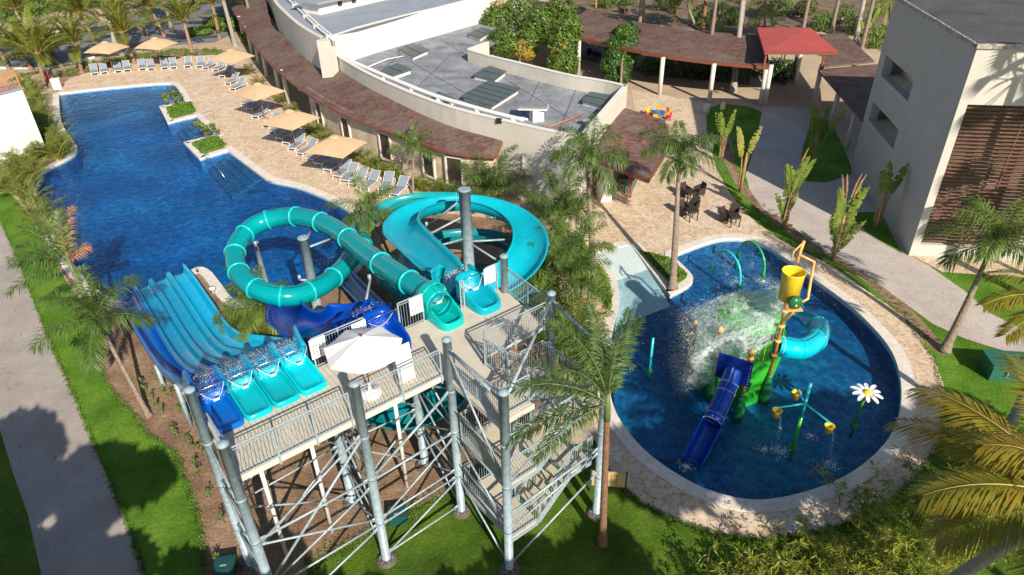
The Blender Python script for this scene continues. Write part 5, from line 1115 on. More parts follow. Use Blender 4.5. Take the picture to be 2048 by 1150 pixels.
# groundcover dots in the beds
def scatter(name,poly_px,n,s,h,mt,seed,z=.02,holes=()):
    rg=random.Random(seed); b=MB(); q=PL(poly_px); xs=[p.x for p in q]; ys=[p.y for p in q]
    def inside(x,y):
        c=False; j=len(q)-1
        for i in range(len(q)):
            if (q[i].y>y)!=(q[j].y>y) and x<(q[j].x-q[i].x)*(y-q[i].y)/(q[j].y-q[i].y)+q[i].x: c=not c
            j=i
        return c
    k=0
    while k<n:
        x=rg.uniform(min(xs),max(xs)); y=rg.uniform(min(ys),max(ys))
        if not inside(x,y): continue
        k+=1
        leafcloud(b,Vector((x,y,z+h*.4)),s,s,h*.5,10,s*.55,rg)
    b.v=[(x,y,max(z,zz)) for x,y,zz in b.v]; o=b.build(name,mt); o['kind']='stuff'; return o
scatter('ground_cover',[(1160,512),(1186,522),(1212,555),(1222,600),(1220,628),(1195,588),(1152,558)],420,.16,.22,PLANTG,1,.09)
scatter('ground_cover',[(1284,508),(1344,572),(1366,560),(1372,553),(1364,547),(1335,522)],420,.14,.18,PLANTG,2,.14)
for px in ([(332,216),(382,204),(392,224),(342,238)],[(384,287),(434,273),(453,291),(404,309)]):
    b=MB(); b.prism(PL(px),.0,.12); struct(b.build('planter_lawn',GRASS,origin=(0,0,0)))
    scatter('ground_cover',px,130,.15,.09,PLANTG,px[0][0],.12)
for i,(x,y) in enumerate([(352,212),(416,277)]):
    t=thing('shrub','small bright shrub in the pool planter '+('nearest the sun shelf' if i==0 else 'below the handrail'),'shrub',P(x,y),0); rg=random.Random(i); b=MB(); st=MB(); a=P(x,y)
    for k in range(9):
        e=a+Vector((rg.uniform(-.8,.8),rg.uniform(-.5,.5),rg.uniform(.5,1.3))); st.bar(a,e,.035,.035); leafcloud(b,e,.28,.28,.25,40,.13,rg)
    b.build('foliage',BANANA,t); st.build('stems',TRUNK,t)
scatter('bed_plants',[(110,150),(175,127),(270,110),(365,100),(430,100),(478,110),(470,122),(430,110),(330,114),(240,127),(174,145),(139,156)],260,.2,.4,PLANTG,5)
scatter('bed_plants',[(592,248),(640,285),(700,318),(760,343),(830,383),(925,388),(1000,395),(930,372),(830,362),(760,332),(700,302),(640,262)],130,.2,.25,BROAD,6)
scatter('bed_plants',[(1040,470),(1100,560),(1130,640),(1190,740),(1180,800),(1120,720),(1080,600),(1020,480)],300,.22,.5,PLANTG,7)
scatter('weeds',[(1440,260),(1480,380),(1600,480),(1740,565),(1880,710),(1890,690),(1740,553),(1620,475),(1500,390),(1462,300)],150,.08,.16,PLANTG,8)
# little stick seedlings on the bare soil
def seedling(px,py,seed,label):
    rg=random.Random(seed); a=P(px,py); t=thing('sapling',label,'sapling',a,0,'saplings on the bare soil bed'); h=rg.uniform(.35,.6); b=MB(); b.bar(a,a+Vector((.03,.02,h)),.02,.02); b.build('stem',TRUNK,t)
    b=MB(); leafcloud(b,a+U*h*.8,.13,.13,.2,22,.07,rg); b.build('leaves',PLANTG,t)
zz5=lambda x,y:(x/2.876,750+y/2.876)
for i,(x,y) in enumerate([(820,70),(845,110),(880,150),(910,190),(895,20),(945,110),(990,140),(940,230),(1040,230),(1070,235),(1105,280),(1000,330),(1020,350),(1085,390),(1110,440),(1145,440),(1130,540),(1190,490),(1145,600),(1210,720),(1290,860),(1250,1080)]): seedling(*zz5(x,y),500+i,'small sapling on the bare soil left of the tower, '+(ORD[i] if i<20 else 'row end '+ORD[i-20])+' from the top')
# ---- paddle leaf plants (bananas and traveller palms)
def paddle(b,st,a,az,el,ln,stem,w_,rg,torn=.0):
    # az: fan angle in the leaf plane (x lean); the blade faces roughly -y
    fn=Vector((rg.uniform(-.5,.5),-1,rg.uniform(-.1,.3))).normalized(); h=Vector((math.cos(az),math.sin(az)*.4,0)).normalized(); e=el; p=Vector(a); path=[p.copy()]; n=6
    for i in range(n): p=p+(h*math.cos(e)+U*math.sin(e))*stem/n; path.append(p.copy()); e-=.02
    st.tube(path,[.045*(1-.5*i/n) for i in range(n+1)],5,False)
    m_=14; pts=[]
    for i in range(m_+1):
        t=i/m_; wv=w_*math.sin(math.pi*(.06+.9*t))**.5*(1-.2*t); d=h*math.cos(e)+U*math.sin(e); sd=d.cross(fn).normalized(); pts.append((p.copy(),sd*wv/2,fn)); p=p+d*ln/m_; e-=rg.uniform(-.01,.04)
    for sg in (-1,1):
        for i in range(m_):
            a0,s0,n0=pts[i]; a1,s1,n1=pts[i+1]; tear=rg.random()<torn; g=.28 if tear else 0.; dr=rg.uniform(.1,.3)*w_ if tear else 0
            b.quad(a0,a0+s0*sg-fn*.10*w_-U*dr+(a1-a0)*g,a1+s1*sg-fn*.10*w_-U*dr-(a1-a0)*g,a1)
def banana(px,py,leaves,label,mt,seed,h=2.2,group=None,name='banana_plant',dead=0,torn=.4):
    rg=random.Random(seed); a=P(px,py); t=thing(name,label,'banana plant',a,0,group); b=MB(); st=MB()
    b.tube([a,a+Vector((.02,.02,h*.35)),a+Vector((.04,.03,h*.6))],[.13,.11,.07],8)
    b.build('pseudostem',STEMC,t,True); b=MB()
    for i in range(leaves):
        az=(0. if i%2 else math.pi)+rg.uniform(-.6,.6); paddle(b,st,a+Vector((rg.uniform(-.2,.2),rg.uniform(-.15,.15),h*.12)),az,rg.uniform(1.46,1.62) if i<5 else rg.uniform(1.32,1.55),h*rg.uniform(.34,.46),h*(rg.uniform(.38,.5) if i<6 else rg.uniform(.0,.2)),.52,rg,torn)
    b.build('leaves',mt,t); st.build('stalks',STEMC,t)
    for k in range(dead):
        b=MB(); st=MB(); paddle(b,st,a+U*h*.2,rg.choice([0,math.pi]),rg.uniform(1.45,1.6),h*.3,h*.62,.12,rg,.9); b.build('dead_leaf',DRYL,t)
_ban=banana
def banana(px,py,leaves,label,mt,seed,h=2.2,*a,**k): _ban(px,py,leaves,label,mt,seed,h*1.3,*a,**k)
G='paddle leaved plants along the garden path'
banana(1440,325,5,'paddle leaved plant behind the small tan sign',BANANA,601,3.0,G)
banana(1480,385,3,'yellowed paddle leaved plant with brown stem beside the grey path',BANANAY,602,3.6,G,torn=.6)
banana(1566,458,9,'multi leaved paddle plant in the verge where the grey path bends',BANANA,603,3.6,G,dead=1)
banana(1618,340,7,'big paddle leaved plant on the courtyard lawn beside the walkway column',BANANA,604,3.8,G,dead=1,torn=.7)
banana(1665,520,12,'largest paddle leaved clump in the verge with dry brown leaf tips',BANANA,605,3.6,G,dead=4)
banana(1750,458,5,'paddle leaved plant in front of the grey hotel wall',BANANA,606,3.2,G,dead=1)
banana(1345,52,7,'bright paddle leaved plant behind the walkway roof, left group',BANANA,607,3.4,G,torn=.1)
banana(1730,95,7,'paddle leaved plant between grey trunk and hotel block',BANANA,608,3.4,G,torn=.1)
banana(1192,25,5,'paddle leaved plant beside the walkway roof end at the top',BANANAY,609,2.6,G,torn=.1)
# ---- bamboo, bottom right
def bamboo(px,py,z,h,n,seed,label,lean=(0,0)):
    rg=random.Random(seed); a=P(px,py,0); t=thing('bamboo_clump',label,'bamboo',a,0,'bamboo thicket at the bottom right'); b=MB(); st=MB()
    for i in range(n):
        a0=a+Vector((rg.gauss(0,.35),rg.gauss(0,.3),0)); hh=h*rg.uniform(.6,1.1); dx=Vector((rg.gauss(lean[0],.45),rg.gauss(lean[1],.45),0)); path=[a0+dx*(t_**2)*hh*.5+U*hh*(t_-.18*t_*t_) for t_ in np.linspace(0,1,8)]
        st.tube(path,[.022*(1-.8*k/7) for k in range(8)],4,False)
        for k in range(int(17*hh/2)):
            t_=rg.uniform(.25,1); x=t_*7; j=min(int(x),6); p=path[j].lerp(path[j+1],x-j); br=rvec(rg).normalized(); br.z=abs(br.z)*.4; tip=p+br*rg.uniform(.15,.5); st.bar(p,tip,.006,.006)
            for _ in range(8):
                d=(rvec(rg)*.8+br*1.1+U*.15); d=d.normalized(); q=p.lerp(tip,rg.uniform(.7,1)); sd_=d.cross(rvec(rg)).normalized(); blade(b,q,d,sd_,rg.uniform(.16,.32),.042,.25)
    b.build('leaves',BAMB,t); st.build('canes',BSTEM,t)
bl=[(1500,1200,1.9,5),(1570,1185,1.9,5),(1650,1190,2.1,6),(1740,1160,2.2,5),(1800,1110,2.4,6),(1870,1070,2.4,6),(1915,1010,2.2,5),(1930,940,2.0,5),(1880,1170,2.4,6),(1960,1130,2.4,5),(1750,1230,2.2,6),(1620,1240,2.0,5),(1690,1250,2.2,5),(2000,1060,2.3,5),(1830,1200,2.3,5),(1430,1220,1.8,5),(1965,880,1.9,4),(1720,1060,1.9,4),(1690,1030,1.7,3),(1640,1130,1.9,5),(1560,1150,1.7,4),(1790,1040,2.0,5),(1850,990,1.9,4),(1500,1150,1.6,4),(1450,1190,1.7,4),(1700,1150,2.0,5),(1780,1160,2.2,5)]
for i,(x,y,h,n) in enumerate(bl): bamboo(x,y,0,h,n,700+i,'yellow green bamboo clump at bottom right, '+(ORD[i] if i<20 else 'front '+ORD[i-20])+' of the thicket')
# unseen trees added behind the viewpoint to cast shade over near lawns and path
def shade_tree(x,y,h,r,seed,label):
    rg=random.Random(seed); t=thing('broadleaf_tree',label,'tree',(x,y,0),0,'added shade trees out of view behind the viewpoint'); a=Vector((x,y,0)); trunk_mb(a,Vector((x,y,h*.75)),.3,.15).build('trunk',TRUNK,t,True); b=MB()
    for k in range(7): leafcloud(b,Vector((x+rg.uniform(-r,r)*.7,y+rg.uniform(-r,r)*.7,h*(rg.uniform(.65,1.0) if h<10.4 else rg.uniform(.93,1.03)))),r*.5,r*.5,r*(.42 if h<10.4 else .25),500,.34,rg,.3)
    b.build('crown',BROAD,t)
for i,(x,y,h,r) in enumerate([(-14.5,5.2,8.5,2.6),(-10.5,4.0,8,2.4),(-12.5,3.8,11,2.6),(-8.6,3.2,10.6,2.2),(-17,4,11.2,2.6),(-20.5,3.6,11.2,2.6),(-14.5,2.0,10.8,2.6),(-11.5,1.0,10.6,2.6),(7.2,1.0,8.8,2.4),(2.4,1.4,8,2.4),(-1.2,.8,8.2,2.2),(-18,5,9,2.8),(-7.0,3.6,7.8,2.2),(-21.5,4.5,9,2.8),(-13,0,9,3),(-17,-1,10,3),(-3.0,2.2,8,2.2),(6.5,2.4,8.2,2.4),(13,1.0,12,2.3),(16.8,1.4,12,2.2),(20.6,1.8,12,2.4),(25,2,12,2.5)]):
    shade_tree(x,y,h,r,800+i,'added leafy tree out of view, casting shade from behind the viewpoint, '+(ORD[i] if i<20 else 'extra '+ORD[i-20])+' one')
def far_shade_tree(x,y,z,r,seed,label):  # added trees, crowns above the view put in to shade the garden
    rg=random.Random(seed); t=thing('broadleaf_tree',label,'tree',(x,y,0),0,'added shade trees over the restaurant garden'); trunk_mb(Vector((x,y,0)),Vector((x,y,z)),.25,.12).build('trunk',TRUNK,t,True); b=MB()
    for k in range(6): leafcloud(b,Vector((x+rg.uniform(-r,r)*.7,y+rg.uniform(-r,r)*.7,z+rg.uniform(-.8,1.5))),r*.55,r*.55,r*.35,260,.4,rg,.3)
    b.build('crown',BROAD,t)
for i,(x,y,z,r) in enumerate([(20,70,10.5,4),(28,68,10.5,4),(36,72,11,4.5),(14,76,10.5,4),(26,80,10,4.5),(38,84,10,4.5),(-32,92,10,4),(-44,96,10,4)]): far_shade_tree(x,y,z,r,900+i,'added tall tree with crown out of view, shading the far gardens, '+ORD[i]+' one')

def fan_palm(x,y,z,seed,label,n=16,r=1.5):
    rg=random.Random(seed); c=Vector((x,y,z)); t=thing('fan_palm',label,'fan palm',(x,y,0),0,'fan palms in front of the slatted wall'); trunk_mb(Vector((x,y,0)),c,.22,.15).build('trunk',TRUNKG,t,True); b=MB(); st=MB()
    for i in range(n):
        az=i*2.4; el=rg.uniform(-.5,1.3); d=Vector((math.cos(az)*math.cos(el),math.sin(az)*math.cos(el),math.sin(el))); e=c+d*1.3; st.bar(c,e,.04,.03); s=d.cross(U).normalized(); nn=s.cross(d)
        for k in range(22):
            a=-1.7+3.4*k/21; dd=(d*math.cos(a)+s*math.sin(a)-U*.15*abs(a)).normalized(); blade(b,e,dd,dd.cross(nn).normalized(),r*.8*(1-.2*abs(a)/1.7),.13,.25)
    b.build('crown',PALMG,t); st.build('leaf_stalks',SHAFT,t)
_w=Vector((16.8,25.3,0))
for i,(u_,zz_,T_) in enumerate([(2.2,9.9,8),(4.4,9.6,9.5),(2.0,3.6,9)]):
    p=c1+dr*u_+Vector((0,0,zz_))-ldir*T_ if False else P(1817,511)+Vector((.987,-.16,0))*u_+Vector((0,0,zz_))-ldir*T_
    fan_palm(p.x,p.y,p.z,950+i,'fan palm right of the frame shading the slatted wall, '+ORD[i]+' one')

def litter(name,px,n,s0,s1,mt,seed,z=.03):
    rg=random.Random(seed); b=MB(); q=PL(px); 
    for _ in range(n):
        i=rg.randrange(len(q)-2); u_,v_=rg.random(),rg.random()
        if u_+v_>1: u_,v_=1-u_,1-v_
        p=q[0]+(q[i+1]-q[0])*u_+(q[i+2]-q[0])*v_; a=rg.uniform(0,6.28); s=rg.uniform(s0,s1); k=len(b.v); dx=Vector((math.cos(a),math.sin(a),0))*s; dy=Vector((-math.sin(a),math.cos(a),0))*s*.5; zz=U*(z+.006)
        p=Vector((p.x,p.y,0)); b.v+=[tuple(p-dx+zz),tuple(p+dy+zz+U*.01),tuple(p+dx+zz),tuple(p-dy+zz)]; b.f.append((k,k+1,k+2,k+3))
    o=b.build(name,mt); o['kind']='stuff'
LF=mat('fallen_leaf_brown',(.16,.09,.05),.9,.4,9)
litter('fallen_leaves',[(0,439),(70,610),(139,780),(222,972),(289,1150),(83,1150),(28,952),(0,858)],90,.03,.07,LF,21)
litter('fallen_leaves',[(1250,330),(1500,440),(1300,440),(1200,400),(1180,480)],60,.03,.06,LF,22)
litter('fallen_leaves',[(1517,256),(1600,300),(1604,420),(1750,470),(1900,600),(1960,680),(1800,590),(1620,470),(1528,400)],70,.03,.07,LF,23)
litter('fallen_leaves',[(1241,976),(1366,1048),(1531,1081),(1697,1044),(1697,965),(1531,1015),(1399,990),(1283,915)],60,.03,.06,LF,24)
def tufts(px,n,seed,mt,wid=.12,z=.02):
    rg=random.Random(seed); b=MB(); q=PL(px)
    for _ in range(n):
        i=rg.randrange(len(q)-1); p=q[i].lerp(q[i+1],rg.random())+Vector((rg.gauss(0,wid),rg.gauss(0,wid),0))
        for _ in range(5):
            d=(U+rvec(rg,.5)).normalized(); blade(b,Vector((p.x,p.y,z))+rvec(rg,.03)*1.0,d,d.cross(rvec(rg)).normalized(),rg.uniform(.06,.14),.03,.2)
    b.v=[(x,y,max(zz,z-.01)) for x,y,zz in b.v]; o=b.build('grass',mt); o['kind']='stuff'
tufts([(0,439),(35,519),(70,610),(104,693),(130,750),(174,854),(222,972),(264,1073),(289,1150)],900,31,PLANTG,.05)
tufts([(209,700),(198,728),(222,781),(261,823),(299,872),(348,906),(365,941),(379,986),(393,1028),(403,1080),(410,1150)],900,32,PLANTG,.07)
tufts([(610,1150),(642,1122),(700,1090),(800,1030),(895,985),(1010,905)],500,33,PLANTG,.25)
tufts([(1183,900),(1241,976),(1283,1007),(1366,1048),(1448,1073),(1531,1081),(1614,1069),(1697,1044),(1780,1003),(1846,940),(1879,887),(1889,813),(1870,722),(1800,626),(1670,535),(1517,448),(1429,329)],1500,34,PLANTG,.05)
# ================================================================ LOUNGERS, UMBRELLAS AND DECK FURNITURE
def make_lounger():
    t=thing('sun_lounger','','sun lounger',(0,0,0),0,'grey sun loungers round the main pool')
    b=MB()   # foot end at origin, head towards +y
    for x in (-.33,.33): b.bar((x,0,.30),(x,1.9,.32),.03,.04)
    b.bar((-.33,.02,.30),(.33,.02,.30),.05,.04); b.bar((-.33,1.9,.3),(.33,1.9,.3),.05,.04)
    for x in (-.35,.35): b.bar((x,1.15,.34),(x,1.82,.86),.028,.028)
    b.bar((-.35,1.82,.86),(.35,1.82,.86),.028,.028); b.build('frame',WHITEM,t)
    for x in (-.33,.33):
        for y,y2 in ((.12,.02),(1.75,1.85)):
            b=MB(); b.bar((x,y2,0),(x,y,.3),.045,.045); b.build('leg',WHITEM,t)
    b=MB(); b.hexa([(-.3,.03,.31),(.3,.03,.31),(.3,1.15,.33),(-.3,1.15,.33),(-.3,.03,.335),(.3,.03,.335),(.3,1.15,.355),(-.3,1.15,.355)]); b.build('seat',SLING,t)
    b=MB(); b.hexa([(-.32,1.17,.35),(.32,1.17,.35),(.32,1.81,.85),(-.32,1.81,.85),(-.32,1.155,.37),(.32,1.155,.37),(.32,1.795,.87),(-.32,1.795,.87)]); b.build('backrest',SLING,t)
    return t
z1=lambda x,y:(x/2.875,y/2.875); z2=lambda x,y:(400+x/2.738,y/2.738)
LG=[]
for f_,h_ in [((548,436),(545,375)),((603,430),(597,370)),((683,422),(680,362)),((735,416),(732,356)),((822,408),(818,350)),((873,408),(868,350)),((950,402),(950,344)),((1000,400),(1002,342)),((1080,394),(1108,342)),((1148,394),(1180,342))]: LG.append((z1(*f_),z1(*h_)))
for f_,h_ in [((30,383),(90,352)),((85,396),(150,362)),((120,430),(205,392)),((152,470),(240,428)),((178,500),(270,462)),((240,585),(330,548)),((268,612),(355,570)),((302,655),(395,606)),((360,705),(440,665)),((392,738),(480,690)),((432,775),(530,725)),((470,800),(560,750)),((503,832),(590,770)),((545,858),(630,820)),((600,890),(690,845)),((648,915),(740,868)),((695,950),(785,900)),((750,985),(830,920)),((790,1008),(870,940)),((835,1030),(930,960)),((900,1050),(985,985)),((1000,1060),(1040,1010)),((1060,1085),(1125,1030))]: LG.append((z2(*f_),z2(*h_)))
src=make_lounger()
names=['leftmost of the row under the first umbrella','second from the left in the top row','third from the left in the top row','fourth from the left in the top row','left one of the pair under the second umbrella','right one of the pair under the second umbrella','pair just right of the second umbrella pole, left','pair just right of the second umbrella pole, right','first of the two angled ones before the third umbrella','second of the two angled ones before the third umbrella']
ordn=['first','second','third','fourth','fifth','sixth','seventh','eighth','ninth','tenth','eleventh','twelfth','thirteenth','fourteenth','fifteenth','sixteenth','seventeenth','eighteenth','nineteenth','twentieth','twenty first','twenty second','last']
for i,(f_,h_) in enumerate(LG):
    a=P(*f_); c=P(*h_); d=c-a; rz=math.atan2(d.y,d.x)-math.pi/2
    lb='grey lounger with white frame, '+(names[i] if i<10 else ordn[i-10]+' down the long row beside the building')
    if i==0: src.location=a; src.rotation_euler=(0,0,rz); src['label']=lb
    else: dup(src,a,rz,lb)
def make_umb():
    t=thing('beach_umbrella','','umbrella',(0,0,0),0,'square beige umbrellas over the loungers'); s=1.75; b=MB()
    n=8; ap=Vector((0,0,3.15)); pts=[Vector((math.cos(a)*s*(1.28 if k%2==0 else .93),math.sin(a)*s*(1.28 if k%2==0 else .93),2.35 if k%2==0 else 2.42)) for k,a in [(k,k*math.pi/4) for k in range(8)]]
    for k in range(8):
        a,c=pts[k],pts[(k+1)%8]
        for i in range(4):
            t0,t1=i/4,(i+1)/4; A=ap.lerp(a,t0)+U*.12*math.sin(math.pi*t0); B_=ap.lerp(c,t0)+U*.12*math.sin(math.pi*t0); C_=ap.lerp(c,t1)+U*.12*math.sin(math.pi*t1); D_0=ap.lerp(a,t1)+U*.12*math.sin(math.pi*t1)
            b.quad(A,D_0,C_,B_)
    cn_=b.build('canopy',BEIGEF,t,solid=.02)
    b=MB(); b.lathe([(.42,3.1),(.36,3.16),(.18,3.25),(0,3.28)],(0,0,0),8); sub(b.build('vent_cap',BEIGEF,t),cn_)
    b=MB(); b.tube([(0,0,0),(0,0,3.2)],.035,8); b.build('pole',mat('umbrella_wood',(.4,.2,.09),.5),t,True)
    b=MB(); b.box((0,0,.05),(.55,.55,.1)); b.box((0,0,.13),(.4,.4,.06)); b.build('base',CONC,t)
    b=MB()
    for k in range(8): b.bar(ap-U*.05,pts[k]-U*.02,.025,.03)
    b.build('ribs',mat('umbrella_wood',(.4,.2,.09)),t)
    return t
us=make_umb()
UM=[(208,82,'over the first loungers beyond the pool, leftmost'),(308,74,'between coconut palms, second from the left'),(460,98,'third one, where the lounger row curves'),(514,165,'beside the open arcade columns, above the shelf handrail'),(577,219,'between the arcade corner and first shutter'),(668,270,'nearest the slides, in front of two shutters')]
for i,(x,y,l) in enumerate(UM):
    p=P(x,y,3.27); p.z=0; rz=[.55,.5,.35,.15,.3,.4][i]; lb='square beige umbrella '+l
    if i==0: us.location=p; us.rotation_euler=(0,0,rz); us['label']=lb
    else: dup(us,p,rz,lb)
# pool handrails
def rail(pts,label,r=.025):
    q=[P(x,y,z) for x,y,z in pts]; b=MB(); b.tube(q,r,8); o=b.build('handrail',CHROME,None,True); tag(o,label,'handrail','chrome pool handrails'); return o
rail([(430,240,0),(424,222,.9),(395,228,.9),(362,266,-.3)],'bent chrome handrail beside the upper pool planter')
rail([(412,322,0),(412,304,.9),(422,318,.8),(453,360,-.3)],'chrome handrail beside the lower pool planter')
c=P(117,178); b=MB(); b.box(c+U*.5,(.75,.6,1.0),.35); b.box(c+U*1.03,(.85,.7,.06),.35); tag(b.build('shower_pillar',WHITEP),'white block at the far left corner of the pool','pillar')
c=P(97,160); b=MB(); b.tube([c,c+U*.5,c+U*.9+Vector((-.1,0,0))],[.18,.2,.1],8); tag(b.build('life_buoy_bag',mat('pink_bag',(.6,.03,.12)),None,True),'pink red bag hanging near the palm at the pool corner','bag')
for i,(x,y) in enumerate([(427,586),(474,0),(697,660)][:1]):
    c=P(x,y); b=MB(); b.lathe([(.12,0),(.12,.25),(.17,.26),(.17,.36),(0,.38)],c,14); tag(b.build('pipe_stub',WHITEM,None,True),'white capped pipe stub on the soil island','pipe')
for x,y,l in ((798,1040,'dark teal utility box on the lawn beneath the stair tower'),(455,1143,'teal utility lid at the bottom edge beside the tower leg')):
    c=P(x,y); t=thing('utility_box',l,'utility box',c); b=MB(); b.box(c+U*.22,(.62,.5,.4),.15); b.build('box',mat('utility_teal',(.012,.07,.075),.5),t); b=MB(); b.box(c+U*.43,(.66,.54,.05),.15); b.build('lid',mat('utility_teal',(.012,.08,.085),.5),t); b=MB(); b.box(c+U*.465+Vector((0,-.1,0)),(.2,.04,.03),.15); b.build('handle',STEEL,t)
c=P(2005,748); t=thing('utility_cabinet','large green metal cabinet with sloping lid on the grass','cabinet',c); GC=mat('cabinet_green',(.015,.13,.095),.5,.1,2); rz=-.15
b=MB(); b.box(c+U*.38,(1.6,1.1,.76),rz); b.build('body',GC,t); b=MB(); b.box(c+U*.80,(1.7,1.2,.08),rz); b.build('lid',GC,t); b=MB(); b.box(c+U*.45+Vector((-.3,-.58,0)),(.05,.06,.25),rz); b.build('handle',STEEL,t)
# wicker chairs and tables
def make_chair():
    t=thing('wicker_chair','','wicker chair',(0,0,0),0,'dark wicker chairs on the terrace')
    b=MB(); b.box((0,0,.42),(.52,.52,.08)); b.build('seat',WICKER,t)
    b=MB(); b.hexa([(-.27,.22,.4),(.27,.22,.4),(.27,.28,.4),(-.27,.28,.4),(-.25,.33,.92),(.25,.33,.92),(.25,.38,.92),(-.25,.38,.92)]); b.build('backrest',WICKER,t)
    for x in (-.27,.27):
        b=MB(); b.hexa([(x-.03,-.24,.2),(x+.03,-.24,.2),(x+.03,.26,.2),(x-.03,.26,.2),(x-.03,-.24,.62),(x+.03,-.24,.62),(x+.03,.32,.72),(x-.03,.32,.72)]); b.build('armrest',WICKER,t)
    for x in (-.23,.23):
        for y in (-.22,.24): b=MB(); b.bar((x,y,0),(x,y,.4),.05,.05); b.build('leg',WICKER,t)
    return t
ch=make_chair()
def make_table(h=.72,w_=.62):
    t=thing('side_table','','table',(0,0,0),0,'square dark wicker tables on the terrace'); b=MB(); b.box((0,0,h),(w_,w_,.06)); b.box((0,0,h-.09),(w_*.9,w_*.9,.1)); b.build('table_top',WICKER,t)
    for x in (-1,1):
        for y in (-1,1): b=MB(); b.bar((x*w_*.43,y*w_*.43,0),(x*w_*.43,y*w_*.43,h-.05),.05,.05); b.build('leg',WICKER,t)
    return t
tb=make_table()
CH=[(1370,394,.5,'farthest left terrace chair, facing the pool'),(1397,392,-1.2,'terrace chair right of the farthest table'),(1366,430,.5,'terrace chair left of the middle table'),(1386,422,-.6,'terrace chair behind the middle table'),(1450,444,.7,'left chair of the pair nearest the splash pool'),(1466,437,-.4,'right chair of the pair nearest the splash pool')]
for i,(x,y,rz,l) in enumerate(CH):
    l='dark wicker armchair, '+l
    if i==0: ch.location=P(x,y); ch.rotation_euler=(0,0,rz); ch['label']=l
    else: dup(ch,P(x,y),rz,l)
for i,(x,y,rz,l) in enumerate([(1377,403,.3,'the table nearest the bar kiosk'),(1382,440,.3,'the table beside the leaning planter palm'),(1466,452,.1,'the table nearest the splash pool rim')]):
    l='square dark wicker table, '+l
    if i==0: tb.location=P(x,y); tb.rotation_euler=(0,0,rz); tb['label']=l
    else: dup(tb,P(x,y),rz,l)
# dark furniture in the restaurant shade
for i,(x,y,rz) in enumerate([(1300,140,.2),(1313,141,.9),(1372,155,.1),(1385,158,1),(1398,160,.4),(1547,166,.2),(1566,170,.8),(1180,115,.3),(1195,118,.9),(1250,28,.3),(1590,35,.2),(1605,38,1),(1665,55,.1),(1678,52,.6),(1240,25,1.2)]):
    o=dup(ch,P(x,y),rz,'dark wicker chair in the shade by the walkway, '+ORD[i]+' one'); o['group']='restaurant chairs in the shade'
# children's table set
c=P(1316,236); t=thing('kids_table','round blue children table among small coloured chairs','table',c); b=MB(); b.lathe([(0,.5),(.55,.5),(.58,.53),(.55,.56),(0,.56)],c,20); b.build('table_top',plastic('kid_blue',(.01,.15,.42)),t)
for k in range(4): a=k*math.pi/2+.7; b=MB(); b.tube([c+Vector((math.cos(a)*.35,math.sin(a)*.35,0)),c+Vector((math.cos(a)*.3,math.sin(a)*.3,.5))],.04,6); b.build('leg',plastic('kid_blue',(0,0,0)),t)
for k,(a,cn,col) in enumerate([(2.3,'yellow',(.85,.5,.02)),(.6,'orange',(.8,.25,.02)),(4.3,'golden yellow',(.85,.42,.02)),(3.3,'red',(.6,.02,.03)),(5.6,'dark red',(.45,.02,.05)),(1.4,'amber',(.75,.33,.02))]):
    q=c+Vector((math.cos(a)*.95,math.sin(a)*.95,0)); m_=plastic('kid_'+cn.replace(' ','_'),col); s=thing('kids_chair','small '+cn+' plastic chair at the blue children table','chair',q,a-math.pi/2)
    b=MB(); b.box(q+U*.3,(.4,.4,.06),a); b.build('seat',m_,s); b=MB(); o=Vector((math.cos(a),math.sin(a),0))*.19; b.box(q+o+U*.5,(.05,.4,.38),a); b.build('backrest',m_,s)
    for x in (-.15,.15):
        for y in (-.15,.15): b=MB(); b.bar(q+Vector((x,y,0)),q+Vector((x,y,.28)),.05,.05); b.build('leg',m_,s)
# signs
def sign(px,py,w_,h_,z0,rz,label,mt,posts=True,icons=0):
    c=P(px,py); t=thing('sign_board',label,'sign',c); d=Vector((math.cos(rz),math.sin(rz),0)); b=MB(); b.box(c+U*(z0+h_/2),(w_,.05,h_),rz); b.build('panel',mt,t)
    for s in (-1,1): b=MB(); b.bar(c+d*s*w_*.5,c+d*s*w_*.5+U*(z0+h_+.05),.06,.06); b.build('post',mat('dark_post',(.06,.05,.05)),t)
    if icons:
        n_=Vector((d.y,-d.x,0)); b=MB()
        for i in range(4):
            for j in range(icons):
                q=c+U*(z0+h_*(.2+.18*i))+d*(j-(icons-1)/2)*w_*.15+n_*.03; k=len(b.v); b.v+=[tuple(q+(d*math.cos(a*math.pi/3)+U*math.sin(a*math.pi/3))*.035) for a in range(6)]; b.f.append(tuple(range(k,k+6)))
        b.build('pictogram',mat('sign_ink',(.08,.06,.05)),t)
TAN=mat('tan_sign',(.50,.36,.16),.7,.08,4)
sign(1215,985,1.25,.72,.35,-.12,'tan notice board with pictogram grid beside the near palm trunk',TAN,icons=4)
sign(1440,250,.5,.62,1.3,.15,'small tan sign on post at the tip of the lawn',mat('pale_yellow_sign',(.7,.6,.33),.7),icons=0)
sign(1175,500,.6,.8,.2,.1,'pale yellow board half hidden behind palm fronds',mat('pale_yellow_sign',(.7,.6,.33)),icons=0)
# striped mat with a blue bucket by the wall
c=P(1088,400); t=thing('striped_board','orange and dark striped board lying at the curved wall','board',c); b=MB(); b.box(c+U*.05,(1.5,.9,.08),-.3); b.build('board',mat('orange_board',(.65,.3,.04)),t)
for k in range(5): b=MB(); b.box(c+U*.095+Vector((-.56+.28*k,.16-.08*k,0)),(.12,.86,.02),-.3); b.build('stripe',mat('dark_stripe',(.03,.03,.05)),t)
c=P(1080,398); b=MB(); b.lathe([(.13,.1),(.17,.45),(.15,.45),(.11,.14),(0,.14)],c,14); tag(b.build('bucket',plastic('bucket_blue',(.02,.06,.3)),None,True),'small dark blue bucket on the striped board','bucket')
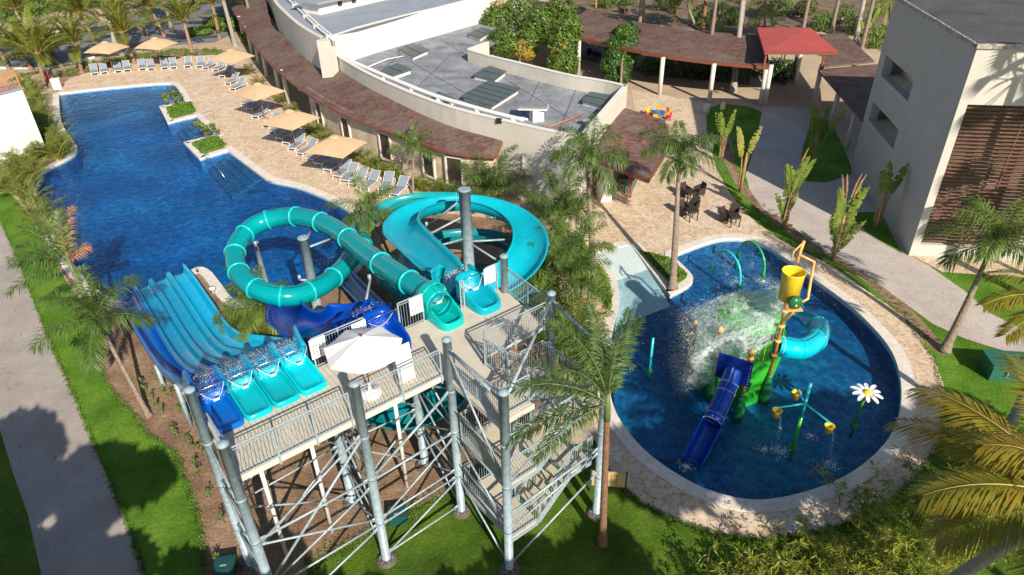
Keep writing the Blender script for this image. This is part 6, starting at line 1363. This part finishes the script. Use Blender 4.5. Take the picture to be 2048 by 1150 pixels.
# parked car on the far road
def car(px,py,rz,label,col):
    c=P(px,py); t=thing('parked_car',label,'car',c,rz); b=MB()
    prof=[(-2.1,.35),(-2.15,.75),(-1.5,.95),(-.9,1.42),(.7,1.45),(1.3,.98),(2.0,.85),(2.15,.6),(2.1,.3)]
    rows=[]
    for y,k in ((-.86,.0),(-.8,1),(.8,1),(.86,0)):
        rows.append([Matrix.Rotation(rz,3,'Z')@Vector((x,y*(1-.12*(z>1)),z if k else min(z,.9)))+c for x,z in prof])
    b.grid(rows); b.build('body',mat('car_paint_'+label.split()[0],col,.25,.02,1,0,.3,.8),t,True)
    b=MB(); rr_=[]
    for y in (-.74,.74): rr_.append([Matrix.Rotation(rz,3,'Z')@Vector((x,y,z))+c for x,z in ((-1.35,.98),(-.85,1.35),(.65,1.38),(1.15,1.0))])
    b.grid(rr_); 
    for s in (0,1): b.f.append(tuple(range(s*4,s*4+4)))
    b.v=[(x,y,z+.03) for x,y,z in b.v]; b.build('windows',mat('car_glass',(.02,.025,.03),.1),t)
    for x in (-1.35,1.35):
        for y in (-.86,.86):
            q=Matrix.Rotation(rz,3,'Z')@Vector((x,y,.32))+c; ax=Matrix.Rotation(rz,3,'Z')@Vector((0,.1,0)); b=MB(); b.tube([q-ax,q+ax],.32,16); w_=b.build('wheel',RUBBER,t)
    for y in (-.6,.6):
        q=Matrix.Rotation(rz,3,'Z')@Vector((2.1,y,.72))+c; b=MB(); b.box(q,(.12,.3,.16),rz); b.build('tail_light',mat('tail_red',(.5,.01,.01),.3),t)
car(368,12,.3,'dark car with red tail lights parked beyond the palms',(.04,.05,.07))
# ================================================================ SPLASH POOL PLAY EQUIPMENT
WL=-.09
pf=thing('water_play_structure','green and tan water play tower with railings standing in the round pool','play structure',P(1500,745),0)
PZ=1.55
def pz(px,py,z): return P(px,py,z)
plat=[(1456,716),(1492,740),(1556,712),(1565,668),(1525,630),(1440,640),(1395,672),(1400,700)]
q=[P(x,y+0,PZ) for x,y in plat]
b=MB(); b.prism(q,PZ-.15,PZ); b.build('platform',DGREEN,pf)
b=MB(); cq=sum(q,Vector())/len(q); o=[cq+(p-cq)*1.06 for p in q]; ob=[cq+(p-cq)*.97 for p in q]
rows=[[Vector((p.x,p.y,-.9)) for p in ob+[ob[0]]],[Vector((p.x,p.y,.3)) for p in ob+[ob[0]]],[Vector((p.x,p.y,PZ-.1)) for p in o+[o[0]]],[Vector((p.x,p.y,PZ+.12)) for p in o+[o[0]]]]
b.grid(rows); b.build('base_skirt',GREENP,pf,solid=.05)
def pole(px,py,zb,zt,label=None,px2=None):
    c=P(px,py,PZ); b=MB(); r=.085
    prof=[(r,-.9),(r,zt),(r*1.5,zt+.02),(r*1.5,zt+.1),(r*.8,zt+.22),(0,zt+.24)]
    b.lathe(prof,(c.x,c.y,0),12)
    for z in np.arange(PZ+.3,zt,.75): b.lathe([(r,z-.05),(r*1.7,z-.02),(r*1.7,z+.05),(r,z+.08)],(c.x,c.y,0),12)
    b.build('pole',ORANGE,pf,True)
    b=MB(); b.lathe([(.22,-.9),(.22,-.1),(.19,.25),(.11,.7),(.09,.8)],(c.x,c.y,0),14); b.build('pole_foot',DGREEN,pf,True); return c
pA=pole(1430,722,0,3.1); pB=pole(1492,757,0,2.8); pC=pole(1546,722,0,4.9); pD=pole(1543,655,0,3.4); pE=pole(1386,680,0,2.4); pF=pole(1480,640,0,2.5); pG=pole(1437,668,0,2.2)
railing([q[1],q[2]],1.0,pf,.1,1.2,.05,LIMEP); railing([q[2],q[3]],1.0,pf,.1,1.2,.05,LIMEP); railing([q[3],q[4],q[5]],1.0,pf,.1,1.2,.05,LIMEP); railing([q[7],q[0]],1.0,pf,.1,1.2,.05,LIMEP); railing([q[5],q[6]],1.0,pf,.1,1.2,.05,LIMEP)
# mushroom roof of green petals under the dumping water
top=P(1500,612,3.5); b=MB(); b.lathe([(1.45,-.5),(1.3,-.25),(.85,.1),(.3,.28),(0,.32)],top,12); b.build('canopy',GREENP,pf,True,solid=.04)
b=MB(); b.lathe([(.09,-2.5),(.09,.1)],top,10); b.build('canopy_mast',ORANGE,pf,True)
# net / steps at the left
a0,a1=P(1400,690,PZ),P(1372,665,-.1); b=MB(); d=(a1-a0); s=Vector((-d.y,d.x,0)).normalized()*.5
for k in range(7): f=k/6; b.bar(a0.lerp(a1,f)-s,a0.lerp(a1,f)+s,.25,.06)
b.build('steps',DGREEN,pf)
b=MB(); b.lathe([(0,0),(.12,.02),(.12,.1),(0,.12)],P(1487,725,PZ+.6),12); b.lathe([(.03,-.6),(.03,0)],P(1487,725,PZ+.6),8); b.build('steering_wheel',ORANGE,pf)
b=MB(); c=P(1580,700,PZ+.35)
b.quad(q[2]+U*.05,q[3]+U*.05,q[3]+U*.95,q[2]+U*.95); b.build('side_panel',plastic('panel_teal',(.01,.25,.30)),pf,solid=.04)
# dark blue half tube slide
bs=thing('small_tube_slide','dark blue riveted tube slide running from the play tower down to water','water slide',P(1420,850),0)
sp_=catmull([P(1468,740,PZ+.55),P(1458,768,1.72),P(1437,818,1.15),P(1412,868,.6),P(1384,922,.05)],8); ns=len(sp_)
kk=int(ns*.66)
flume(sp_[:kk],.35,ROYAL,bs,'tube',-180,180,24,.03,False); flume(sp_[kk-1:],.37,ROYAL,bs,'open_chute',-92,92,16,.04,True)
b=MB(); cpt=sp_[0]; t_=(sp_[1]-sp_[0]).normalized(); s=t_.cross(U).normalized(); b.hexa([cpt-s*.68-U*.55-t_*.02,cpt+s*.68-U*.55-t_*.02,cpt+s*.68-U*.55+t_*.05,cpt-s*.68-U*.55+t_*.05,cpt-s*.68+U*.62-t_*.02,cpt+s*.68+U*.62-t_*.02,cpt+s*.68+U*.62+t_*.05,cpt-s*.68+U*.62+t_*.05]); b.build('entry_panel',plastic('panel_navy',(.008,.03,.25)),bs)
T=frames(sp_); riv=MB(); seam=MB()
def rivet(p,r=.014): riv.lathe([(r,-r),(r*1.1,0),(0,r)],p,6)
for idx in (8,11,18,20):
    p=sp_[idx]; t_=T[idx]; s=t_.cross(U).normalized(); qv=s.cross(t_)
    for k in range(17):
        a=math.pi*k/16; rivet(p+(s*math.cos(a)+qv*math.sin(a))*.375)
for i in range(0,kk-1):
    for f in (0,.5):
        p=sp_[i].lerp(sp_[i+1],f); t_=T[i]; s=t_.cross(U).normalized(); qv=s.cross(t_)
        for a in ((math.pi*.5,) if i<9 or i>19 else (math.pi*.08,math.pi*.92)): rivet(p+(s*math.cos(a)+qv*math.sin(a))*.375)
for k in range(9):
    for sg in (-1,1): rivet(cpt+T[0]*.06+Vector((0,0,0))+s*.62*sg+U*(-.5+k*.13))
riv.build('rivets',WHITEM,bs)
# cyan tube slide, right of the tower
cs=thing('curved_tube_slide','bright cyan curved tube slide leaving the play tower to the right','water slide',P(1620,690),0)
cp_=catmull([P(1552,690,PZ+.55),P(1575,695,1.95),P(1605,697,1.8),P(1632,680,1.5),P(1638,655,1.15),P(1612,632,.8),P(1590,618,.45),P(1578,590,.2)],8)
flume(cp_[:34],.43,CYANP,cs,'tube',-180,180,24,.03,False); flume(cp_[33:],.43,CYANP,cs,'open_chute',-92,92,16,.04)
T=frames(cp_); riv=MB()
for idx in (3,14,24,33):
    p=cp_[idx]; t_=T[idx]; s=t_.cross(U).normalized(); qv=s.cross(t_)
    for k in range(15):
        a=math.pi*k/14; riv.lathe([(.02,-.02),(.022,0),(0,.02)],p+(s*math.cos(a)+qv*math.sin(a))*.46,6)
riv.build('rivets',WHITEM,cs); rings(cp_,[14,24,33],.43,CYANP,cs,'joint_flange',24,0,360,.03,.05)
# tipping bucket
top=P(1585,600,5.0); tb0=thing('tipping_bucket','large yellow tipping bucket on a tan mast above the play tower','tipping bucket',(pC.x,pC.y,0),0)
bc=P(1582,570,5.6)
b=MB(); b.lathe([(.37,-.62),(.42,.55),(.45,.62),(.42,.62),(.38,.5),(.33,-.5),(0,-.55)],bc,28); b.build('bucket',YELLOW,tb0,True)
b=MB(); b.tube([Vector((pC.x,pC.y,3.5)),Vector((bc.x+.05,bc.y-.5,4.7)),Vector((bc.x+.1,bc.y-.55,5.1))],.085,10)
b.tube([Vector((bc.x+.1,bc.y-.55,5.05)),bc+Vector((.55,-.45,-.35)),bc+Vector((.72,0,.1)),bc+Vector((.72,.1,.95)),bc+Vector((.1,.15,1.25))],.055,8)
b.tube([bc+Vector((.1,.15,.9)),bc+Vector((.15,.2,1.3)),bc+Vector((.25,.3,1.75))],.06,8); b.tube([bc+Vector((.25,.3,1.7)),bc+Vector((-.1,.2,1.35)),bc+Vector((-.12,.15,1.1))],.035,8); b.build('mast',ORANGE,tb0,True)
b=MB(); b.tube([bc+Vector((.05,-.62,-.45)),bc+Vector((.05,-.45,-.45))],.26,16); b.build('counterweight',DGREEN,tb0,True); b=MB(); b.box(bc+Vector((.05,-.6,-.72)),(.6,.2,.06)); b.build('cradle',ORANGE,tb0)
# spray arches
def arch(p0,p1,pt,zt,mt,label,seed):
    a=P(*p0,-.1); c=P(*p1,-.1); m_=(a+c)/2; d=(c-a)/2; h=zt; path=[m_-d*math.cos(math.pi*k/16)+U*(h*math.sin(math.pi*k/16)**.8) for k in range(17)]
    path=[path[0]-U*.6]+path+[path[-1]-U*.6]
    t=thing('spray_arch',label,'spray arch',m_,0,'spray arches in the round pool'); b=MB(); b.tube(path,.065,10); b.build('pipe',mt,t,True)
    for p in (a,c): b=MB(); b.lathe([(.16,-.12),(.15,.02),(.08,.08)],p+U*.06,12); b.build('base_flange',DGREEN,t)
    def gen(rg):
        k=rg.choice([4,6,8,10,12]); s0=path[k]; tgt=m_+Vector((0,-.2,0)); f=rg.random(); p=s0.lerp(tgt,f**.8); p.z=s0.z*(1-f**1.6); return p+rvec(rg,.01+.06*f)
    droplets('water_spray',gen,700,.006,.022,FOAM,seed=seed)
arch((1425,534),(1479,572),None,1.5,plastic('aqua_pipe',(.03,.50,.58)),'aqua blue spray arch in the round pool, left one',61)
arch((1475,514),(1527,552),None,1.45,plastic('green_pipe',(.03,.35,.10)),'green spray arch behind the aqua blue one',62)
# bucket tree
c=P(1585,898,-.1); t=thing('bucket_tree','three armed spray post with small yellow buckets, green and aqua','water feature',c,0)
b=MB(); b.tube([c-U*.6,c+U*1.7],.07,10); b.build('lower_post',GREENP,t,True); b=MB(); b.tube([c+U*1.7,c+U*3.35],.065,10); b.build('upper_post',plastic('aqua_pipe',(0,0,0)),t,True)
hub=c+U*2.35; b=MB(); ends=[P(1556,815,2.05),P(1661,846,1.95),hub+Vector((.05,.9,-.1))]
for e in ends: b.tube([hub,e],.035,8)
b.build('arms',plastic('aqua_pipe',(0,0,0)),t,True)
for e in ends:
    for_=e-U*.28; b=MB(); b.lathe([(.12,-.17),(.17,.13),(.19,.16),(.16,.16),(.11,-.12),(0,-.14)],for_,16); b.build('bucket',YELLOW,t,True)
b=MB(); b.lathe([(.2,-.0),(.2,.08),(.08,.12)],c,14); b.build('base_flange',DGREEN,t)
for k,e in enumerate(ends[:2]): 
    def gen(rg,e=e):
        f=rg.random(); return e+Vector((.12+.2*f,-.1-.1*f,-.35-(e.z+.2)*f**1.5))+rvec(rg,.01+.05*f)
    droplets('water_spray',gen,300,.006,.02,FOAM,seed=70+k)
    def gen2(rg,e=e): return Vector((e.x+.35+rg.gauss(0,.18),e.y-.2+rg.gauss(0,.18),-.06+abs(rg.gauss(0,.08))))
    droplets('water_splash',gen2,350,.008,.035,FOAM,seed=75+k)
# daisy
c=P(1708,852,-.1); t=thing('daisy_sprayer','white petalled daisy sprayer with yellow centre on green stem','water feature',c,0)
hd=P(1734,786,1.75); b=MB(); b.tube([c-U*.6,c+U*.9,hd-U*.06],.055,10); b.build('stem',mat('daisy_green',(.04,.25,.04),.4),t,True)
nrm=(Vector((-.05,-.08,1))).normalized(); tx=nrm.cross(Vector((0,1,0))).normalized(); ty=nrm.cross(tx)
for k in range(10):
    a=2*math.pi*k/10; dd=tx*math.cos(a)+ty*math.sin(a); ss=nrm.cross(dd); b=MB(); L_=.5*(.95+.12*math.sin(k*2.3)); pts=[]
    for j in range(14):
        th=2*math.pi*j/14; pts.append(hd+dd*(.10+L_*.5*(1-math.cos(th)))+ss*.078*math.sin(th)*(1+.25*-math.cos(th))+nrm*(.06*math.sin(math.pi*(1-math.cos(th))/2)))
    k0_=len(b.v); b.v+=[tuple(p) for p in pts]; b.f.append(tuple(range(k0_,k0_+14))); b.build('petal',WHITEM,t,solid=.02)
b=MB(); rows=[]
for zz_,rr_ in ((.0,.15),(.06,.14),(.1,.08),(.11,.001)): rows.append([hd+nrm*(zz_+.02)+(tx*math.cos(2*math.pi*j/16)+ty*math.sin(2*math.pi*j/16))*rr_ for j in range(17)])
b.grid(rows); b.build('centre',YELLOW,t,True)
b=MB(); b.lathe([(.18,0),(.16,.1),(.07,.16)],c,12); b.build('base_flange',DGREEN,t)
# spray pole
c=P(1299,742,-.1); t=thing('spray_pole','slim aqua spray pole standing in the left of the round pool','water feature',c,0); b=MB(); b.tube([c-U*.6,c+U*1.85],.055,10); b.build('pole',plastic('aqua_pipe',(0,0,0)),t,True); b=MB(); b.lathe([(.14,0),(.13,.1),(.06,.14)],c,12); b.build('base_flange',DGREEN,t)
# dumped water: thin foamy sheets and thousands of drops falling from the bucket to the left
def m_veil():
    M_,N,L,b=nodes('falling_water'); tc=N.new('ShaderNodeTexCoord').outputs['Object']; mp=N.new('ShaderNodeMapping'); mp.inputs['Scale'].default_value=(.8,1.6,1.6); L.new(tc,mp.inputs[0])
    n1=noise_(N,L,mp.outputs[0],3.2,9,.72,.8); cr=ramp(N,[(.43,(0,0,0)),(.66,(.9,.9,.9))]); L.new(n1.outputs['Fac'],cr.inputs[0])
    tr=N.new('ShaderNodeBsdfTransparent'); tr.inputs[0].default_value=(.93,.99,.98,1); b.inputs['Base Color'].default_value=(.85,.93,.95,1); b.inputs['Roughness'].default_value=.35
    mx=N.new('ShaderNodeMixShader'); L.new(cr.outputs[0],mx.inputs[0]); L.new(tr.outputs[0],mx.inputs[1]); tl=N.new('ShaderNodeBsdfTranslucent'); tl.inputs[0].default_value=(.9,.97,.98,1); m2=N.new('ShaderNodeMixShader'); m2.inputs[0].default_value=.4; L.new(b.outputs[0],m2.inputs[1]); L.new(tl.outputs[0],m2.inputs[2]); L.new(m2.outputs[0],mx.inputs[2]); L.new(mx.outputs[0],N['Material Output'].inputs[0]); bump_(N,L,b,n1.outputs['Fac'],.8,.1); return M_
VEIL=m_veil()
A0,A1=P(1600,600,4.6),P(1580,560,5.0)      # lip of the falling mass near the bucket
E0,E1=P(1405,690,2.5),P(1385,625,2.7)
def wpt(s,t,k=0):
    a=A0.lerp(A1,t); e=E0.lerp(E1,t); p=a.lerp(e,s); p.z=a.z+(e.z-a.z)*s+.18*math.sin(math.pi*min(1,s*.9)); return p
vt=MB()
for k in range(5):
    rows=[]
    for i in range(25):
        s=i/24; row=[]
        for j in range(13):
            t=j/12; p=wpt(s,-.15*s+t*(1+.3*s)); nz=noise.noise(Vector((s*5,t*4,k*7.)))*.35+noise.noise(Vector((s*14,t*12,k*3.)))*.13; p.z+=nz-k*.16; p.x+=noise.noise(Vector((s*6,t*6,9+k)))*.3; row.append(p)
        rows.append(row)
    vt.grid(rows)
o=vt.build('falling_water',VEIL,None,True); o['kind']='stuff'
# curtain falling from the front edge
vt=MB()
for k in range(2):
    rows=[]
    for i in range(14):
        s=i/13; row=[]
        for j in range(21):
            f=j/20; base=wpt(.25+.85*f,-.08); p=base.copy(); p.z=base.z-(base.z-.6)*s*(.35+.65*f)-.1; p.x-=.25*s; p.y-=.35*s+.12*k; p+=Vector((noise.noise(Vector((f*9,s*3,k*5.)))*.2,noise.noise(Vector((f*9,s*3,4+k*5.)))*.25,0)); row.append(p)
        rows.append(row)
    vt.grid(rows)
o=vt.build('falling_water',VEIL,None,True); o['kind']='stuff'
def g1(rg):
    s=rg.random()**.7*1.15; t=rg.uniform(-.25,1.15); p=wpt(s,t); p.z+=rg.gauss(-.1,.10+.14*s); return p+rvec(rg,.08)
droplets('water_drops',g1,26000,.003,.022,FOAM,seed=81)
def g2(rg):
    f=rg.random(); base=wpt(.2+.95*f,-.1+rg.uniform(-.1,.1)); s=rg.random(); base.z-=(base.z-.2)*s*(.3+.6*f); base.y-=.3*s; base.x-=.2*s; return base+rvec(rg,.10)
droplets('water_drops',g2,22000,.003,.022,FOAM,seed=82)
def g3(rg):
    p=wpt(1.05,rg.uniform(-.3,1.1)); s=rg.random()**.6; p.z*=(1-s); p.x-=.35*s+rg.random()*.3; return p+rvec(rg,.14)
droplets('water_drops',g3,9000,.003,.017,FOAM,seed=83)
def g4(rg):   # mist on the far right of the structure
    c=P(1700,600,1.2); return c+Vector((rg.gauss(-.6,1.3),rg.gauss(0,1.3),abs(rg.gauss(0,1.0))))
droplets('water_drops',g4,4000,.003,.014,FOAM,seed=84)
def g5(rg):
    c=P(1515,545,.8); return c+Vector((rg.gauss(0,.7),rg.gauss(0,.8),abs(rg.gauss(0,.7))-.6))
droplets('water_drops',g5,2200,.003,.014,FOAM,seed=85)
def g6(rg):
    c=P(1500,640,2); return c+Vector((rg.gauss(0,2.0),rg.gauss(0,1.6),rg.gauss(0,1.2)))
droplets('water_drops',g6,3500,.004,.015,FOAM,seed=86)


# foam spreading where the water lands
def foam(name,c,rx,ry,n,seed):
    rg=random.Random(seed); b=MB()
    for _ in range(n):
        a=rg.uniform(0,6.28); r=abs(rg.gauss(0,.55)); p=Vector((c.x+math.cos(a)*r*rx,c.y+math.sin(a)*r*ry,-.078)); k=len(b.v); m_=6; s=rg.uniform(.005,.02)
        for j in range(m_): t_=2*math.pi*j/m_; q=s*rg.uniform(.5,1.2); b.v.append((p.x+math.cos(t_)*q*1.6,p.y+math.sin(t_)*q,p.z+rg.uniform(0,.004)))
        b.f.append(tuple(range(k,k+m_)))
    o=b.build(name,FOAM); o['kind']='stuff'
foam('foam',P(1400,700),1.7,1.2,1500,5); foam('foam',P(1470,560),.7,.6,300,6); foam('foam',P(1527,560),.7,.6,300,7);  foam('foam',P(1530,895),.35,.3,120,9); foam('foam',P(1622,868),.35,.3,120,10); foam('foam',P(375,930),.1,.1,10,11) if False else None
foam('foam',P(1372,930),.4,.3,160,12); foam('foam',P(655,520),1.0,.8,260,14)
